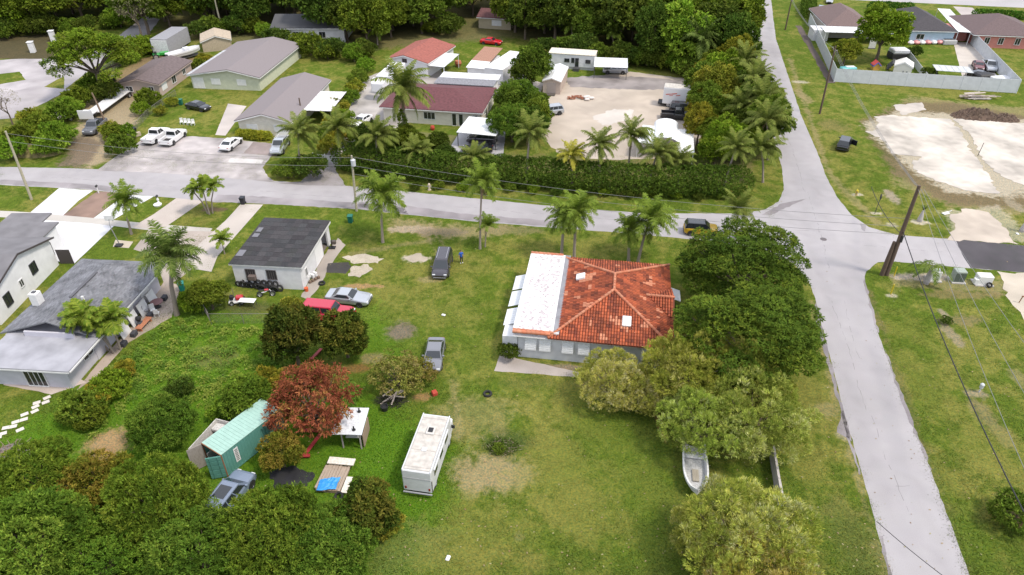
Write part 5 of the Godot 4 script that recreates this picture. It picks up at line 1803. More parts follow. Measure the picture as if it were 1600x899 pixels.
func wheel(n: Node3D, x: float, z: float, r: float, s: float) -> void:
	var t := MB.new()
	t.x = Transform3D(Basis(Vector3.RIGHT, PI / 2 * s), Vector3(x, r, z))
	t.lathe([Vector2(r * 0.62, -0.1), Vector2(r * 0.95, -0.1), Vector2(r, -0.06), Vector2(r, 0.07), Vector2(r * 0.95, 0.11), Vector2(r * 0.66, 0.11)], 16)
	var w := add(t, "wheel", mk("tyre", Color(0.02, 0.02, 0.02), 0.9), n)
	var k := MB.new()
	k.x = t.x
	k.lathe([Vector2(r * 0.66, 0.1), Vector2(r * 0.6, 0.07), Vector2(r * 0.2, 0.075), Vector2(0.0, 0.1)], 12)
	add(k, "rim", mk("alloy", Color(0.42, 0.42, 0.44), 0.35, "", 1.0, 0.6), w)

func car(shape: String, called: String, label: String, pm: Material, rx: float, ry: float, fx: float, fy: float, o := {}) -> Node3D:
	var a := G(rx, ry)
	var c := G(fx, fy)
	var S: Dictionary = SHAPES[shape]
	var n := thing(called, label, o.get("cat", "pickup truck" if shape == "pickup" else ("car" if shape in ["sedan", "coupe"] else ("van" if shape == "van" else "SUV"))), (a + c) / 2, heading(a, c), o.get("group", ""))
	var L: float = S.L * o.get("len", 1.0)
	var W: float = S.W
	var hw := W / 2
	var top: Array = S.top
	var rings := []
	var xs := []
	for k in 25:
		xs.append(-0.5 + k / 24.0)
	var yb := 0.28
	for x in xs:
		var y := 0.0
		for k in top.size() - 1:
			if x >= top[k][0] - 1e-6:
				y = lerpf(top[k][1], top[k + 1][1], clampf((x - top[k][0]) / (top[k + 1][0] - top[k][0]), 0, 1))
		var taper := 1.0 - 0.16 * pow(clampf((absf(x) - 0.36) / 0.14, 0, 1), 2.0)
		var w := hw * taper
		var bot := yb + 0.14 * pow(clampf((absf(x) - 0.42) / 0.08, 0, 1), 2.0)
		var half := [[w * 0.9, bot], [w * 0.99, bot + 0.1], [w, lerpf(bot, y, 0.55)], [w * 0.985, lerpf(bot, y, 0.85)], [w * 0.93, y - 0.02], [w * 0.8, y + 0.015], [w * 0.4, y + 0.035]]
		var ring := []
		for q in half:
			ring.append(Vector3(x * L, q[1], q[0]))
		half.reverse()
		for q in half:
			ring.append(Vector3(x * L, q[1], -q[0]))
		rings.append(ring)
	var b := MB.new()
	b.loft(rings)
	# cabin
	var cab: Array = S.cab
	var belt := 0.0
	var ry2: float = S.roof
	for q in top:
		if q[0] > cab[0] - 0.03 and q[0] < cab[3]:
			belt = maxf(belt, q[1])
	belt -= 0.03
	var wb := hw * 0.93
	var wr := hw * 0.74
	var lo := [Vector3(cab[0] * L, belt, wb), Vector3(cab[3] * L, belt, wb), Vector3(cab[3] * L, belt, -wb), Vector3(cab[0] * L, belt, -wb)]
	var hi := [Vector3(cab[1] * L, ry2 - 0.05, wr), Vector3(cab[2] * L, ry2 - 0.05, wr), Vector3(cab[2] * L, ry2 - 0.05, -wr), Vector3(cab[1] * L, ry2 - 0.05, -wr)]
	var cap := [Vector3((cab[1] + 0.025) * L, ry2, wr * 0.86), Vector3((cab[2] - 0.025) * L, ry2, wr * 0.86), Vector3((cab[2] - 0.025) * L, ry2, -wr * 0.86), Vector3((cab[1] + 0.025) * L, ry2, -wr * 0.86)]
	lo.reverse()
	hi.reverse()
	cap.reverse()
	var rm: Material = o.get("roof", pm)
	var cb := MB.new()
	cb.loft([lo, hi, cap])
	if rm == pm:
		b.loft([lo, hi, cap])
	else:
		add(cb, "roof", rm, n)
	lo.reverse()
	hi.reverse()
	if shape == "pickup":
		var x0 := -0.49 * L
		var x1 := -0.1 * L
		for s in [-1.0, 1.0]:
			b.box(Vector3((x0 + x1) / 2, 0.86, s * (hw - 0.09)), Vector3(x1 - x0, 0.56, 0.14), 0.03)
		b.box(Vector3(x0 + 0.04, 0.86, 0), Vector3(0.1, 0.54, W - 0.3), 0.02)
	add(b, "body", pm, n)
	var gm: Material = o.get("glass", glass())
	var pane := func(nm: String, p: Array, u0: float, u1: float, v0: float, v1: float) -> void:
		var at := func(u: float, v: float) -> Vector3:
			return p[0].lerp(p[1], u).lerp(p[3].lerp(p[2], u), v)
		var nn: Vector3 = (p[1] - p[0]).cross(p[3] - p[0]).normalized() * 0.012
		var g := MB.new()
		g.quad(at.call(u0, v0) + nn, at.call(u1, v0) + nn, at.call(u1, v1) + nn, at.call(u0, v1) + nn)
		add(g, nm, gm, n)
	pane.call("windscreen", [lo[1], lo[2], hi[2], hi[1]], 0.05, 0.95, 0.08, 0.93)
	pane.call("rear_window", [lo[3], lo[0], hi[0], hi[3]], 0.07, 0.93, 0.15, 0.9)
	var cuts := [[0.06, 0.48], [0.52, 0.92]]
	if shape in ["suv", "van", "wagon"]:
		cuts = [[0.05, 0.3], [0.33, 0.6], [0.63, 0.92]]
	if shape == "coupe":
		cuts = [[0.12, 0.88]]
	for q in cuts:
		pane.call("side_window", [lo[0], lo[1], hi[1], hi[0]], q[0], q[1], 0.12, 0.88)
		pane.call("side_window", [lo[2], lo[3], hi[3], hi[2]], 1.0 - q[1], 1.0 - q[0], 0.12, 0.88)
	var r := 0.34 if shape in ["sedan", "coupe"] else 0.38
	var black := mk("trim_black", Color(0.018, 0.018, 0.02), 0.6)
	for x in [-0.3, 0.31]:
		for s in [-1.0, 1.0]:
			var ar := MB.new()
			ar.x = Transform3D(Basis(Vector3.RIGHT, PI / 2 * s), Vector3(x * L, r + 0.02, s * (hw - 0.05)))
			ar.lathe([Vector2(0, 0.052), Vector2(r * 1.14, 0.052), Vector2(r * 1.14, 0.0)].map(func(q): return Vector2(q.x, q.y)), 16)
			add(ar, "wheel_arch", black, n)
			wheel(n, x * L, s * (hw - 0.09), r, s)
	var yl: float = top[-2][1]
	for s in [-1.0, 1.0]:
		part(n, "headlight", mk("lamp_glass", Color(0.62, 0.64, 0.66), 0.15), Vector3(0.475 * L, yl - 0.06, s * hw * 0.66), Vector3(0.14, 0.13, 0.36), 0.03)
		part(n, "tail_light", mk("red_lens", Color(0.25, 0.012, 0.01), 0.2), Vector3(-0.483 * L, 0.78, s * hw * 0.72), Vector3(0.1, 0.16, 0.26), 0.03)
		part(n, "mirror", pm, Vector3(cab[3] * L - 0.35, belt + 0.08, s * (hw + 0.06)), Vector3(0.16, 0.14, 0.22), 0.03)
	part(n, "grille", black, Vector3(0.495 * L, 0.58, 0), Vector3(0.05, 0.22, hw * 1.0), 0.01)
	part(n, "front_bumper", o.get("bumper", black), Vector3(0.49 * L, 0.4, 0), Vector3(0.12, 0.14, hw * 1.5), 0.03)
	part(n, "rear_bumper", o.get("bumper", black), Vector3(-0.495 * L, 0.42, 0), Vector3(0.12, 0.16, hw * 1.6), 0.03)
	if shape == "pickup":
		part(n, "cargo_bed", o.get("bed", mk("bed_liner", Color(0.03, 0.028, 0.028), 0.9)), Vector3(-0.295 * L, 0.66, 0), Vector3(0.38 * L, 0.03, W - 0.34))
	return n

func make_vehicles() -> void:
	var white := paint("white", Color(0.68, 0.68, 0.69))
	var silver := paint("silver", Color(0.42, 0.44, 0.47), 0.25)
	silver.metallic = 0.5
	var black := paint("black", Color(0.012, 0.013, 0.017), 0.2)
	var char_ := paint("charcoal", Color(0.06, 0.055, 0.065), 0.25)
	char_.metallic = 0.4
	var n := car("coupe", "coupe", "silver two-door muscle coupe parked beside the garage", silver, 512, 468, 579, 475)
	car("wagon", "red_wagon", "old bright red wagon parked behind the small trees below the garage", paint("red", Color(0.42, 0.015, 0.045), 0.35), 477, 493, 553, 500)
	n = car("van", "minivan", "dark grey minivan facing the camera on the lawn beside a person in blue", char_, 696, 403, 687, 438, {"bumper": mk("grey_bumper", Color(0.3, 0.3, 0.32), 0.4)})
	for s in [-0.55, 0.55]:
		part(n, "roof_rail", mk("rail_silver", Color(0.4, 0.4, 0.42), 0.35, "", 1, 0.5), Vector3(-0.7, 1.79, s), Vector3(2.4, 0.05, 0.05))
	car("sedan", "sedan", "dark grey sedan parked on the grass, partly behind the sparse shrub", paint("steel", Color(0.16, 0.165, 0.19), 0.18), 683, 538, 675, 585)
	n = car("suv", "blue_grey_suv", "dusty blue-grey SUV with dark sunroof parked beside the green container", paint("dusty_blue", Color(0.16, 0.2, 0.28), 0.45), 346, 803, 377, 762)
	part(n, "sunroof", glass(), Vector3(-0.6, 1.725, 0), Vector3(1.2, 0.02, 1.0))
	car("pickup", "white_pickup", "white pickup with covered bed, left of two parked on the apron", white, 228, 230, 262, 206, {"group": "white pickups on the parking apron", "bed": white})
	n = car("pickup", "white_pickup", "white pickup with dark open bed, right of two parked on the apron", white, 251, 236, 292, 205, {"group": "white pickups on the parking apron"})
	car("sedan", "white_sedan", "white sedan parked alone on the worn apron", white, 349, 240, 374, 220)
	n = car("pickup", "silver_pickup", "silver pickup with a ladder rack facing the street", silver, 446, 222, 431, 245)
	for k in 5:
		part(n, "rack_bar", M["white_post"], Vector3(-2.4 + k * 0.5, 1.75, 0), Vector3(0.07, 0.07, 1.7))
	for s in [-0.8, 0.8]:
		part(n, "rack_side", M["white_post"], Vector3(-1.5, 1.4, s), Vector3(2.4, 0.06, 0.06))
	car("sedan", "black_sedan", "black sedan standing alone on the lawn of the pale green house", black, 290, 167, 331, 175)
	car("pickup", "weathered_pickup", "dark pickup with silver hood nose down on the dirt drive", paint("gunmetal", Color(0.1, 0.105, 0.12), 0.4), 161, 194, 138, 214)
	car("suv", "silver_suv", "silver SUV facing left by the mango trees in the gravel yard", silver, 875, 177, 843, 181, {"group": "silver SUVs of the gravel yard"})
	car("suv", "silver_suv", "silver SUV parked under the white canopy by the mobile home", silver, 981, 115, 941, 114, {"group": "silver SUVs of the gravel yard", "len": 1.05})
	car("pickup", "black_pickup", "black crew pickup backed up beside the white box truck", black, 1030, 184, 1086, 187)
	car("suv", "black_suv", "black SUV squeezed between the black pickup and the box truck", black, 1046, 173, 1088, 176)
	n = car("suv", "open_door_suv", "black SUV with one door open on the grass beside the chalky pad", black, 1313, 241, 1323, 219)
	var d := MB.new()
	d.x = Transform3D(Basis(Vector3.UP, 1.0), Vector3(0.75, 0, 0.95))
	d.box(Vector3(-0.5, 0.85, 0), Vector3(1.0, 0.85, 0.08), 0.03)
	add(d, "door", black, n)
	car("suv", "yellow_suv", "yellow compact SUV with black roof driving on the street", paint("mustard", Color(0.5, 0.3, 0.015), 0.3), 1073, 363, 1116, 366, {"roof": black, "len": 0.9})
	car("sedan", "carport_sedan", "black sedan at the front of the flat white carport", black, 768, 238, 724, 236)
	car("suv", "carport_suv", "dark SUV deep under the flat white carport", char_, 772, 224, 734, 222)
	car("suv", "street_suv", "white SUV coming down the street at the very top", white, 1181, 4, 1190, 20, {"bumper": mk("grey_bumper", Color.BLACK)})
	car("coupe", "red_coupe", "bright red car far back among the trees", paint("bright_red", Color(0.5, 0.01, 0.02), 0.3), 757, 68, 778, 70)
	car("sedan", "driveway_sedan", "white car beyond the white gate beside the maroon house", white, 575, 188, 557, 199)
	car("sedan", "grey_blue_sedan", "grey-blue sedan behind the corner hedge at upper right", paint("greyblue", Color(0.22, 0.28, 0.33), 0.3), 1283, 12, 1281, 24)
	car("sedan", "back_sedan", "silver sedan parked at the top beside the brown roofed house", silver, 1297, 0, 1295, 8)
	car("sedan", "junk_sedan", "maroon junk car with raised hood behind the grey shelter", paint("maroon", Color(0.13, 0.03, 0.035), 0.5), 1523, 98, 1532, 116, {"group": "junk cars in the right back garden"})
	car("pickup", "junk_pickup", "silver junk pickup against the right white fence", silver, 1538, 98, 1552, 118, {"group": "junk cars in the right back garden"})
	car("coupe", "junk_coupe", "black car under sheets at the end of the right back garden", black, 1518, 120, 1546, 124, {"group": "junk cars in the right back garden"})
	rv_and_trailers(white)

func rv_and_trailers(white: Material) -> void:
	var shell := mk("rv_shell", Color(0.56, 0.57, 0.58), 0.5, "soft", 0.25)
	var dirty := mk("rv_roof", Color(0.46, 0.43, 0.39), 0.8, "blot", 0.22)
	var black: Material = M["trim_black"]
	# motorhome on the lawn, tail to the camera
	var a := G(654, 776)
	var c := G(684, 690)
	var n := thing("motorhome", "old white motorhome seen from above on the bright lawn", "motorhome", a, heading(a, c))
	var L := 6.2
	var W := 2.35
	var b := MB.new()
	b.box(Vector3(L / 2, 1.72, 0), Vector3(L, 2.3, W), 0.07)
	add(b, "body", shell, n)
	part(n, "roof", dirty, Vector3(L / 2 - 0.03, 2.9, 0), Vector3(L - 0.35, 0.08, W - 0.3), 0.03)
	for k in 4:
		part(n, "roof_seam", mk("seam_dirt", Color(0.33, 0.3, 0.27), 0.9), Vector3(0.4 + k * 1.75, 2.945, 0), Vector3(0.035, 0.012, W - 0.4))
	for s in [-0.95, 0.95]:
		part(n, "tail_light", M["red_lens"], Vector3(-0.01, 0.95, s), Vector3(0.04, 0.25, 0.14), 0.01)
	part(n, "rear_seam", mk("seam_grey", Color(0.3, 0.3, 0.3), 0.7), Vector3(-0.01, 2.05, 0), Vector3(0.03, 0.04, W - 0.1))
	for s in [-1.0, 1.0]:
		part(n, "roof_edge", shell, Vector3(L / 2, 2.89, s * (W / 2 - 0.06)), Vector3(L, 0.12, 0.1), 0.03)
	var v := part(n, "roof_vent", mk("vent_shell", Color(0.5, 0.48, 0.45), 0.7), Vector3(L * 0.68, 3.0, 0.05), Vector3(0.85, 0.2, 0.7), 0.03)
	part(v, "fan", black, Vector3(L * 0.68, 3.11, 0.05), Vector3(0.5, 0.03, 0.4))
	part(n, "hatch", shell, Vector3(L * 0.36, 2.97, 0.05), Vector3(0.42, 0.1, 0.42), 0.03)
	part(n, "cab", shell, Vector3(L + 0.45, 1.1, 0), Vector3(1.2, 1.2, W - 0.2), 0.12)
	part(n, "windscreen", glass(), Vector3(L + 0.06, 1.9, 0), Vector3(0.06, 0.7, W - 0.5))
	for x in [1.3, 3.0, 4.6]:
		part(n, "side_window", glass(), Vector3(x, 1.9, W / 2 + 0.005), Vector3(0.9, 0.55, 0.03))
	part(n, "stripe", mk("tail_dark", Color(0.1, 0.08, 0.07), 0.8), Vector3(0.06, 1.3, W / 2 + 0.005), Vector3(0.1, 1.2, 0.03))
	part(n, "mirror", black, Vector3(L - 0.1, 1.8, W / 2 + 0.2), Vector3(0.12, 0.35, 0.3), 0.03)
	part(n, "awning_roll", shell, Vector3(L * 0.45, 2.6, W / 2 + 0.08), Vector3(L * 0.7, 0.14, 0.14), 0.03)
	for x in [1.2, L - 0.6]:
		for s in [-1.0, 1.0]:
			wheel(n, x, s * (W / 2 - 0.16), 0.4, s)
	part(n, "chassis", black, Vector3(L / 2, 0.5, 0), Vector3(L - 0.2, 0.2, W - 0.5))
	part(n, "rear_bumper", M["grey_bumper"], Vector3(-0.1, 0.5, 0), Vector3(0.12, 0.14, W), 0.03)
	# big white fifth-wheel trailer
	a = G(592, 158)
	c = G(634, 116)
	n = thing("travel_trailer", "big white fifth-wheel travel trailer with rounded nose beside the maroon house", "travel trailer", a, heading(a, c))
	L = 11.0
	W = 2.9
	var wh := mk("gel_coat", Color(0.68, 0.68, 0.7), 0.35)
	part(n, "body", wh, Vector3(L / 2 + 2.2, 2.0, 0), Vector3(L - 2.4, 3.1, W), 0.12)
	b = MB.new()
	var rings := []
	for k in 7:
		var t := k / 6.0
		var x := 2.2 - 2.4 * sin(t * PI / 2)
		var hh := lerpf(1.1, 0.7, t * t)
		var w := lerpf(W / 2, W / 2 - 0.5, t * t)
		rings.append([Vector3(x, 2.5 - hh, w), Vector3(x, 2.5 - hh, -w), Vector3(x, 2.5 + hh, -w), Vector3(x, 2.5 + hh, w)])
	b.loft(rings)
	add(b, "nose", wh, n)
	for x in [5.0, 7.5]:
		part(n, "side_window", glass(), Vector3(x, 2.4, W / 2 + 0.01), Vector3(1.2, 0.7, 0.03))
	part(n, "roof_unit", mk("vent_shell", Color.BLACK), Vector3(6.0, 3.68, 0), Vector3(1.0, 0.3, 0.8), 0.06)
	for x in [8.6, 9.5]:
		for s in [-1.0, 1.0]:
			wheel(n, x, s * (W / 2 - 0.16), 0.4, s)
	# white box truck body with red lettering
	a = G(1034, 167)
	c = G(1078, 171)
	n = thing("box_truck", "white box truck with red lettering beside the black pickups", "truck", a, heading(a, c))
	L = 5.2
	W = 2.5
	part(n, "cargo_box", wh, Vector3(L / 2, 2.1, -W / 2), Vector3(L, 2.9, W), 0.05)
	part(n, "roof", dirty, Vector3(L / 2, 3.58, -W / 2), Vector3(L - 0.1, 0.05, W - 0.1))
	part(n, "cab", wh, Vector3(L + 0.9, 1.3, -W / 2), Vector3(1.8, 1.8, W - 0.3), 0.15)
	part(n, "cab_window", glass(), Vector3(L + 0.9, 1.8, -0.13), Vector3(0.9, 0.6, 0.06))
	part(n, "chassis", black, Vector3(L / 2, 0.55, -W / 2), Vector3(L + 1.6, 0.2, W - 0.5))
	var red := mk("red_vinyl", Color(0.5, 0.06, 0.03), 0.5)
	for q in [[0.9, 2.4, 0.9, 0.14], [1.9, 2.55, 1.0, 0.16], [2.6, 2.3, 0.8, 0.12], [1.4, 2.2, 0.6, 0.09]]:
		var st := MB.new()
		st.x = Transform3D(Basis(Vector3(0, 0, 1), 0.15), Vector3(q[0], q[1], 0.008))
		st.box(Vector3.ZERO, Vector3(q[2], q[3], 0.012))
		add(st, "red_mark", red, n)
	for x in [1.0, L + 0.8]:
		wheel(n, x, -0.2, 0.42, 1.0)
		wheel(n, x, -W + 0.2, 0.42, -1.0)
	# long white flat trailer on the dirt drive
	a = G(140, 190)
	c = G(192, 152)
	n = thing("white_flatbed_trailer", "long white flatbed trailer with raised front on the dirt drive", "trailer", a, heading(a, c))
	L = a.distance_to(c) + 2.2
	W = 2.5
	part(n, "deck", wh, Vector3(L / 2 + 1.0, 0.95, 0), Vector3(L - 2, 0.22, W), 0.04)
	part(n, "front_deck", wh, Vector3(0.4, 1.5, 0), Vector3(2.0, 0.2, W), 0.04)
	part(n, "headboard", wh, Vector3(-0.55, 1.4, 0), Vector3(0.14, 1.5, W), 0.03)
	part(n, "tail_ramp", wh, Vector3(L - 0.6, 1.25, 0), Vector3(2.0, 0.5, W - 0.3), 0.1)
	part(n, "rear_fender", wh, Vector3(L - 1.9, 1.15, -W / 2 - 0.1), Vector3(2.2, 0.25, 0.4), 0.06)
	part(n, "winch_box", black, Vector3(0.4, 1.65, 0.2), Vector3(0.7, 0.16, 0.4))
	for x in [L - 2.4, L - 1.4]:
		for s in [-1.0, 1.0]:
			wheel(n, x, s * (W / 2 + 0.1), 0.4, s)
	part(n, "chassis", black, Vector3(L / 2, 0.7, 0), Vector3(L - 2.4, 0.2, 1.0))
	# white utility cart beside it
	a = G(90, 190)
	n = thing("utility_cart", "small white utility cart with black roll frame in the weeds", "utility cart", a, 0.5)
	part(n, "body", wh, Vector3(0.9, 0.7, 0), Vector3(1.7, 0.55, 1.4), 0.15)
	part(n, "hood", wh, Vector3(-0.5, 0.75, 0), Vector3(1.0, 0.5, 1.2), 0.2)
	part(n, "cargo_tray", black, Vector3(2.3, 0.8, 0), Vector3(1.3, 0.3, 1.4), 0.03)
	b = MB.new()
	for s in [-0.6, 0.6]:
		b.tube([Vector3(0.1, 0.9, s), Vector3(0.5, 1.9, s), Vector3(1.5, 1.9, s), Vector3(1.7, 0.9, s)], [0.04, 0.04, 0.04, 0.04], 6)
	add(b, "roll_frame", black, n)
	part(n, "windscreen", wh, Vector3(0.25, 1.35, 0), Vector3(0.08, 0.9, 1.2))
	for x in [-0.5, 2.1]:
		for s in [-1.0, 1.0]:
			wheel(n, x, s * 0.7, 0.33, s)
	# boat on its trailer and the green tractor behind the brown roofed house
	n = thing("powerboat", "white powerboat on a trailer behind the brown roofed house", "boat", G(290, 92), heading(G(272, 92), G(312, 82)))
	hull(n, 7.4, 2.5, 1.25, wh, wh, 0.6)
	part(n, "console", wh, Vector3(0.6, 2.05, 0), Vector3(1.2, 0.6, 1.0), 0.1)
	part(n, "outboard_motor", black, Vector3(-3.9, 1.2, 0), Vector3(0.5, 1.2, 0.5), 0.1)
	part(n, "trailer_frame", M["dark_post"], Vector3(0, 0.45, 0), Vector3(7.8, 0.14, 1.4))
	for s in [-1.0, 1.0]:
		wheel(n, -0.8, s * 1.0, 0.36, s)
	n = thing("tractor", "bright green compact tractor with roll bar beside the boat", "tractor", G(249, 92), 0.5)
	var green := paint("tractor_green", Color(0.02, 0.28, 0.04), 0.4)
	part(n, "hood", green, Vector3(1.2, 1.05, 0), Vector3(1.8, 0.7, 0.8), 0.12)
	part(n, "seat_deck", green, Vector3(-0.4, 0.95, 0), Vector3(1.4, 0.4, 1.4), 0.08)
	part(n, "seat", black, Vector3(-0.5, 1.35, 0), Vector3(0.5, 0.5, 0.5), 0.08)
	part(n, "loader_bucket", green, Vector3(3.0, 0.5, 0), Vector3(0.7, 0.7, 1.7), 0.05)
	b = MB.new()
	b.tube([Vector3(-0.9, 0.9, -0.6), Vector3(-0.9, 2.5, -0.6), Vector3(-0.9, 2.5, 0.6), Vector3(-0.9, 0.9, 0.6)], [0.06, 0.06, 0.06, 0.06], 6)
	add(b, "roll_bar", black, n)
	for s in [-1.0, 1.0]:
		part(n, "loader_arm", green, Vector3(2.0, 0.9, s * 0.6), Vector3(1.8, 0.15, 0.12))
		wheel(n, 1.6, s * 0.65, 0.42, s)
		wheel(n, -0.6, s * 0.8, 0.62, s)
	# open boat under the olive trees, bow to the camera
	a = G(1084, 714)
	c = G(1084, 774)
	n = thing("skiff", "old white open skiff under the olive green trees", "boat", (a + c) / 2, heading(G(1082, 706), G(1086, 768)))
	hull(n, 5.2, 2.1, 0.75, mk("skiff_white", Color(0.6, 0.6, 0.6), 0.5, "blot", 0.4), mk("skiff_floor", Color(0.4, 0.4, 0.4), 0.8, "stain", 0.6), 0.35)
	part(n, "thwart", mk("skiff_wood", Color(0.28, 0.25, 0.2), 0.9, "streak", 0.5), Vector3(0.7, 0.8, 0), Vector3(1.2, 0.08, 0.5))
	part(n, "thwart", M["skiff_white"], Vector3(-1.3, 0.8, 0), Vector3(0.4, 0.08, 1.6))

# hull with bow towards +x, open inside
func hull(n: Node3D, L: float, W: float, D: float, m: Material, fm: Material, y: float) -> void:
	var outer := []
	var inner := []
	for k in 15:
		var t := k / 14.0
		var w := W / 2 * (1.0 - 0.12 * pow(1.0 - t, 2.0)) * (1.0 if t < 0.45 else sqrt(maxf(0.0, 1.0 - pow((t - 0.45) / 0.55, 2.2))))
		w = maxf(w, 0.03)
		var x := (t - 0.5) * L
		var sheer := D + 0.25 * t * t
		var keel := 0.5 * D * pow(maxf(0, (t - 0.6) / 0.4), 2.0)
		outer.append([Vector3(x, y + keel, 0), Vector3(x, y + keel + D * 0.25, w * 0.72), Vector3(x, y + sheer * 0.75, w), Vector3(x, y + sheer, w), Vector3(x, y + sheer, maxf(w - 0.14, 0.01)), Vector3(x, y + maxf(keel + 0.05, sheer * 0.4), maxf(w - 0.2, 0.005))])
	var b := MB.new()
	var f := MB.new()
	for s in [1.0, -1.0]:
		for k in 14:
			for j in 5:
				var p: Array = [outer[k][j], outer[k + 1][j], outer[k + 1][j + 1], outer[k][j + 1]].map(func(q): return Vector3(q.x, q.y, q.z * s))
				if s < 0:
					p.reverse()
				b.quad(p[0], p[1], p[2], p[3])
	for k in 14:
		var a: Vector3 = outer[k][5]
		var c: Vector3 = outer[k + 1][5]
		f.quad(Vector3(a.x, a.y, a.z), Vector3(c.x, c.y, c.z), Vector3(c.x, c.y, -c.z), Vector3(a.x, a.y, -a.z))
	for s in [1.0, -1.0]:
		var q: Array = outer[0]
		for j in range(1, 5):
			b.tri(Vector3(q[0].x, q[0].y, 0), Vector3(q[j].x, q[j].y, q[j].z * s), Vector3(q[j + 1].x, q[j + 1].y, q[j + 1].z * s))
	add(b, "hull", m, n)
	add(f, "deck", fm, n)

# ---------------------------------------------------------------- things in the yards
func tyre(n: Node3D, at: Transform3D, r := 0.36) -> void:
	var t := MB.new()
	t.x = at
	t.lathe([Vector2(r * 0.6, -0.1), Vector2(r * 0.92, -0.12), Vector2(r, -0.07), Vector2(r, 0.07), Vector2(r * 0.92, 0.12), Vector2(r * 0.6, 0.1), Vector2(r * 0.55, 0.0), Vector2(r * 0.6, -0.1)], 14)
	add(t, "tyre", M["tyre"], n)

func loose_tyre(label: String, at: Vector3, tilt := 0.0, r := 0.38, group := "") -> void:
	var t := MB.new()
	t.x = Transform3D(Basis(Vector3.RIGHT, tilt), Vector3(0, 0.12 if tilt < 0.5 else r, 0))
	t.lathe([Vector2(r * 0.6, -0.1), Vector2(r * 0.92, -0.12), Vector2(r, -0.07), Vector2(r, 0.07), Vector2(r * 0.92, 0.12), Vector2(r * 0.6, 0.1), Vector2(r * 0.55, 0.0), Vector2(r * 0.6, -0.1)], 16)
	single(t, "tyre", label, "tyre", M["tyre"], at, rng.randf() * 3.0, group)

func bin(label: String, px: float, py: float, key: String, c: Color, yaw := 0.0) -> void:
	var n := thing("wheelie_bin", label, "bin", G(px, py), yaw)
	var m := mk(key, c, 0.5)
	var b := MB.new()
	b.loft([[Vector3(-0.24, 0.05, -0.26), Vector3(0.24, 0.05, -0.26), Vector3(0.24, 0.05, 0.26), Vector3(-0.24, 0.05, 0.26)], [Vector3(-0.31, 1.0, -0.36), Vector3(0.31, 1.0, -0.36), Vector3(0.31, 1.0, 0.36), Vector3(-0.31, 1.0, 0.36)]].map(func(q): q.reverse(); return q))
	add(b, "body", m, n)
	part(n, "lid", m, Vector3(0, 1.04, 0), Vector3(0.68, 0.08, 0.8), 0.03)
	for s in [-0.27, 0.27]:
		var w := MB.new()
		w.x = Transform3D(Basis(Vector3(0, 0, 1), PI / 2), Vector3(s, 0.13, -0.3))
		w.lathe([Vector2(0, -0.03), Vector2(0.13, -0.03), Vector2(0.13, 0.03), Vector2(0, 0.03)], 10)
		add(w, "wheel", M["trim_black"], n)

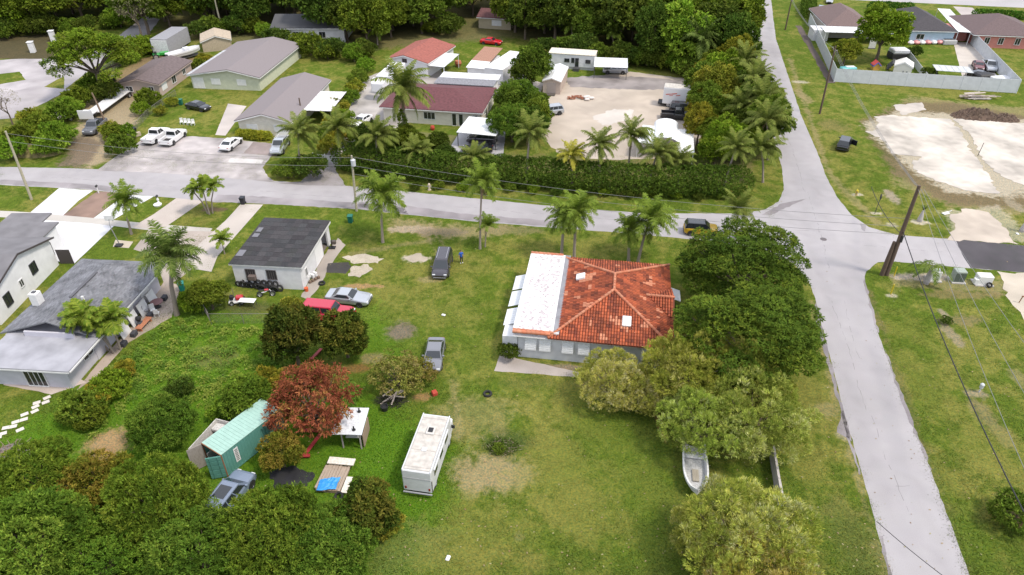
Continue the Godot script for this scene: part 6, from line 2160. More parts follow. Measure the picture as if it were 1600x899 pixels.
# figure joined from tapered limbs into one skin: bones [a, b, ra, rb, colour]
func body_mesh(bones: Array, cell: float, k := 0.03) -> MB:
	var lo := Vector3(1e9, 1e9, 1e9)
	var hi := -lo
	for q in bones:
		for j in 2:
			lo = lo.min(q[j] - Vector3.ONE * (q[2 + j] + cell * 2))
			hi = hi.max(q[j] + Vector3.ONE * (q[2 + j] + cell * 2))
	var d := Vector3i((hi - lo) / cell) + Vector3i.ONE * 2
	var f := PackedFloat32Array()
	f.resize(d.x * d.y * d.z)
	f.fill(1.0)
	for q in bones:
		var a: Vector3 = q[0]
		var ba: Vector3 = q[1] - q[0]
		var l2 := maxf(ba.length_squared(), 1e-8)
		var bl := (a.min(q[1]) - Vector3.ONE * (maxf(q[2], q[3]) + k + cell) - lo) / cell
		var bh := (a.max(q[1]) + Vector3.ONE * (maxf(q[2], q[3]) + k + cell) - lo) / cell
		for z in range(maxi(0, int(bl.z)), mini(d.z, int(bh.z) + 2)):
			for y in range(maxi(0, int(bl.y)), mini(d.y, int(bh.y) + 2)):
				for x in range(maxi(0, int(bl.x)), mini(d.x, int(bh.x) + 2)):
					var p := lo + Vector3(x, y, z) * cell
					var t := clampf((p - a).dot(ba) / l2, 0, 1)
					var s: float = p.distance_to(a + ba * t) - lerpf(q[2], q[3], t)
					var i := (z * d.y + y) * d.x + x
					var h := maxf(k - absf(f[i] - s), 0.0) / k
					f[i] = minf(f[i], s) - h * h * k * 0.25
	var vid := {}
	var pts := []
	var off := [0, 1, d.x, d.x + 1, d.x * d.y, d.x * d.y + 1, d.x * d.y + d.x, d.x * d.y + d.x + 1]
	for z in d.z - 1:
		for y in d.y - 1:
			for x in d.x - 1:
				var i := (z * d.y + y) * d.x + x
				var cnt := 0
				for o in off:
					if f[i + o] < 0:
						cnt += 1
				if cnt == 0 or cnt == 8:
					continue
				var sum := Vector3.ZERO
				var m := 0
				for e in [[0, 1], [2, 3], [4, 5], [6, 7], [0, 2], [1, 3], [4, 6], [5, 7], [0, 4], [1, 5], [2, 6], [3, 7]]:
					var fa := f[i + off[e[0]]]
					var fb := f[i + off[e[1]]]
					if (fa < 0) != (fb < 0):
						var t := fa / (fa - fb)
						var pa := Vector3(e[0] & 1, (e[0] >> 1) & 1, e[0] >> 2)
						var pb := Vector3(e[1] & 1, (e[1] >> 1) & 1, e[1] >> 2)
						sum += pa.lerp(pb, t)
						m += 1
				vid[i] = pts.size()
				pts.append(lo + (Vector3(x, y, z) + sum / m) * cell)
	var out := MB.new()
	var st := [1, d.x, d.x * d.y]
	for i in vid:
		for ax in 3:
			var i2: int = i + st[ax]
			if i2 >= f.size() or (f[i] < 0) == (f[i2] < 0):
				continue
			var u: int = st[(ax + 1) % 3]
			var w: int = st[(ax + 2) % 3]
			if not (vid.has(i - u) and vid.has(i - w) and vid.has(i - u - w)):
				continue
			var p := [pts[vid[i]], pts[vid[i - u]], pts[vid[i - u - w]], pts[vid[i - w]]]
			if f[i] >= 0:
				p.reverse()
			var mid: Vector3 = (p[0] + p[2]) / 2
			var best := 1e9
			for q in bones:
				var ba: Vector3 = q[1] - q[0]
				var t := clampf((mid - q[0]).dot(ba) / maxf(ba.length_squared(), 1e-8), 0, 1)
				var s: float = mid.distance_to(q[0] + ba * t) - lerpf(q[2], q[3], t)
				if s < best:
					best = s
					out.col = q[4]
			out.quad(p[0], p[1], p[2], p[3])
	return out

func make_person() -> void:
	var n := thing("person", "person in a blue top, dark trousers and white shoes standing on the lawn", "person", G(721, 411), 0.4)
	var skin := Color(0.3, 0.17, 0.11)
	var blue := Color(0.03, 0.1, 0.45)
	var navy := Color(0.015, 0.017, 0.03)
	var shoe := Color(0.7, 0.7, 0.7)
	var hair := Color(0.02, 0.015, 0.012)
	var b := []
	for s in [-1.0, 1.0]:
		b.append([Vector3(s * 0.09, 0.92, 0), Vector3(s * 0.11, 0.5, 0.02), 0.095, 0.065, navy])
		b.append([Vector3(s * 0.11, 0.5, 0.02), Vector3(s * 0.12, 0.1, -0.01), 0.062, 0.042, navy])
		b.append([Vector3(s * 0.12, 0.06, -0.04), Vector3(s * 0.14, 0.05, 0.15), 0.045, 0.04, shoe])
		b.append([Vector3(s * 0.18, 1.4, 0), Vector3(s * 0.26, 1.13, -0.02), 0.058, 0.045, blue])
		b.append([Vector3(s * 0.26, 1.13, -0.02), Vector3(s * 0.24, 0.9, 0.08), 0.04, 0.03, skin])
		b.append([Vector3(s * 0.24, 0.89, 0.085), Vector3(s * 0.235, 0.82, 0.11), 0.032, 0.035, skin])
		b.append([Vector3(s * 0.075, 1.62, 0.0), Vector3(s * 0.085, 1.62, 0.0), 0.022, 0.018, skin])
	b.append([Vector3(0, 0.95, 0), Vector3(0, 1.2, 0), 0.135, 0.135, blue])
	b.append([Vector3(-0.1, 1.36, 0), Vector3(0.1, 1.36, 0), 0.11, 0.11, blue])
	b.append([Vector3(0, 1.2, 0), Vector3(0, 1.36, 0), 0.135, 0.13, blue])
	b.append([Vector3(0, 1.42, 0), Vector3(0, 1.54, 0.01), 0.055, 0.05, skin])
	b.append([Vector3(0, 1.6, 0.02), Vector3(0, 1.64, 0.015), 0.08, 0.088, skin])
	b.append([Vector3(0, 1.6, 0.1), Vector3(0, 1.585, 0.115), 0.014, 0.016, skin])
	b.append([Vector3(0, 1.68, -0.02), Vector3(0, 1.64, -0.045), 0.088, 0.08, hair])
	var m := body_mesh(b, 0.02)
	for s in [-1.0, 1.0]:
		m.col = skin
		for k in 4:
			var p := Vector3(s * (0.215 + 0.012 * k), 0.8, 0.1 + 0.012 * k)
			m.tube([p, p + Vector3(0, -0.045, 0.012), p + Vector3(-s * 0.008, -0.075 + 0.01 * absf(k - 1.5), 0.0)], [0.009, 0.0085, 0.007], 5)
		var q := Vector3(s * 0.205, 0.86, 0.11)
		m.tube([q, q + Vector3(-s * 0.02, -0.04, 0.02), q + Vector3(-s * 0.015, -0.065, 0.015)], [0.011, 0.01, 0.008], 5)
	add(m, "body", vmat("figure", 0.8), n)

func make_yard_things() -> void:
	make_person()
	var white: Material = M["white_trim"]
	var black: Material = M["trim_black"]
	# shipping container
	var a := G(345, 711, 2.6)
	var c := G(424, 650, 2.6)
	var n := thing("shipping_container", "sea-green shipping container with one door swung open beside the blue-grey SUV", "container", Vector3(a.x, 0, a.z), heading(a, c) - PI / 2)
	var W := 2.4
	var D := 6.1
	var teal := mk("sea_green", Color(0.1, 0.27, 0.23), 0.6, "soft", 0.3)
	var pale := mk("pale_sea_green", Color(0.3, 0.46, 0.4), 0.65, "soft", 0.3)
	n.position = Vector3(a.x, 0, a.z) - n.basis.x * W
	corrugated(n, "body", teal, W, D, 2.45, 0.1, pale, true)
	var rust := mk("rust_edge", Color(0.22, 0.1, 0.05), 0.9, "grain", 1.0)
	for x in [0.04, W - 0.04]:
		part(n, "corner_post", rust, Vector3(x, 1.32, 0.02), Vector3(0.1, 2.5, 0.1))
	part(n, "header", rust, Vector3(W / 2, 2.53, 0.02), Vector3(W, 0.1, 0.09))
	for q in [[W, 0.8], [0.0, -1.9]]:
		var d := MB.new()
		d.x = Transform3D(Basis(Vector3.UP, q[1]), Vector3(q[0], 0, 0.06))
		var s := -1.0 if q[0] > 0 else 1.0
		for j in 5:
			d.box(Vector3(s * 0.6, 0.35 + j * 0.48, 0.0), Vector3(1.16, 0.4, 0.05))
		d.box(Vector3(s * 0.6, 1.3, -0.03), Vector3(1.18, 2.4, 0.03))
		for j in 2:
			d.box(Vector3(s * (0.3 + j * 0.6), 1.3, 0.05), Vector3(0.04, 2.3, 0.04))
		add(d, "door", teal if q[0] > 0 else mk("inner_door", Color(0.3, 0.27, 0.25), 0.8, "streak", 0.6), n)
	var decal := part(n, "white_label", white, Vector3(W + 0.012, 1.5, -1.25), Vector3(0.012, 1.5, 0.42))
	for j in 7:
		part(n, "label_text", black, Vector3(W + 0.022, 0.95 + j * 0.18, -1.25), Vector3(0.01, 0.07, 0.24))
	# scrapped boat cabin behind the container
	n = thing("scrap_hull", "scrapped white hull with dark open cabin leaning behind the green container", "boat wreck", G(318, 722), heading(G(302, 725), G(342, 680)))
	var hullm := mk("old_gel", Color(0.5, 0.48, 0.46), 0.7, "stain", 0.4)
	part(n, "side", hullm, Vector3(1.6, 0.8, 0.9), Vector3(3.6, 1.3, 0.08))
	part(n, "side", hullm, Vector3(1.6, 0.8, -0.9), Vector3(3.6, 1.3, 0.08))
	part(n, "stern", hullm, Vector3(3.4, 0.8, 0), Vector3(0.08, 1.3, 1.8))
	part(n, "cabin_floor", mk("bench_brown", Color(0.12, 0.09, 0.07), 0.9), Vector3(1.6, 0.3, 0), Vector3(3.5, 0.1, 1.7))
	part(n, "rear_seat", hullm, Vector3(2.9, 1.0, 0), Vector3(0.8, 0.3, 1.7), 0.05)
	part(n, "red_cushion", mk("dull_red", Color(0.2, 0.03, 0.03), 0.8), Vector3(0.5, 0.6, 0.2), Vector3(0.6, 0.3, 0.6), 0.06)
	# white-roofed stand
	n = site("work_stand", "small open shelter with grey-white sheet roof and two black vent pipes", "shelter", 517, 679, 565, 680, 2.0)
	W = span(517, 679, 565, 680, 2.0)
	D = span(565, 680, 574, 638, 2.0)
	part(n, "roof", mk("chalk_sheet", Color(0.58, 0.59, 0.62), 0.6, "blot", 0.5), Vector3(W / 2, 2.0, -D / 2), Vector3(W, 0.06, D))
	for q in [[W * 0.55, -0.5], [W * 0.55, -D + 0.5]]:
		var v := MB.new()
		v.x = Transform3D(Basis(), Vector3(q[0] + 0.4, 2.03, q[1]))
		v.lathe([Vector2(0.16, 0), Vector2(0.16, 0.05), Vector2(0.07, 0.07), Vector2(0.07, 0.4), Vector2(0.0, 0.42)], 10)
		add(v, "vent_pipe", black, n)
	posts(n, [Vector3(0.7, 0, -0.4), Vector3(W - 0.3, 0, -0.3), Vector3(0.5, 0, -D + 0.2), Vector3(W - 0.3, 0, -D + 0.2)], 1.97, mk("grey_wood", Color(0.35, 0.31, 0.3), 0.9, "streak", 0.6))
	part(n, "bench", mk("bench_grey", Color(0.4, 0.4, 0.41), 0.7), Vector3(W * 0.6, 0.8, -1.2), Vector3(1.3, 0.06, 0.8))
	part(n, "side_board", mk("brown_board", Color(0.3, 0.22, 0.16), 0.9, "streak", 0.6), Vector3(W - 0.1, 0.7, -D * 0.5), Vector3(0.06, 1.4, D * 0.7))
	# flattened timber wreck with a blue tarp
	n = site("timber_wreck", "wrecked timber platform with weathered planks, white boards and blue tarp", "scrap heap", 497, 768, 540, 772)
	var plank := mk("weathered_plank", Color(0.34, 0.27, 0.21), 0.9, "streak", 0.7)
	for k in 9:
		var b := MB.new()
		b.x = Transform3D(Basis(Vector3.UP, -0.05 + rng.randf_range(-0.03, 0.03)), Vector3(-0.1 + k * 0.235, 0.35, -1.2))
		b.box(Vector3.ZERO, Vector3(0.21, 0.05, 2.6 + rng.randf_range(-0.3, 0.3)))
		add(b, "plank", plank, n)
	part(n, "base", mk("brown_board", Color.BLACK), Vector3(0.85, 0.16, -1.2), Vector3(2.0, 0.3, 2.5))
	var wb := mk("dirty_white_board", Color(0.62, 0.57, 0.5), 0.8, "blot", 0.6)
	part(n, "white_board", wb, Vector3(1.1, 0.55, -2.75), Vector3(2.2, 0.08, 0.7))
	part(n, "white_board", wb, Vector3(2.2, 0.35, -0.6), Vector3(0.5, 0.05, 1.6))
	var tarp := MB.new()
	var tn := noise(0.9, 3, 81)
	for i in 10:
		for j in 8:
			var p := []
			for e in [[0, 0], [1, 0], [1, 1], [0, 1]]:
				var x: float = 0.0 + (i + e[0]) * 0.15
				var z: float = 0.35 - (j + e[1]) * 0.15 - x * 0.25
				p.append(Vector3(x, 0.42 + 0.3 * absf(tn.get_noise_2d(x * 2, z * 2)), z))
			tarp.quad(p[0], p[1], p[2], p[3])
	add(tarp, "blue_tarp", mk("blue_tarp", Color(0.03, 0.26, 0.62), 0.5), n)
	tyre(n, Transform3D(Basis(Vector3.RIGHT, 0.4), Vector3(1.9, 0.3, 0.5)), 0.35)
	# black ground cloth
	slab([[420, 738], [455, 728], [492, 742], [480, 760], [430, 765]], 0.02, "black_ground_cloth", Color(0.02, 0.02, 0.024), 0.5, 0.15, 0.4, "cloth", 0.12)
	# red beams
	var red := mk("red_steel", Color(0.33, 0.03, 0.035), 0.55, "blot", 0.5)
	var k2 := 0
	for q in [[474, 713, 504, 674, "longest red steel beam lying below the rust red tree"], [467, 671, 504, 674, "red steel beam lying crosswise at the foot of the rust red tree"], [460, 713, 484, 712, "short red steel beam end beside the longest red beam"], [486, 562, 502, 545, "red steel beam propped between the two small dark trees"]]:
		var p := G(q[0], q[1], 0.25)
		var e := G(q[2], q[3], 0.25)
		var b := MB.new()
		var l := p.distance_to(e)
		b.box(Vector3(l / 2, 0, 0), Vector3(l, 0.1, 0.32), 0.02)
		b.box(Vector3(l / 2, -0.12, 0), Vector3(l, 0.14, 0.1))
		single(b, "red_beam", q[4], "beam", red, Vector3(p.x, 0.25 + 0.003 * k2, p.z), heading(p, e), "red steel beams")
		k2 += 1
	# burn pile
	n = thing("burn_pile", "charred brush pile with white boards sticking out below the sparse shrub", "brush pile", G(612, 628))
	var bw := mk("bleached_board", Color(0.5, 0.42, 0.36), 0.9, "streak", 0.6)
	for q in [[-0.9, 0.3, 0.6, 1.0, 0.9, -0.7], [-0.5, 0.5, -0.3, 1.3, 0.7, 0.15], [-0.2, 0.4, 0.2, 1.1, 0.6, -0.9], [0.1, 0.3, 0.7, 0.5, 0.9, -0.6], [-0.8, 0.5, -0.2, 0.3, 1.0, -0.9]]:
		var b := MB.new()
		b.beam(Vector3(q[0], q[1], q[2]), Vector3(q[3], q[4], q[5]), 0.13, 0.05)
		add(b, "board", bw, n)
	var tw := MB.new()
	for k in 90:
		var p := Vector3(rng.randf_range(-1, 1), rng.randf_range(0.02, 0.5), rng.randf_range(-0.8, 0.8))
		tw.beam(p, p + Vector3(rng.randf_range(-0.6, 0.6), rng.randf_range(-0.05, 0.3), rng.randf_range(-0.6, 0.6)), 0.03, 0.03)
	add(tw, "charred_twigs", mk("char", Color(0.03, 0.025, 0.022), 0.95), n).set_meta("kind", "stuff")
	var pot := MB.new()
	pot.lathe([Vector2(0.0, 0.02), Vector2(0.28, 0.02), Vector2(0.36, 0.5), Vector2(0.3, 0.5), Vector2(0.24, 0.35), Vector2(0.0, 0.35)], 14)
	single(pot, "black_pot", "round black nursery pot beside the burn pile", "pot", black, G(601, 641))
	var bk := MB.new()
	bk.box(Vector3(0, 0.2, 0), Vector3(0.5, 0.4, 0.5), 0.05)
	bk.box(Vector3(0, 0.41, 0), Vector3(0.42, 0.04, 0.42), 0.01)
	single(bk, "red_crate", "small red crate alone on the grass above the motorhome", "crate", mk("brick_red", Color(0.4, 0.05, 0.03), 0.7), G(679, 617), 0.5)
	loose_tyre("single black tyre lying on the lawn left of the tiled house", G(762, 617), 0.0, 0.42)
	loose_tyre("black tyre lying beside the garage apron", G(503, 444), 0.0, 0.4)
	# cut brush on the lawn
	n = thing("cut_brush", "low heap of cut branches and leaves on the open lawn", "brush pile", G(785, 700))
	tw = MB.new()
	for k in 80:
		var p := Vector3(rng.randfn(0, 0.7), rng.randf_range(0.03, 0.25), rng.randfn(0, 0.5))
		tw.beam(p, p + Vector3(rng.randf_range(-0.5, 0.5), rng.randf_range(-0.03, 0.25), rng.randf_range(-0.5, 0.5)), 0.02, 0.02)
	add(tw, "twigs", mk("pale_twig", Color(0.3, 0.24, 0.17), 0.95), n).set_meta("kind", "stuff")
	put(foliage(901, [[Vector3(0, 0.1, 0), Vector3(1.3, 0.35, 0.9)]], 150, 6, 0.18, 0.07, [Color(0.05, 0.08, 0.015), Color(0.1, 0.12, 0.03)], {"floor": 0.03}), "leaves", leafmat, n)
	# garage back: tyres, bikes, table, chain-link
	n = thing("tyre_heap", "row of old tyres stacked along the garage's near wall", "tyres", G(408, 452), heading(G(375, 450), G(440, 458)))
	for k in 11:
		tyre(n, Transform3D(Basis(Vector3.RIGHT, PI / 2 + rng.randf_range(-0.3, 0.3)), Vector3(-2.7 + k * 0.5, 0.38, rng.randf_range(-0.1, 0.2))), rng.randf_range(0.34, 0.46))
	for k in 7:
		tyre(n, Transform3D(Basis(Vector3.RIGHT, PI / 2 + rng.randf_range(-0.3, 0.3)), Vector3(-2.4 + k * 0.7, 0.8, -0.15)), 0.38)
	n = thing("folding_table", "white folding table with clutter behind the garage", "table", G(388, 478), -0.1)
	part(n, "tabletop", white, Vector3(0, 0.73, 0), Vector3(1.8, 0.05, 0.8), 0.02)
	for x in [-0.8, 0.8]:
		for z in [-0.3, 0.3]:
			part(n, "leg", M["dark_post"], Vector3(x, 0.36, z), Vector3(0.05, 0.7, 0.05))
	n = thing("red_mower", "red riding mower beside the white folding table", "mower", G(371, 473), 0.2)
	var rp := paint("mower_red", Color(0.45, 0.02, 0.03), 0.4)
	part(n, "hood", rp, Vector3(0.3, 0.65, 0), Vector3(0.8, 0.45, 0.6), 0.1)
	part(n, "deck", mk("mower_white", Color(0.6, 0.6, 0.6), 0.5), Vector3(-0.1, 0.3, 0), Vector3(1.5, 0.2, 1.0), 0.05)
	part(n, "seat", black, Vector3(-0.5, 0.75, 0), Vector3(0.4, 0.5, 0.5), 0.08)
	for x in [-0.5, 0.55]:
		for s in [-1.0, 1.0]:
			wheel(n, x, s * 0.45, 0.24, s)
	n = thing("dirt_bike", "red and white dirt bike lying against the tyres", "motorcycle", G(416, 463), 0.15)
	var tb := MB.new()
	tb.tube([Vector3(-0.6, 0.5, 0), Vector3(-0.1, 0.55, 0), Vector3(0.5, 0.85, 0), Vector3(0.75, 0.35, 0)], [0.06, 0.09, 0.05, 0.03], 6)
	add(tb, "frame", M["mower_white"], n)
	part(n, "fuel_tank", rp, Vector3(0.15, 0.85, 0), Vector3(0.5, 0.22, 0.24), 0.08)
	part(n, "seat", black, Vector3(-0.35, 0.85, 0), Vector3(0.7, 0.1, 0.2), 0.04)
	tb = MB.new()
	tb.tube([Vector3(0.5, 1.05, -0.38), Vector3(0.48, 1.0, 0), Vector3(0.5, 1.05, 0.38)], [0.02, 0.025, 0.02], 6)
	add(tb, "handlebar", black, n)
	for x in [-0.65, 0.72]:
		wheel(n, x, 0.0, 0.33, 1.0)
	chain_fence("chain_fence", "rusty chain-link fence corner behind the garage", [G(366, 466), G(321, 490), G(330, 506), G(432, 506)], 1.3)
	# clutter in front of the open garage door
	n = thing("engine_stand", "dark engine stand and tools at the open garage door", "machine", G(519, 388))
	part(n, "base", black, Vector3(0, 0.1, 0), Vector3(0.8, 0.1, 0.6))
	part(n, "upright", black, Vector3(0, 0.6, 0), Vector3(0.12, 1.0, 0.12))
	part(n, "engine_block", mk("oily_metal", Color(0.12, 0.1, 0.09), 0.5, "grain", 1, 0.4), Vector3(0.3, 0.85, 0), Vector3(0.55, 0.5, 0.45), 0.08)
	n = thing("workbench_junk", "white panels and pipes piled at the garage's near corner", "scrap heap", G(486, 436), 0.9)
	for k in 5:
		part(n, "panel", white, Vector3(k * 0.35 - 0.8, 0.3 + 0.1 * (k % 3), rng.randf_range(-0.2, 0.2)), Vector3(0.3, 0.5, 0.5), 0.03)
	for k in 4:
		part(n, "block", mk("scrap_brown", Color(0.16, 0.11, 0.08), 0.9), Vector3(k * 0.4 - 0.6, 0.15, 0.6), Vector3(0.3, 0.3, 0.3), 0.04)
	var ob := MB.new()
	ob.lathe([Vector2(0, 0), Vector2(0.2, 0), Vector2(0.24, 0.45), Vector2(0.2, 0.45), Vector2(0.0, 0.4)], 12)
	single(ob, "orange_bucket", "orange bucket at the garage's near right corner", "bucket", mk("bucket_orange", Color(0.55, 0.1, 0.03), 0.5), G(479, 455))
	# bins
	bin("dark green wheelie bin by the pole on the near verge", 548, 348, "bin_green", Color(0.01, 0.13, 0.09))
	bin("black wheelie bin at the head of the concrete drive", 380, 319, "bin_black", Color(0.015, 0.017, 0.025))
	bin("teal bin beside the grey house's drive", 285, 454, "bin_teal", Color(0.01, 0.2, 0.17), 0.4)
	bin("navy bin left of a pair by the dirt drive", 178, 234, "bin_navy", Color(0.015, 0.02, 0.06))
	bin("navy bin right of a pair by the dirt drive", 187, 230, "bin_navy", Color(0.015, 0.02, 0.06))
	bin("black bin lying in the bushes above the white pickups", 211, 209, "bin_black", Color.BLACK, 0.7)
	bin("green bin beside the black sedan on the lawn", 283, 164, "bin_green", Color.BLACK)
	bin("black bin beside the brown roofed house", 179, 127, "bin_black", Color.BLACK, 0.3)
	# mailboxes
	for q in [[154, 302, "black mailbox on a white post at the soil bed", Color(0.02, 0.02, 0.02)], [248, 318, "mailbox on a white figure-shaped pedestal on the verge", Color(0.04, 0.04, 0.04)]]:
		n = thing("mailbox", q[2], "mailbox", G(q[0], q[1]), 0.1)
		var ped := MB.new()
		ped.lathe([Vector2(0.0, 0), Vector2(0.28, 0), Vector2(0.16, 0.12), Vector2(0.1, 0.4), Vector2(0.17, 0.6), Vector2(0.09, 0.85), Vector2(0.0, 0.95)] if q[0] > 200 else [Vector2(0.0, 0), Vector2(0.07, 0), Vector2(0.07, 0.95), Vector2(0.0, 0.95)], 12)
		add(ped, "pedestal", white, n)
		part(n, "box", mk("mail_black", q[3], 0.5), Vector3(0, 1.1, 0), Vector3(0.3, 0.3, 0.5), 0.1)
	var pl := MB.new()
	pl.lathe([Vector2(0, 0), Vector2(0.5, 0), Vector2(0.55, 0.2), Vector2(0.4, 0.28), Vector2(0.0, 0.3)], 14)
	single(pl, "stone_planter", "low round white planter at the foot of the mailbox", "planter", white, G(248, 318) + Vector3(0.1, 0, 0.6))
	# white lawn chairs in a row
	for k in 4:
		lawn_chair("white plastic lawn chair in the row above the white pickups", G(284 + k * 6, 194 + k * 0.6), 0.2, "white lawn chairs above the pickups", white)
	patio_set(white)
	# basketball hoop
	n = thing("basketball_hoop", "basketball hoop on a leaning pole beside the small concrete pad", "basketball hoop", G(187, 383))
	var hp := MB.new()
	hp.tube([Vector3(0, 0, 0), Vector3(-0.5, 2.6, -0.2), Vector3(-0.6, 3.3, -0.6)], [0.06, 0.05, 0.05], 6)
	add(hp, "pole", mk("galvanised", Color(0.35, 0.35, 0.36), 0.4, "", 1, 0.6), n)
	part(n, "backboard", white, Vector3(-0.6, 3.4, -0.65), Vector3(1.1, 0.7, 0.05))
	part(n, "base", black, Vector3(0, 0.1, 0.2), Vector3(0.9, 0.2, 0.7), 0.05)
	yard_right(white, black)

func lawn_chair(label: String, at: Vector3, yaw: float, group: String, m: Material) -> void:
	var n := thing("lawn_chair", label, "chair", at, yaw, group)
	part(n, "seat", m, Vector3(0, 0.42, 0), Vector3(0.5, 0.05, 0.5), 0.02)
	part(n, "backrest", m, Vector3(0, 0.72, -0.25), Vector3(0.5, 0.6, 0.05), 0.02)
	for x in [-0.22, 0.22]:
		for z in [-0.22, 0.22]:
			part(n, "leg", m, Vector3(x, 0.2, z), Vector3(0.05, 0.4, 0.05))

func chain_fence(called: String, label: String, pts: Array, h: float) -> void:
	var o: Vector3 = pts[0]
	var n := thing(called, label, "fence", o)
	var gal := mk("old_galvanised", Color(0.22, 0.2, 0.19), 0.6, "", 1, 0.3)
	var w := MB.new()
	for k in pts.size() - 1:
		var a: Vector3 = pts[k] - o
		var c: Vector3 = pts[k + 1] - o
		var l := a.distance_to(c)
		var cnt := maxi(1, int(l / 2.4))
		for j in cnt + 1:
			var p := a.lerp(c, float(j) / cnt)
			var b := MB.new()
			b.tube([p, p + Vector3(0, h + 0.05, 0)], [0.035, 0.035], 6)
			add(b, "post", gal, n)
		var r := MB.new()
		r.tube([a + Vector3(0, h, 0), c + Vector3(0, h, 0)], [0.025, 0.025], 5)
		add(r, "top_rail", gal, n)
		var step := int(l / 0.16)
		var d := (c - a) / l
		for j in step:
			var p := a + d * j * 0.16
			var q := d * 0.5
			w.beam(p + Vector3(0, 0.03, 0), (p + q * h * 0.9).lerp(p + q * h * 0.9, 1.0) + Vector3(0, h - 0.02, 0), 0.008, 0.008)
			w.beam(p + q * h * 0.9 + Vector3(0, 0.03, 0), p + Vector3(0, h - 0.02, 0), 0.008, 0.008)
	add(w, "wire_mesh", gal, n).set_meta("kind", "stuff")

func patio_set(white: Material) -> void:
	var n := thing("patio_table", "round dark patio table on the grey house's paving", "table", G(247, 480))
	var b := MB.new()
	b.lathe([Vector2(0, 0.68), Vector2(0.65, 0.68), Vector2(0.65, 0.73), Vector2(0, 0.74)], 18)
	add(b, "tabletop", mk("table_maroon", Color(0.18, 0.09, 0.09), 0.6), n)
	b = MB.new()
	b.lathe([Vector2(0.35, 0), Vector2(0.35, 0.04), Vector2(0.05, 0.06), Vector2(0.05, 0.68)], 10)
	add(b, "pedestal", M["dark_post"], n)
	for q in [["white patio chair tipped beside the round table", 240, 489, 0.6, white], ["grey patio chair left of the round table", 229, 489, 2.0, M["grey_bumper"]], ["white patio chair with dark seat in front of the round table", 246, 494, 3.4, white]]:
		lawn_chair(q[0], G(q[1], q[2]), q[3], "patio chairs", q[4])
	n = thing("orange_bench", "long orange wooden bench on the grey house's patio", "bench", G(226, 510), heading(G(218, 517), G(233, 501)))
	var wood := mk("orange_wood", Color(0.42, 0.17, 0.09), 0.7, "streak", 0.7)
	for k in 4:
		part(n, "slat", wood, Vector3(0, 0.45, -0.27 + k * 0.18), Vector3(2.1, 0.05, 0.15), 0.01)
	for x in [-0.85, 0.85]:
		part(n, "leg", wood, Vector3(x, 0.21, 0), Vector3(0.1, 0.42, 0.55))
	n = thing("grill", "black kettle grill beside the orange bench", "grill", G(219, 508))
	b = MB.new()
	b.lathe([Vector2(0, 0.55), Vector2(0.25, 0.65), Vector2(0.3, 0.85), Vector2(0.25, 1.02), Vector2(0, 1.1)], 14)
	add(b, "bowl", M["trim_black"], n)
	for k in 3:
		var t := TAU * k / 3.0
		b = MB.new()
		b.tube([Vector3(cos(t) * 0.15, 0.65, sin(t) * 0.15), Vector3(cos(t) * 0.3, 0, sin(t) * 0.3)], [0.02, 0.02], 5)
		add(b, "leg", M["trim_black"], n)

func mound(called: String, label: String, at: Vector3, R: Vector3, cols: Array, sd: int) -> void:
	var b := MB.new()
	var nz := noise(0.5, 4, sd)
	var g := 26
	for i in g:
		for j in g:
			var p := []
			for e in [[0, 0], [1, 0], [1, 1], [0, 1]]:
				var u: float = (i + e[0]) / float(g) * 2 - 1
				var w: float = (j + e[1]) / float(g) * 2 - 1
				var h := maxf(0.0, 1.0 - u * u - w * w)
				p.append(Vector3(u * R.x, R.y * (h * (0.75 + 0.6 * nz.get_noise_2d(u * R.x * 2, w * R.z * 2)) + (0.18 * nz.get_noise_2d(u * 9 * R.x, w * 9 * R.z) if h > 0.02 else 0.0)) - 0.02, -w * R.z))
			b.col = cols[0].lerp(cols[1], rng.randf())
			b.quad(p[0], p[1], p[2], p[3])
	var n := thing(called, label, "mound", at)
	add(b, "heap", vmat("earth", 1.0, "grain", 0.6), n)
	var t := MB.new()
	for k in 60:
		var q := Vector2(rng.randf_range(-0.7, 0.7), rng.randf_range(-0.7, 0.7))
		var p2 := Vector3(q.x * R.x, R.y * (1.0 - q.length_squared()) * 0.7 + 0.05, q.y * R.z)
		t.beam(p2, p2 + Vector3(rng.randf_range(-0.7, 0.7), rng.randf_range(-0.1, 0.25), rng.randf_range(-0.7, 0.7)), 0.04, 0.04)
	add(t, "roots", mk("root_brown", Color(0.2, 0.15, 0.11), 0.95), n).set_meta("kind", "stuff")

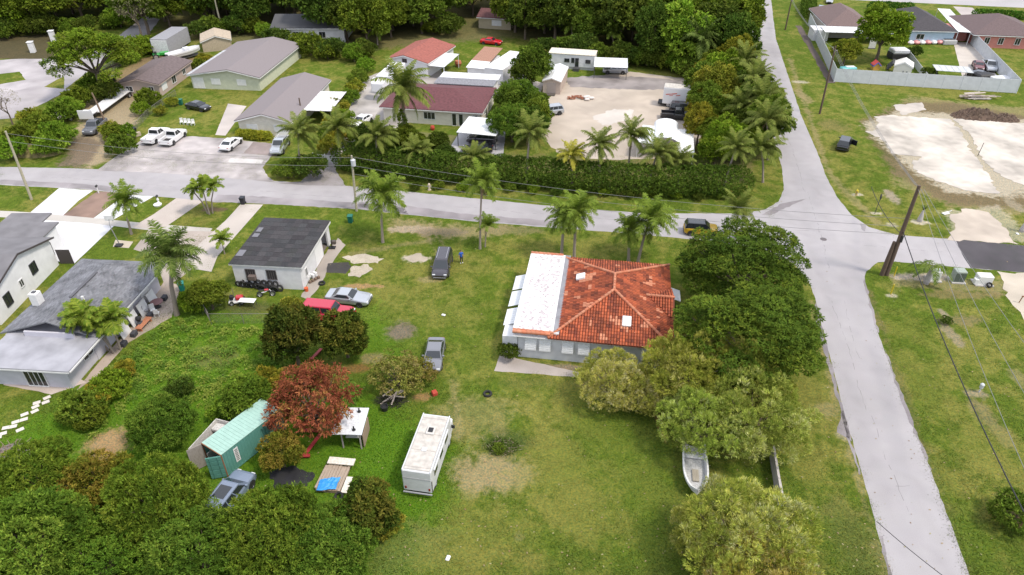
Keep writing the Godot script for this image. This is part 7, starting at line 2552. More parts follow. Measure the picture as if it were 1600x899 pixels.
func yard_right(white: Material, black: Material) -> void:
	var earth := [Color(0.07, 0.045, 0.032), Color(0.16, 0.11, 0.08)]
	mound("soil_mound", "larger dark brown mound of soil and roots beside the chalky pad", G(1524, 182), Vector3(4.2, 1.7, 2.4), earth, 91)
	mound("soil_mound", "smaller dark brown mound at the right end of the soil heap", G(1568, 187), Vector3(2.8, 1.2, 1.7), earth, 92)
	mound("grey_mound", "low grey mound of gravel in the left neighbour's lawn", G(22, 706), Vector3(1.6, 0.5, 1.0), [Color(0.17, 0.15, 0.15), Color(0.26, 0.23, 0.23)], 93)
	mound("brush_mound", "heap of cut yellow-green brush at the mouth of the dirt drive", G(55, 240), Vector3(4.0, 1.6, 1.8), [Color(0.16, 0.15, 0.05), Color(0.28, 0.23, 0.1)], 94)
	var n := thing("timber_pile", "pile of long pale boards and pipes in front of the white fence", "timber", G(1518, 154))
	for k in 16:
		var b := MB.new()
		var x := rng.randf_range(-3, 0.5)
		var z := rng.randf_range(-0.9, 0.9)
		var y := 0.08 + 0.05 * k
		b.beam(Vector3(x, y, z), Vector3(x + rng.randf_range(3, 5), y + rng.randf_range(-0.05, 0.1), z + rng.randf_range(-0.7, 0.7)), rng.randf_range(0.15, 0.45), 0.05)
		add(b, "board", mk("pale_board%d" % (k % 3), [Color(0.45, 0.38, 0.33), Color(0.3, 0.25, 0.22), Color(0.55, 0.5, 0.47)][k % 3], 0.9, "streak", 0.5), n)
	# back garden odds and ends
	n = thing("inflatable_pool", "striped pink and white float lying along the blue house", "pool float", G(1440, 69), 0.05)
	for k in 7:
		part(n, "tube", mk("float_%d" % (k % 2), [Color(0.6, 0.25, 0.25), Color(0.7, 0.7, 0.7)][k % 2], 0.5), Vector3(-4.0 + k * 1.35, 0.4, 0), Vector3(1.25, 0.8, 1.4), 0.3)
	n = thing("hot_tub", "grey boxed spa with dark cover by the blue house's corner", "spa", G(1480, 68))
	part(n, "tub", mk("spa_grey", Color(0.42, 0.42, 0.42), 0.7), Vector3(0, 0.5, 0), Vector3(3.0, 1.0, 2.6), 0.1)
	part(n, "cover", black, Vector3(-0.3, 1.08, -0.2), Vector3(1.8, 0.16, 1.6), 0.04)
	n = thing("playhouse", "small red, white and blue toy playhouse on the back lawn", "playhouse", G(1364, 110))
	gabled(n, 1.3, 1.2, 1.0, 0.6, "z", 0.15, mk("toy_yellow", Color(0.5, 0.3, 0.06), 0.6), mk("toy_red", Color(0.5, 0.06, 0.05), 0.5), mk("toy_blue", Color(0.06, 0.15, 0.5), 0.5))
	n = thing("toy_slide", "teal and white toy pool by the left white fence corner", "toy", G(1325, 110), 0.1)
	part(n, "basin", mk("toy_teal", Color(0.1, 0.42, 0.45), 0.5), Vector3(0, 0.35, 0), Vector3(3.2, 0.7, 1.3), 0.15)
	part(n, "lid", white, Vector3(0.4, 0.75, -0.1), Vector3(1.8, 0.1, 0.9), 0.03)
	n = thing("camper_shell", "white camper cap on dark junk under the bright green tree", "junk", G(1404, 92))
	part(n, "cap", mk("chalk_sheet", Color.WHITE), Vector3(0, 1.6, -0.6), Vector3(3.4, 0.8, 2.6), 0.15)
	part(n, "stack", black, Vector3(-0.2, 0.6, -0.6), Vector3(3.2, 1.2, 2.6), 0.05)
	n = thing("ladder_stack", "dark ladders and scrap beside the white garden shed", "scrap heap", G(1388, 106), 1.1)
	for k in 4:
		part(n, "ladder", M["dark_post"], Vector3(0, 0.3 + k * 0.35, k * 0.25), Vector3(4.0, 0.1, 0.5))
	n = thing("standing_board", "white board standing on the lawn under the canopy", "board", G(1362, 76))
	part(n, "board", white, Vector3(0, 1.3, 0), Vector3(1.5, 2.4, 0.1), 0.03)
	part(n, "foot", M["dark_post"], Vector3(0, 0.05, 0), Vector3(1.6, 0.1, 0.5))
	var dk := thing("covered_trailer", "small black covered trailer by the right white fence", "trailer", G(1535, 126), 0.2)
	part(dk, "cover", black, Vector3(0, 0.9, 0), Vector3(3.4, 1.1, 2.0), 0.3)
	wheel(dk, 0, 1.0, 0.33, 1.0)
	wheel(dk, 0, -1.0, 0.33, -1.0)
	var wt := thing("white_tent_trailer", "low white folded tent trailer in the right fence corner", "trailer", G(1562, 130), 0.2)
	part(wt, "box", M["gel_coat"], Vector3(0, 0.85, 0), Vector3(3.4, 0.7, 2.2), 0.12)
	wheel(wt, 0, 1.1, 0.33, 1.0)
	wheel(wt, 0, -1.1, 0.33, -1.0)
	# gravel yard odds
	n = thing("brick_pile", "low pile of red bricks in the gravel yard", "bricks", G(900, 154))
	for k in 40:
		part(n, "brick", mk("brick_a", Color(0.3, 0.12, 0.07), 0.9, "grain", 1.0), Vector3(rng.randf_range(-1.5, 1.5), 0.1 + 0.12 * (k % 3), rng.randf_range(-0.7, 0.7)), Vector3(0.4, 0.14, 0.22))
	n = thing("rubble_bags", "white bags heaped beside the red bricks", "bags", G(921, 156))
	for k in 5:
		part(n, "bag", mk("bag_white", Color(0.6, 0.55, 0.52), 0.9), Vector3(rng.randf_range(-0.7, 0.7), 0.25 + 0.2 * (k % 2), rng.randf_range(-0.5, 0.5)), Vector3(0.9, 0.4, 0.6), 0.15)
	n = thing("red_kettle_planter", "round terracotta urn at the back of the patio", "urn", G(716, 104))
	var u := MB.new()
	u.lathe([Vector2(0, 0), Vector2(0.4, 0), Vector2(0.75, 0.7), Vector2(0.6, 1.2), Vector2(0.4, 1.2), Vector2(0, 0.9)], 14)
	add(u, "urn", mk("terracotta", Color(0.4, 0.13, 0.07), 0.8), n)
	u = MB.new()
	u.lathe([Vector2(0, 0), Vector2(0.3, 0), Vector2(0.4, 0.4), Vector2(0.3, 0.7), Vector2(0, 0.75)], 12)
	single(u, "red_pot", "red ceramic pot by the maroon house's french doors", "pot", mk("red_glaze", Color(0.4, 0.05, 0.03), 0.4), G(676, 203))
	# white drive gate
	n = site("drive_gate", "low white metal gate across the drive between the palms", "gate", 491, 254, 528, 258)
	var W := span(491, 254, 528, 258)
	for k in 9:
		part(n, "rail", white, Vector3(W / 2, 0.35 + 0.13 * k, 0), Vector3(W, 0.07, 0.05))
	for x in [0.0, W / 2, W]:
		part(n, "post", white, Vector3(x, 0.8, 0.0), Vector3(0.1, 1.6, 0.1))
	n = fence_run("board_fence", "weathered wooden rail fence between the olive trees and the road", "fence", [G(1204, 716), G(1212, 766), G(1224, 830)], 1.4, mk("grey_rail", Color(0.4, 0.37, 0.35), 0.9, "streak", 0.5), mk("grey_rail", Color.WHITE), 1.8, 0.18)
	chain_fence("chain_fence", "chain-link fence along the brown roofed house's yard", [G(195, 222), G(232, 182), G(275, 150)], 1.2)
	chain_fence("chain_fence", "chain-link fence with green screen beyond the umbrella tree", [G(165, 118), G(200, 96), G(236, 80)], 1.8)
	n = fence_run("green_screen", "dark green privacy screen on the far chain-link fence", "fence", [G(202, 97), G(232, 81)], 1.7, mk("screen_green", Color(0.02, 0.1, 0.08), 0.8), M["dark_post"], 2.5)
	var lw := MB.new()
	lw.box(Vector3(0, 0.35, 0), Vector3(0.4, 0.7, 4.6), 0.04)
	single(lw, "low_wall", "low tan concrete wall between the bushes and the pickups", "wall", mk("tan_concrete", Color(0.45, 0.38, 0.3), 0.9, "blot", 0.4), G(198, 218), -0.75)
	# concrete gate posts at the far left
	for q in [[52, 82, "white concrete pillar left of two by the far drive"], [84, 64, "white concrete pillar right of two by the far drive"]]:
		var gp := MB.new()
		gp.box(Vector3(0, 1.1, 0), Vector3(1.0, 2.2, 1.0), 0.05)
		gp.box(Vector3(0, 2.27, 0), Vector3(1.2, 0.14, 1.2), 0.03)
		single(gp, "gate_pillar", q[2], "pillar", white, G(q[0], q[1]), 0.2, "white pillars by the far drive")

# ---------------------------------------------------------------- poles, wires, cabinets
func pole(label: String, bx: float, by: float, tx: float, ty: float, m: Material, r := 0.16, arms := 0, group := "utility poles") -> Array:
	var g := G(bx, by)
	var h := rise(bx, by, ty)
	var t := -g.z / (cos(TILT) + (449.5 - ty) / FOCAL * sin(TILT))
	var lean := clampf((tx - 800.0) / FOCAL * t - g.x, -0.12 * h, 0.12 * h)
	var n := thing("utility_pole", label, "utility pole", g, 0.0, group)
	var b := MB.new()
	b.tube([Vector3(0, -0.2, 0), Vector3(lean * 0.5, h * 0.5, 0), Vector3(lean, h, 0)], [r * 1.1, r, r * 0.75], 10)
	add(b, "shaft", m, n)
	for k in arms:
		part(n, "crossarm", m, Vector3(lean, h - 0.6 - k * 0.9, 0), Vector3(0.12, 0.12, 2.0))
		for z in [-0.9, 0.0, 0.9]:
			var i := MB.new()
			i.x = Transform3D(Basis(), Vector3(lean, h - 0.54 - k * 0.9, z))
			i.lathe([Vector2(0.05, 0), Vector2(0.08, 0.05), Vector2(0.04, 0.1), Vector2(0.07, 0.14), Vector2(0, 0.18)], 8)
			add(i, "insulator", mk("porcelain", Color(0.3, 0.3, 0.3), 0.3), n)
	return [n, g + Vector3(lean, h, 0)]

func wire(label: String, a: Vector3, b: Vector3, sag: float, r := 0.02, m: Material = null, group := "overhead wires") -> void:
	var pts := []
	var rad := []
	for k in 13:
		var t := k / 12.0
		pts.append(a.lerp(b, t) - Vector3(0, sag * 4 * t * (1 - t), 0) - a)
		rad.append(r)
	var w := MB.new()
	w.tube(pts, rad, 5)
	single(w, "overhead_wire", label, "wire", m if m else mk("wire_grey", Color(0.2, 0.2, 0.2), 0.6), a, 0.0, group)

func make_utilities() -> void:
	var wood := mk("pole_wood", Color(0.11, 0.075, 0.055), 0.95, "streak", 0.8)
	var tan_ := mk("pole_concrete", Color(0.36, 0.33, 0.24), 0.9, "blot", 0.5)
	var black: Material = M["trim_black"]
	var main := pole("tall dark wooden utility pole at the road junction", 1385, 430, 1437, 290, wood, 0.24, 0)
	part(main[0], "guy_bracket", black, Vector3(0.1, 5.0, 0.3), Vector3(0.2, 0.8, 0.2))
	pole("short dark stub pole beside the tall junction pole", 1378, 430, 1398, 378, wood, 0.24)
	var mid := pole("slim concrete pole with a transformer on the near verge", 557, 330, 549, 243, tan_, 0.15)
	var tr := MB.new()
	tr.x = Transform3D(Basis(), Vector3(0.45, 6.6, 0))
	tr.lathe([Vector2(0, 0), Vector2(0.3, 0), Vector2(0.32, 0.8), Vector2(0.2, 0.9), Vector2(0, 0.95)], 12)
	add(tr, "transformer", mk("transformer_grey", Color(0.5, 0.52, 0.55), 0.5), mid[0])
	var left := pole("leaning tan utility pole at the left edge of the street", 49, 312, 8, 205, tan_, 0.17)
	var up1 := pole("dark utility pole on the grass above the junction", 1281, 178, 1306, 72, wood, 0.16, 1)
	var up2 := pole("dark utility pole beside the road at the very top", 1227, 47, 1238, -4, wood, 0.16, 1)
	var drive := pole("brown wooden pole standing in the dirt drive", 166, 194, 143, 145, mk("pole_brown", Color(0.2, 0.14, 0.1), 0.95, "streak", 0.8), 0.16)
	var house := pole("dark pole beside the mottled metal carport", 473, 190, 467, 153, wood, 0.14)
	var far := pole("pale trunk-like pole rising among the far trees", 348, 52, 334, -6, tan_, 0.2)
	var lamp := pole("slim white lamp post at the top of the gravel yard", 1101, 122, 1104, 95, mk("lamp_white", Color(0.6, 0.6, 0.6), 0.5), 0.08, 0, "")
	part(lamp[0], "lamp_head", M["white_trim"], Vector3(0, rise(1101, 122, 95), 0), Vector3(1.2, 0.2, 0.4), 0.05)
	# wires strung along the street
	var top: Vector3 = main[1]
	var mt: Vector3 = mid[1]
	for k in 3:
		wire(["highest wire above the street hedge", "middle wire above the street hedge", "lowest wire above the street hedge"][k], mt - Vector3(0, 0.2 + k * 1.2, 0), top - Vector3(0, 4.0 + k * 1.0, 0), 1.2, 0.022)
	for k in 2:
		wire(["upper wire over the parking apron", "lower wire over the parking apron"][k], mt - Vector3(0, 0.3 + k * 1.1, 0), left[1] - Vector3(0, 0.3 + k * 1.1, 0), 1.0, 0.02)
	for k in 3:
		wire(["left wire up the street to the far pole", "middle wire up the street to the far pole", "right wire up the street to the far pole"][k], top - Vector3(0, 0.3, 0.8 - k * 0.8), up1[1] - Vector3(0, 0.5, 0.9 - k * 0.9), 1.0, 0.02)
		wire(["left wire at the very top beside the road", "middle wire at the very top beside the road", "right wire at the very top beside the road"][k], up1[1] - Vector3(0, 0.5, 0.9 - k * 0.9), up2[1] - Vector3(0, 0.5, 0.9 - k * 0.9), 1.0, 0.02)
	# the heavy cable and light wires that leave the junction pole towards the lower right
	wire("thick black cable running down right from the junction pole", top - Vector3(0, 5.6, 0), G(1600, 800, 7.0), 0.8, 0.05, black)
	for k in 3:
		wire(["left thin wire over the right-hand verge", "middle thin wire over the right-hand verge", "right thin wire over the right-hand verge"][k], top - Vector3(-0.3 * k, 0.4, 0), G(1640 + k * 60, 820 - 40 * k, 11.0), 0.8, 0.02)
	wire("thin black cable crossing the road at lower right", G(1370, 815, 4.5), G(1480, 905, 4.5), 0.1, 0.025, black)
	wire("black cable from the junction pole towards the stop sign", top - Vector3(0, 6.0, 0), G(1362, 292, 3.0), 0.6, 0.04, black)
	# utility cabinets on their bed
	var n := thing("utility_cabinet", "white utility cabinet behind the wilted young palm", "utility box", G(1460, 440), -0.1)
	var cw := mk("cabinet_white", Color(0.66, 0.66, 0.64), 0.5)
	part(n, "housing", cw, Vector3(0, 0.65, -0.4), Vector3(1.1, 1.3, 0.9), 0.06)
	part(n, "base", mk("pad_concrete", Color(0.42, 0.4, 0.38), 0.9), Vector3(0, 0.06, -0.4), Vector3(1.5, 0.12, 1.3))
	part(n, "vent", black, Vector3(0, 0.35, 0.06), Vector3(0.5, 0.06, 0.02))
	n = thing("utility_cabinet", "grey-green cabinet with dark mottled doors, middle of three", "utility box", G(1497, 442), -0.1)
	var cg := mk("cabinet_green", Color(0.28, 0.32, 0.28), 0.6, "stain", 0.8)
	part(n, "housing", cg, Vector3(0, 0.75, -0.4), Vector3(1.2, 1.5, 1.0), 0.06)
	for x in [-0.29, 0.29]:
		part(n, "door", mk("cabinet_dark", Color(0.08, 0.1, 0.08), 0.7, "stain", 1.0), Vector3(x, 0.75, 0.11), Vector3(0.52, 1.1, 0.03))
	part(n, "base", M["pad_concrete"], Vector3(0, 0.06, -0.4), Vector3(1.5, 0.12, 1.4))
	n = thing("utility_cabinet", "bulky white cabinet with a black cable coil, rightmost of three", "utility box", G(1537, 446), -0.1)
	part(n, "housing", cw, Vector3(0, 0.6, -0.4), Vector3(1.6, 1.2, 1.0), 0.08)
	part(n, "side_box", cw, Vector3(-0.9, 0.45, -0.1), Vector3(0.5, 0.7, 0.5), 0.05)
	tyre(n, Transform3D(Basis(Vector3.RIGHT, 0.7), Vector3(0.4, 0.3, 0.35)), 0.32)
	part(n, "base", M["pad_concrete"], Vector3(0, 0.06, -0.4), Vector3(2.0, 0.12, 1.4))
	# small street furniture
	var yellow := mk("marker_yellow", Color(0.6, 0.45, 0.02), 0.5)
	for q in [[1397, 432, "yellow marker post at the foot of the junction pole"], [1392, 460, "yellow marker post alone on the grass corner"]]:
		var b := MB.new()
		b.lathe([Vector2(0.06, 0), Vector2(0.06, 1.3), Vector2(0, 1.34)], 8)
		single(b, "marker_post", q[2], "marker post", yellow, G(q[0], q[1]), 0.0, "yellow marker posts")
	n = thing("fire_hydrant", "fire hydrant with yellow cap on the corner grass", "hydrant", G(1338, 305))
	var h := MB.new()
	h.lathe([Vector2(0.2, 0), Vector2(0.2, 0.06), Vector2(0.13, 0.08), Vector2(0.13, 0.55), Vector2(0.17, 0.57), Vector2(0.17, 0.62)], 12)
	add(h, "barrel", mk("hydrant_tan", Color(0.4, 0.3, 0.12), 0.6), n)
	h = MB.new()
	h.lathe([Vector2(0.16, 0.62), Vector2(0.13, 0.76), Vector2(0.04, 0.84), Vector2(0, 0.88)], 12)
	add(h, "cap", yellow, n)
	for s in [-1.0, 1.0]:
		part(n, "nozzle", yellow, Vector3(s * 0.18, 0.42, 0), Vector3(0.12, 0.12, 0.12), 0.03)
	n = thing("pale_hydrant", "pale weathered hydrant in the grass before the hedge", "hydrant", G(671, 297))
	h = MB.new()
	h.lathe([Vector2(0.25, 0), Vector2(0.25, 0.08), Vector2(0.16, 0.1), Vector2(0.16, 0.8), Vector2(0.2, 0.82), Vector2(0.12, 1.0), Vector2(0, 1.05)], 12)
	add(h, "barrel", mk("hydrant_pale", Color(0.5, 0.42, 0.33), 0.7), n)
	for s in [-1.0, 1.0]:
		part(n, "nozzle", M["hydrant_pale"], Vector3(s * 0.22, 0.6, 0), Vector3(0.14, 0.14, 0.14), 0.03)
	n = thing("stop_sign", "stop sign seen from behind on a thin dark post at the junction", "sign", G(1367, 334))
	var sp := MB.new()
	sp.tube([Vector3.ZERO, Vector3(0.1, 2.6, 0)], [0.045, 0.045], 6)
	add(sp, "post", M["dark_post"], n)
	var oct := PackedVector2Array()
	for k in 8:
		oct.append(Vector2(cos(PI / 8 + k * PI / 4), sin(PI / 8 + k * PI / 4)) * 0.4)
	sp = MB.new()
	sp.x = Transform3D(Basis(Vector3.UP, 1.35) * Basis(Vector3.RIGHT, PI / 2), Vector3(0.1, 2.5, 0))
	sp.prism(oct, -0.015, 0.015)
	add(sp, "plate", mk("sign_back", Color(0.06, 0.06, 0.06), 0.5), n)
	n = thing("water_meter", "small white capped standpipe on the right-hand grass", "standpipe", G(1530, 613))
	h = MB.new()
	h.lathe([Vector2(0.06, 0), Vector2(0.06, 0.5), Vector2(0.17, 0.55), Vector2(0.19, 0.95), Vector2(0.1, 1.05), Vector2(0, 1.06)], 12)
	add(h, "cap", mk("meter_white", Color(0.5, 0.52, 0.54), 0.6), n)
	n = thing("pipe_stub", "rusty pipe stub on the chalk track at right", "post", G(1592, 474))
	h = MB.new()
	h.tube([Vector3.ZERO, Vector3(0.1, 0.9, 0)], [0.05, 0.05], 6)
	h.box(Vector3(0.12, 0.9, 0), Vector3(0.2, 0.12, 0.12))
	add(h, "pipe", mk("rust_edge", Color.WHITE), n)
	n = thing("survey_stake", "thin stake standing between the two chalky pads", "stake", G(1528, 244))
	h = MB.new()
	h.tube([Vector3.ZERO, Vector3(0.15, 2.2, 0)], [0.05, 0.04], 6)
	add(h, "stake", M["dark_post"], n)
	n = thing("white_sign_board", "white board lying on the grass beside the chalk track", "board", G(1478, 334), 0.4)
	part(n, "board", M["white_trim"], Vector3(0, 0.06, 0), Vector3(1.0, 0.08, 0.5))
	part(n, "stake", M["white_trim"], Vector3(0.9, 0.06, -0.2), Vector3(0.9, 0.06, 0.08))
	for q in [[1590, 366, "white plastic bag by the right-hand road edge"], [420, 828, "x"], [700, 873, "scrap of white litter low on the near lawn"], [693, 493, "scrap of pale litter on the lawn right of the silver coupe"]]:
		if q[2] == "x":
			continue
		var b := MB.new()
		b.box(Vector3(0, 0.06, 0), Vector3(0.45, 0.12, 0.3), 0.05)
		single(b, "litter", q[2], "litter", M["white_trim"], G(q[0], q[1]), rng.randf() * 3)

# ---------------------------------------------------------------- planting
func hedge(called: String, label: String, pts: Array, w: float, h: float, key: Array, sd: int, dens := 190) -> void:
	var o: Vector3 = pts[0]
	var n := thing(called, label, "hedge", o)
	var lobes := []
	var l := 0.0
	var r := RandomNumberGenerator.new()
	r.seed = sd
	var st := MB.new()
	for k in pts.size() - 1:
		var a: Vector3 = pts[k] - o
		var c: Vector3 = pts[k + 1] - o
		var cnt := int(a.distance_to(c) / 0.8) + 1
		l += a.distance_to(c)
		for j in cnt:
			var p := a.lerp(c, float(j) / cnt)
			lobes.append([p + Vector3(r.randf_range(-0.15, 0.15), h * 0.5, r.randf_range(-0.15, 0.15)), Vector3(w * 0.75, h * r.randf_range(0.46, 0.56), w * 0.75)])
			if j % 3 == 0:
				st.tube([p, p + Vector3(0, h * 0.6, 0)], [0.05, 0.03], 5)
	add(st, "stem", bark, n)
	put(foliage(sd, lobes, int(l * dens), 8, 0.28, 0.13, key, {"up": 0.2, "floor": 0.05, "low": -0.9, "deep": 0.85}), "foliage", leafmat, n)

func scatter_wood() -> void:
	var r := RandomNumberGenerator.new()
	r.seed = 99
	# ground areas of the woods: outline, count, kinds, smallest and largest size, label
	var woods := [
		[[[330, 40], [480, 62], [560, 82], [600, 60], [690, 52], [740, 30], [740, -12], [330, -12]], 62, ["dark0", "broad0", "broad1", "dark1", "bright0", "broad0"], 1.2, 1.9, "the wood behind the red roofed house", "trees behind the red roofed house"],
		[[[780, 60], [850, 80], [990, 96], [1090, 112], [1150, 118], [1150, 60], [1060, 30], [1160, -12], [770, -12]], 100, ["dark0", "dark1", "broad0", "broad1", "dark0", "broad1", "bright1"], 1.15, 1.9, "the dark wood above the gravel yard", "trees above the gravel yard"],
		[[[-40, 60], [60, 50], [140, 40], [210, 30], [210, -12], [-60, -12]], 34, ["broad0", "bright0", "dark0", "broad1", "yellow0"], 1.3, 2.2, "the wood at the upper left", "trees at the upper left"],
		[[[230, 55], [330, 45], [330, -20], [240, -20]], 14, ["dark1", "broad0", "broad1"], 1.2, 1.8, "the wood beyond the boat", "trees beyond the boat"],
		[[[560, 235], [700, 262], [690, 250], [560, 225]], 9, ["dark0", "broad1"], 0.45, 0.65, "the planting inside the street hedge", "trees inside the street hedge"],
		[[[1095, 130], [1150, 120], [1190, 180], [1195, 240], [1150, 262], [1090, 245], [1085, 200]], 22, ["broad0", "yellow1", "dark1", "broad1", "bright1"], 0.7, 1.05, "the belt between gravel yard and road", "trees beside the gravel yard"],
		[[[790, 225], [800, 140], [830, 125], [842, 160], [845, 230]], 6, ["broad0", "dark0"], 0.6, 0.8, "the clump left of the gravel yard", "trees left of the gravel yard"],
	]
	for q in woods:
		var poly := P2(q[0])
		var box := Rect2(poly[0], Vector2.ZERO)
		for p in poly:
			box = box.expand(p)
		var placed := []
		var tries := 0
		while placed.size() < q[1] and tries < 4000:
			tries += 1
			var p := Vector2(r.randf_range(box.position.x, box.end.x), r.randf_range(box.position.y, box.end.y))
			if not Geometry2D.is_point_in_polygon(p, poly):
				continue
			var s := r.randf_range(q[3], q[4])
			var ok := true
			for e in placed:
				if p.distance_to(Vector2(e.x, e.y)) < 2.1 * (s + e.z):
					ok = false
			for hse in keep_out:
				if Geometry2D.is_point_in_polygon(p, hse):
					ok = false
			if not ok:
				if tries < 3000 or placed.size() > q[1] * 0.6:
					continue
				continue
			placed.append(Vector3(p.x, p.y, s))
			var key: String = q[2][placed.size() % q[2].size()]
			var look: String = {"d": "dark green", "b": "mid green", "y": "yellowing"}[key[0]] if not key.begins_with("bright") else "lime green"
			var third := clampi(int((p.x - box.position.x) / box.size.x * 3.0), 0, 2)
			var label: String = "%s %s tree at the %s %s of %s" % ["tall" if s > (q[3] + q[4]) / 2 else "smaller", look, "front" if p.y > box.get_center().y else "back", ["left", "middle", "right"][third], q[5]]
			plant(key, "broadleaf_tree", label, "tree", Vector3(p.x, 0, p.y), s, q[6], r.randf() * TAU, r.randf_range(0.85, 1.15))

var keep_out := []

func make_vegetation() -> void:
	for q in [[[420, 75], [420, 40], [500, 40], [500, 70]], [[470, 132], [575, 130], [570, 88], [480, 84]], [[600, 115], [600, 66], [730, 66], [730, 115]], [[735, 52], [735, 26], [790, 26], [790, 52]], [[975, 100], [975, 70], [1045, 70], [1045, 100]], [[720, 120], [720, 62], [870, 66], [935, 80], [990, 88], [990, 120]], [[470, 34], [470, 8], [540, 8], [540, 34]]]:
		keep_out.append(P2(q))
	# --- foreground, lower left
	var mg := "dense mango trees at the lower left"
	tree("mango0", 50, 742, 0.78, "mango_tree", "mango tree below the grey gravel mound at the left edge", "tree", mg)
	tree("mango1", 42, 850, 0.98, "mango_tree", "big round mango tree in the bottom left corner", "tree", mg, 1.15)
	tree("bronze", 150, 752, 0.8, "mango_tree", "small bronze-tinged mango tree beside the bare brown patch", "tree", mg)
	tree("mango2", 160, 872, 0.8, "mango_tree", "mango tree second from the left along the bottom edge", "tree", mg, 0.85)
	tree("mango0", 238, 782, 0.88, "mango_tree", "yellow-green mango tree just left of the blue-grey SUV", "tree", mg, 1.2)
	tree("mango1", 312, 862, 0.9, "mango_tree", "mango tree in front of the blue-grey SUV at the bottom edge", "tree", mg, 0.95)
	tree("mango2", 422, 830, 0.88, "mango_tree", "broad mango tree below the black ground cloth", "tree", mg, 1.1)
	tree("mango0", 510, 848, 0.78, "mango_tree", "rightmost mango tree of the bottom left grove", "tree", mg, 0.95)
	tree("mango1", 480, 905, 0.7, "mango_tree", "low mango tree at the bottom edge right of centre in the grove", "tree", mg, 0.8)
	tree("bronze", 105, 800, 0.55, "mango_tree", "small dark mango tree filling the gap between two big crowns", "tree", mg, 0.9)
	tree("glossy1", 572, 795, 1.0, "dark_shrub_tree", "dark olive bushy tree right of the timber wreck", "tree")
	tree("mango1", 252, 660, 0.68, "small_mango_tree", "lone pale-tipped mango tree left of the green container", "tree")
	tree("shrub_dark", 281, 606, 1.1, "dark_shrub", "dark round shrub above the lone mango tree", "shrub")
	tree("broad0", 385, 618, 0.62, "leafy_tree", "leafy green tree between the container and the rust red tree", "tree", "", 0.8)
	tree("shrub_yellow", 420, 590, 1.3, "yellow_shrub", "yellow-green shrub top beside the rust red tree", "shrub")
	tree("rust", 486, 622, 1.22, "rust_red_tree", "tree with dead rust red leaves in the middle of the yard", "tree")
	tree("bronze", 438, 706, 0.6, "olive_shrub", "olive brown bush in front of the green container", "bush")
	tree("glossy0", 456, 520, 1.25, "dark_tree", "taller dark tree left of two below the red wagon", "tree", "", 1.15)
	tree("glossy1", 537, 520, 1.1, "dark_tree", "rounder dark tree right of two below the red wagon", "tree")
	tree("sparse", 618, 580, 1.2, "sparse_shrub", "sparse olive shrub leaning over the dark grey sedan", "shrub")
	tree("sparse", 655, 578, 0.8, "sparse_shrub", "small thin shrub against the dark grey sedan's side", "shrub")
	tree("broad1", 325, 458, 0.6, "garage_bush", "bright green bushy tree behind the garage's left corner", "tree", "", 0.75)
	tree("shrub_bright", 300, 468, 1.5, "leafy_shrub", "bright leafy shrub beside the royal palm's foot", "shrub")
	tree("shrub_yellow", 455, 478, 1.1, "yellow_shrub", "yellowing shrub between garage and red wagon", "shrub")
	for q in [["shrub_broad", 122, 634, 1.7, "green shrub nearest the grey house's patio corner"], ["shrub_bright", 168, 600, 1.5, "bright green shrub right of the grey house's patio"], ["shrub_yellow", 150, 618, 1.2, "yellow-tipped shrub between two green shrubs by the patio"], ["shrub_yellow", 190, 578, 1.0, "small yellow shrub at the edge of the field"], ["shrub_broad", 140, 650, 1.2, "low green shrub above the bare brown patch"], ["shrub_bright", 345, 640, 1.0, "light green shrub behind the container"], ["shrub_dark", 795, 548, 1.0, "dark shrub at the tiled house's near left corner"], ["shrub_broad", 780, 700, 0.5, "tuft of weeds growing in the cut brush"], ["shrub_yellow", 600, 815, 1.2, "pale grassy plume shrub at the right end of the grove"], ["shrub_broad", 1592, 800, 1.6, "dark green shrub cut by the lower right edge"], ["shrub_dark", 1480, 500, 0.5, "small green weed on the bare strip at right"]]:
		tree(q[0], q[1], q[2], q[3], "garden_shrub", q[4], "shrub")
	# --- right-hand trees
	tree("spreading0", 1166, 412, 1.0, "spreading_tree", "big layered dark green tree at the road corner", "tree", "", 1.02)
	tree("spreading1", 1172, 518, 0.98, "spreading_tree", "second layered green tree below the corner tree, over the road edge", "tree", "", 1.1)
	tree("shrub_broad", 1255, 520, 1.5, "verge_shrub", "low green shrub between layered tree and road", "shrub")
	tree("olive0", 1080, 572, 1.0, "olive_green_tree", "olive green feathery tree against the tiled house's right corner", "tree")
	tree("olive2", 1160, 588, 0.9, "olive_green_tree", "olive green feathery tree in the middle of the right-hand group", "tree")
	tree("olive0", 1186, 640, 0.95, "olive_green_tree", "olive green tree nearest the road in the right-hand group", "tree", "", 1.0, 1.2)
	tree("olive2", 1105, 655, 0.82, "olive_green_tree", "olive green tree overhanging the skiff", "tree", "", 1.0, 2.1)
	tree("olive1", 958, 590, 0.7, "olive_yellow_tree", "thin yellowish tree with grey twigs in front of the tiled house", "tree")
	tree("olive1", 1005, 610, 0.55, "olive_yellow_tree", "small yellowish tree left of the feathery group", "tree")
	tree("olive1", 1172, 838, 1.0, "olive_yellow_tree", "large yellow-olive tree in the lower right foreground", "tree")
	tree("olive0", 1108, 826, 0.55, "olive_yellow_tree", "smaller yellow-olive tree just below the skiff's bow", "tree")
	tree("olive1", 1190, 915, 0.8, "olive_yellow_tree", "yellow-olive tree cut by the bottom edge", "tree")
	# --- palms on the near side of the street
	palm("royal", 276, 492, 262, 398, "royal_palm", "tall royal palm with pale trunk beside the grey house's patio", "", {"f": [3, 6, 6, 5, 1], "r": 0.24, "s": 1.15})
	var n := thing("palm_cluster", "cluster of three small palms in front of the grey house's patio", "palm tree", G(178, 548))
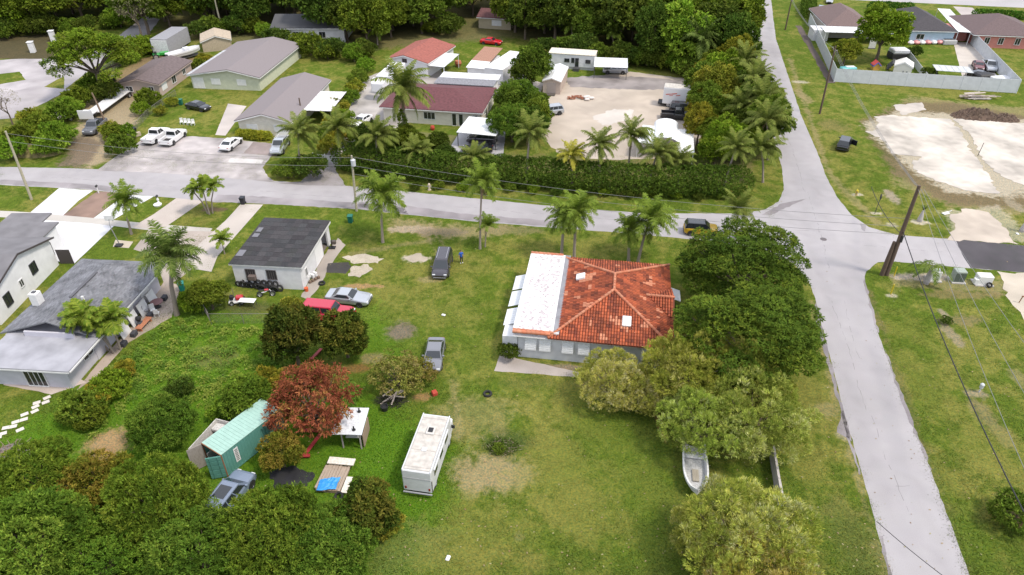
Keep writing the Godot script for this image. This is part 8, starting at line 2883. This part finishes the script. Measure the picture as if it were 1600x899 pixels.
	for q in [[-0.6, 0.0, -2.2, 4.2], [0.0, 0.2, -0.5, 3.6], [0.6, -0.1, 0.9, 4.0], [0.2, 0.4, -1.3, 4.6]]:
		palm_stem(n, "adonidia", Vector3(q[0], 0, q[1]), Vector3(q[2], q[3], q[1]), {"f": [2, 4, 4, 3, 0], "r": 0.1, "s": 1.0})
	n = thing("palm_cluster", "cluster of three slender palms in a round bed by the street", "palm tree", G(328, 334))
	for q in [[-0.3, 0.0, -1.3, 3.6], [0.0, 0.2, 0.0, 4.2], [0.3, -0.1, 1.2, 4.0]]:
		palm_stem(n, "adonidia", Vector3(q[0], 0, q[1]), Vector3(q[2], q[3], q[1]), {"f": [2, 3, 4, 2, 0], "r": 0.09, "s": 0.8})
	palm("queen", 205, 366, 193, 315, "queen_palm", "feathery palm by the white forecourt", "", {"s": 0.75, "f": [3, 4, 5, 4, 2], "r": 0.14})
	palm("adonidia", 351, 397, 345, 374, "young_palm", "young palm beside the concrete drive left of the garage", "", {"s": 0.8, "f": [2, 3, 3, 1, 0], "r": 0.07})
	palm("queen", 598, 379, 595, 303, "queen_palm", "queen palm right of the garage near the street", "", {"s": 0.9, "f": [3, 5, 6, 5, 2], "r": 0.15})
	palm("queen", 750, 389, 753, 283, "queen_palm", "tall slim queen palm beside the street above the person", "", {"s": 0.9, "f": [3, 5, 5, 4, 0], "dead": 3, "r": 0.12})
	palm("queen", 758, 386, 761, 352, "young_palm", "short green palm at the foot of the tall slim palm", "", {"s": 0.5, "f": [3, 4, 3, 0, 0], "r": 0.08})
	n = thing("queen_palm", "pair of queen palms behind the tiled house's ridge", "palm tree", G(885, 402))
	palm_stem(n, "queen", Vector3(-0.6, 0, 0), Vector3(-0.5, 5.6, 0), {"f": [3, 5, 6, 5, 3], "s": 0.95, "dead": 4, "r": 0.17})
	palm_stem(n, "queen", Vector3(0.9, 0, 0.3), Vector3(0.8, 6.4, 0.2), {"f": [3, 5, 6, 5, 3], "s": 0.95, "dead": 3, "r": 0.17})
	n = thing("queen_palm", "pair of leaning queen palms behind the tiled house's right end", "palm tree", G(990, 408))
	palm_stem(n, "queen", Vector3(-0.6, 0, 0), Vector3(-1.0, 4.4, 0), {"f": [3, 5, 5, 4, 2], "s": 0.85, "dead": 2, "r": 0.16})
	palm_stem(n, "queen", Vector3(0.5, 0, 0.2), Vector3(1.3, 5.6, 0), {"f": [3, 5, 6, 4, 2], "s": 0.9, "dead": 2, "r": 0.16})
	palm("coconut", 1150, 372, 1150, 345, "young_palm", "light green palm rising behind the big corner tree", "", {"s": 0.7, "h": 4.0})
	# young transplanted palms at the junction
	for q in [[1437, 346, "young transplanted palm with fat pale trunk beside the stop sign", 0.35, 1.6], [1447, 443, "wilted young palm with drooping fronds before the white cabinet", 0.8, 2.4], [1597, 362, "young transplanted palm at the right edge by the chalk track", 0.35, 1.6]]:
		n = thing("transplanted_palm", q[2], "palm tree", G(q[0], q[1]))
		var b := MB.new()
		b.lathe([Vector2(0.3, -0.05), Vector2(0.34, 0.3), Vector2(0.2, q[4] * 0.7), Vector2(0.1, q[4]), Vector2(0, q[4])], 10)
		add(b, "trunk", mk("pale_trunk", Color(0.4, 0.37, 0.36), 0.9, "streak", 1.0), n)
		for k in 6:
			var f := put(frond_kinds["royal"][3 if q[3] > 0.5 else 0], "frond", leafmat, n)
			f.position = Vector3(0, q[4], 0)
			f.basis = Basis(Vector3.UP, k * 1.05 + 0.3)
			f.scale = Vector3.ONE * (q[3] * 0.6 if q[3] < 0.5 else 0.75)
	# --- street hedge with its row of coconut palms
	var hp := [Color(0.045, 0.08, 0.012), Color(0.065, 0.105, 0.015), Color(0.1, 0.145, 0.02)]
	hedge("street_hedge", "long clipped dark hedge along the street, left part", [G(546, 263), G(640, 275), G(700, 280), G(790, 285)], 3.0, 3.8, hp, 911)
	hedge("street_hedge", "long clipped dark hedge along the street, right part", [G(790, 285), G(900, 294), G(1040, 301), G(1155, 303)], 3.0, 3.8, hp, 912)
	hedge("yellow_hedge", "clipped yellow-green hedge in front of the taupe roofed house", [G(378, 215), G(424, 219)], 1.0, 1.3, [Color(0.12, 0.15, 0.015), Color(0.3, 0.28, 0.03)], 913)
	hedge("corner_hedge", "tall green hedge beside the road at the upper right corner", [G(1262, 6), G(1263, 30)], 2.4, 3.0, hp, 914, 110)
	hedge("far_hedge", "clipped hedge along the far street beside the brown roofed house", [G(1362, 14), G(1424, 16)], 1.6, 1.8, [Color(0.03, 0.08, 0.01), Color(0.08, 0.17, 0.02)], 915, 100)
	hedge("far_hedge", "clipped hedge along the far street above the pink house", [G(1526, 26), G(1600, 30)], 1.6, 1.8, [Color(0.03, 0.08, 0.01), Color(0.08, 0.17, 0.02)], 916, 100)
	var ord := ["first", "second", "third", "fourth", "fifth", "sixth", "seventh", "eighth", "ninth", "tenth", "eleventh", "twelfth", "thirteenth", "fourteenth", "fifteenth", "sixteenth"]
	var row := [[590, 268, 588, 213, "coconut", 1], [653, 272, 650, 236, "coconut", 0], [745, 280, 742, 246, "coconut", 0], [822, 286, 828, 208, "coconut", 3], [894, 292, 892, 243, "gold", 1], [936, 292, 936, 226, "coconut", 0], [981, 276, 986, 212, "coconut", 1], [1012, 292, 1027, 240, "coconut", 1], [1060, 292, 1058, 252, "coconut", 0], [1130, 296, 1150, 232, "coconut", 1]]
	for k in row.size():
		var q: Array = row[k]
		palm(q[4], q[0], q[1], q[2], q[3], "coconut_palm", "%s coconut palm from the left along the street hedge" % ord[k], "coconut palms along the street hedge", {"s": 0.72, "f": [4, 6, 6, 4, 1], "dead": q[5], "wind": 0.7})
	var side := [[1160, 150, 1165, 95], [1178, 185, 1180, 122], [1192, 220, 1192, 155], [1200, 250, 1198, 190], [1192, 285, 1190, 232], [1165, 215, 1160, 165]]
	for k in side.size():
		var q: Array = side[k]
		palm("coconut", q[0], q[1], q[2], q[3], "coconut_palm", "%s windblown coconut palm down the left side of the upper road" % ord[k], "coconut palms beside the upper road", {"s": 0.85, "f": [4, 6, 6, 4, 1], "dead": k % 2, "wind": 0.8})
	palm("coconut", 470, 270, 466, 208, "coconut_palm", "coconut palm on the grass island left of the gate", "", {"s": 0.8, "f": [4, 6, 6, 4, 1], "wind": 0.6})
	palm("coconut", 533, 262, 527, 200, "coconut_palm", "coconut palm right of the white gate", "", {"s": 0.8, "f": [4, 6, 6, 4, 1], "wind": 0.6})
	n = palm("coconut", 634, 238, 628, 138, "vine_palm", "tall palm with vine-clad trunk before the maroon house", "", {"s": 1.1, "f": [4, 7, 6, 5, 2], "dead": 3, "r": 0.22})
	put(foliage(930, [[Vector3(0, 2.2, 0), Vector3(0.9, 2.4, 0.9)], [Vector3(-0.1, 5.0, 0), Vector3(0.6, 1.8, 0.6)]], 420, 7, 0.3, 0.16, [Color(0.05, 0.1, 0.012), Color(0.2, 0.24, 0.03)], {}), "vine", leafmat, n)
	palm("royal", 1097, 118, 1095, 62, "royal_palm", "dark royal palm with pale trunk beside the gravel yard's wood", "", {"s": 1.3, "r": 0.25})
	for q in [[540, 60, 538, 30], [520, 45, 518, 16], [895, 70, 893, 38], [1002, 62, 1000, 30], [960, 80, 955, 50], [590, 70, 588, 45]]:
		palm("queen", q[0], q[1], q[2], q[3], "wood_palm", "palm rising out of the wood along the top", "palms in the wood", {"s": 1.1})
	# --- middle compound
	tree("broad0", 832, 98, 1.0, "round_tree", "round dark green tree beside the tan shed's roof", "tree")
	tree("mango1", 808, 148, 0.92, "round_tree", "upper of two dense trees left of the gravel yard", "tree")
	tree("mango2", 800, 190, 0.95, "round_tree", "lower of two dense trees left of the gravel yard", "tree")
	tree("bright0", 1068, 48, 1.75, "domed_tree", "bright green domed tree above the gravel yard", "tree", "", 0.9)
	tree("yellow0", 1102, 158, 0.85, "yellowing_tree", "yellowing tree at the gravel yard's right edge", "tree")
	tree("bright1", 1120, 232, 0.7, "lime_tree", "lime green bushy tree by the worn white canopy", "tree")
	var si := -1
	for q in [[570, 100, "bright"], [560, 118, "broad"], [555, 135, "yellow"], [545, 150, "broad"], [528, 165, "yellow"], [535, 182, "bright"], [520, 195, "yellow"], [512, 205, "broad"], [530, 212, "yellow"], [515, 225, "yellow"]]:
		si += 1
		tree("shrub_" + q[2], q[0], q[1], 1.7, "side_shrub", "%s shrub from the back in the row right of the metal carport" % ord[si], "shrub", "shrubs beside the metal carport")
	for k in 16:
		tree(["shrub_broad", "shrub_bright", "shrub_dark"][k % 3], 575 + k * 37, 284 + k * 1.3 + (k % 3) * 2, 0.75, "verge_weed", "%s low weedy shrub from the left on the verge before the street hedge" % ord[k], "shrub", "weeds before the street hedge")
	tree("shrub_dark", 485, 258, 2.2, "island_shrub", "dark shrub under the palm on the grass island", "shrub")
	tree("shrub_broad", 448, 263, 1.6, "island_shrub", "green shrub at the left of the grass island", "shrub")
	# --- upper left
	var u := plant("umbrella", "umbrella_tree", "wide umbrella-shaped tree with open limbs at the upper left", "tree", G(162, 150), 1.35, "", 0.6, 1.1)
	plant("bare", "bare_tree", "leafless twiggy tree behind the umbrella tree", "tree", G(222, 62), 1.2, "", 1.0)
	plant("bare", "bare_tree", "low leafless tree at the left edge above the dirt drive", "tree", G(20, 195), 0.7, "", 2.0)
	plant("bare", "bare_tree", "leafless tree overhanging the road at the top", "tree", G(1140, 60), 1.5, "", 3.0)
	plant("bare", "bare_tree", "leafless tree in the wood left of the road top", "tree", G(1090, 40), 1.4, "", 4.0)
	for q in [[145, 130, "broad", 2.4], [120, 150, "broad", 2.2], [165, 140, "dark", 2.4], [105, 165, "bright", 2.0], [90, 175, "broad", 2.2], [60, 195, "broad", 2.4], [85, 208, "bright", 2.4], [30, 210, "broad", 2.2], [45, 180, "yellow", 1.6], [15, 230, "bright", 2.0], [185, 225, "broad", 1.9], [178, 206, "broad", 1.7], [196, 205, "bright", 1.5], [228, 150, "broad", 1.8], [218, 168, "bright", 1.4], [250, 172, "yellow", 1.0], [268, 158, "yellow", 1.0], [170, 200, "yellow", 1.4], [215, 70, "bright", 2.6], [195, 80, "broad", 2.6], [232, 68, "broad", 2.2], [318, 92, "yellow", 1.6], [310, 100, "broad", 1.4], [182, 90, "bright", 2.0], [75, 225, "bright", 2.0]]:
		tree("shrub_" + q[2], q[0], q[1], q[3], "rough_shrub", "%s %s shrub in the overgrown lot %s" % ["large" if q[3] >= 2.0 else "small", {"broad": "mid green", "dark": "dark green", "bright": "fresh green", "yellow": "yellowing"}[q[2]], "beyond the brown roofed house" if q[1] < 110 else ("left of the dirt drive" if q[0] < 110 else ("under the umbrella tree" if q[0] < 170 and q[1] < 160 else "between the dirt drive and the pickups"))], "shrub", "shrubs of the overgrown lots")
	# --- upper right gardens
	tree("bright1", 1384, 42, 1.5, "lime_tree", "bright lime green tree in the white-fenced garden", "tree", "", 0.95)
	tree("yellow1", 1324, 76, 0.85, "bushy_tree", "bushy olive tree inside the left white fence", "tree", "", 0.8)
	tree("shrub_dark", 1430, 80, 1.5, "garden_bush", "dark low bush beside the garden divider", "bush")
	tree("shrub_dark", 1452, 112, 1.3, "garden_bush", "dark bush in the corner of garden divider and fence", "bush")
	slab([[1243, 40], [1252, 40], [1306, 130], [1294, 130]], 0.01, "soil_strip", Color(0.1, 0.075, 0.065), 0.3, 0.15, 1.0)  # plain dark brown strip by the fence; the name only seeds its tone
	var edge := [[[432, 76], [480, 84], [555, 100], [590, 84]], [[845, 92], [920, 92], [1000, 104], [1085, 120], [1120, 128]], [[985, 104], [1040, 110], [1085, 122]], [[720, 62], [700, 56], [660, 58]], [[-30, 62], [40, 56], [120, 52], [205, 44]], [[300, 62], [345, 52], [420, 60]]]
	for e in edge:
		for k in e.size() - 1:
			var a := G(e[k][0], e[k][1])
			var c := G(e[k + 1][0], e[k + 1][1])
			var cnt := int(a.distance_to(c) / 3.2)
			for j in cnt:
				var p := a.lerp(c, (j + rng.randf()) / cnt) + Vector3(rng.randf_range(-1, 1), 0, rng.randf_range(-2.5, 0.5))
				plant(["shrub_dark", "shrub_broad", "shrub_dark", "shrub_broad", "shrub_bright"][(j + k) % 5], "wood_shrub", "%s undergrowth shrub %s, %s from the left" % [["dark", "mid green", "dark", "mid green", "lime green"][(j + k) % 5], ["below the wood beyond the long lawn", "below the wood above the gravel yard", "by the bare ground above the gravel yard", "behind the back carport", "at the foot of the upper left wood", "beyond the tan shed"][edge.find(e)], ord[mini(k * 4 + j, 15)]], "shrub", p, rng.randf_range(2.0, 3.2), "undergrowth of the wood")
	scatter_wood()

func make_grass() -> void:
	var b := MB.new()
	var r := RandomNumberGenerator.new()
	r.seed = 5
	for k in 46:
		var q := Vector3(r.randfn(0, 0.3), 0, r.randfn(0, 0.3))
		var d := Vector3(r.randf_range(-0.6, 0.6), 1.0, r.randf_range(-0.6, 0.6)) * r.randf_range(0.02, 0.055)
		var s := Vector3(r.randf_range(-1, 1), 0, r.randf_range(-1, 1)).normalized() * 0.022
		var f := r.randf_range(0.75, 1.3)
		b.col = Color(f, f, f)
		b.trin(q - s, q + s, q + d, Vector3.UP, Vector3.UP, Vector3.UP)
	var spots := []
	var tints := []
	var clear := []
	for q in [[[770, 590], [770, 390], [1065, 400], [1065, 560]], [[345, 470], [345, 330], [540, 335], [540, 400], [480, 475]], [[-20, 620], [-20, 300], [250, 300], [290, 430], [130, 615]]]:
		clear.append(P2(q))
	var road := P2([[1205, 340], [1225, 300], [1160, -20], [1215, -20], [1300, 290], [1380, 365], [1700, 394], [1700, 436], [1385, 410], [1352, 432], [1372, 520], [1570, 1040], [1432, 1040], [1350, 750], [1266, 445], [1150, 384], [640, 338], [330, 316], [0, 290], [0, 260], [240, 266], [640, 299], [1000, 332], [1195, 329]])
	var tries := 0
	while spots.size() < 22000 and tries < 90000:
		tries += 1
		var z := -29.0 - 75.0 * pow(r.randf(), 1.5)
		var x := r.randf_range(-0.8, 0.8) * (absf(z) + 22.0)
		var c := ground_img.get_pixel(clampi(int((x - GX) / GW * MAPW), 0, MAPW - 1), clampi(int((z - GZ) / GH * MAPH), 0, MAPH - 1)).srgb_to_linear()
		if c.g < c.r * 0.95 or c.g < 0.05:
			continue
		var p := Vector2(x, z)
		var skip := Geometry2D.is_point_in_polygon(p, road)
		for e in clear:
			skip = skip or Geometry2D.is_point_in_polygon(p, e)
		if skip:
			continue
		var lush := clampf((c.g - c.r) * 12.0, 0, 1)
		var s := r.randf_range(0.7, 1.1) * (1.0 + 0.6 * lush)
		spots.append(Transform3D(Basis(Vector3.UP, r.randf() * TAU).scaled(Vector3(s, s * r.randf_range(0.6, 1.2), s)), Vector3(x, 0.0, z)))
		var f := r.randf_range(0.75, 1.15)
		tints.append(Color(c.r * f * 1.25, c.g * f * 1.25, c.b * f * 1.25))
	var mm := MultiMesh.new()
	mm.transform_format = MultiMesh.TRANSFORM_3D
	mm.use_colors = true
	mm.mesh = b.mesh()
	mm.instance_count = spots.size()
	for i in spots.size():
		mm.set_instance_transform(i, spots[i])
		mm.set_instance_color(i, tints[i])
	var o := MultiMeshInstance3D.new()
	o.multimesh = mm
	o.material_override = vmat("grass_blade", 0.9, "", 0.2, Color(0.1, 0.12, 0.02))
	o.name = "grass"
	add_child(o)
	o.set_meta("kind", "stuff")
	o.set_meta("label", "short uneven grass of the lawns and verges")
	o.set_meta("category", "grass")
	# broad-leaved weeds in the overgrown left field
	var wm := foliage(940, [[Vector3(0, 0.1, 0), Vector3(0.4, 0.25, 0.4)]], 26, 5, 0.16, 0.07, [Color(0.8, 0.85, 0.8), Color(1.15, 1.1, 1.0)], {"floor": 0.0})
	var area := P2([[180, 570], [260, 500], [330, 500], [430, 520], [420, 580], [330, 640], [220, 620], [140, 690], [110, 660]])
	var area2 := P2([[300, 520], [450, 540], [560, 600], [560, 640], [420, 640], [300, 600]])
	spots = []
	tints = []
	tries = 0
	while spots.size() < 420 and tries < 40000:
		tries += 1
		var p := Vector2(r.randf_range(-40, -8), r.randf_range(-62, -38))
		if not (Geometry2D.is_point_in_polygon(p, area) or Geometry2D.is_point_in_polygon(p, area2)):
			continue
		var s := r.randf_range(0.5, 1.3)
		spots.append(Transform3D(Basis(Vector3.UP, r.randf() * TAU).scaled(Vector3(s, s, s)), Vector3(p.x, 0, p.y)))
		tints.append([Color(0.12, 0.22, 0.02), Color(0.18, 0.28, 0.025), Color(0.24, 0.3, 0.04)][r.randi() % 3])
	mm = MultiMesh.new()
	mm.transform_format = MultiMesh.TRANSFORM_3D
	mm.use_colors = true
	mm.mesh = wm
	mm.instance_count = spots.size()
	for i in spots.size():
		mm.set_instance_transform(i, spots[i])
		mm.set_instance_color(i, tints[i])
	o = MultiMeshInstance3D.new()
	o.multimesh = mm
	o.material_override = M["grass_blade"]
	o.name = "weeds"
	add_child(o)
	o.set_meta("kind", "stuff")
	o.set_meta("label", "broad-leaved weeds in the overgrown field left of the garage")
	o.set_meta("category", "weeds")
	# fallen leaves and scraps
	var q := MB.new()
	q.quad(Vector3(-0.05, 0.03, 0.03), Vector3(0.05, 0.035, 0.03), Vector3(0.06, 0.045, -0.03), Vector3(-0.04, 0.03, -0.03))
	mm = MultiMesh.new()
	mm.transform_format = MultiMesh.TRANSFORM_3D
	mm.use_colors = true
	mm.mesh = q.mesh()
	mm.instance_count = 800
	for i in 800:
		var z := -30.0 - 60.0 * r.randf() * r.randf()
		var x := r.randf_range(-0.6, 0.75) * (absf(z) + 15.0)
		var s := r.randf_range(0.5, 1.5)
		mm.set_instance_transform(i, Transform3D(Basis(Vector3.UP, r.randf() * TAU).scaled(Vector3(s, 1, s)), Vector3(x, 0, z)))
		mm.set_instance_color(i, [Color(0.3, 0.22, 0.12), Color(0.2, 0.12, 0.06), Color(0.3, 0.27, 0.14), Color(0.24, 0.18, 0.1)][i % 4])
	o = MultiMeshInstance3D.new()
	o.multimesh = mm
	o.material_override = vmat("fallen_leaf", 0.9)
	o.name = "fallen_leaves"
	add_child(o)
	o.set_meta("kind", "stuff")
	o.set_meta("label", "fallen leaves and scraps strewn over the lawns")
	o.set_meta("category", "leaves")
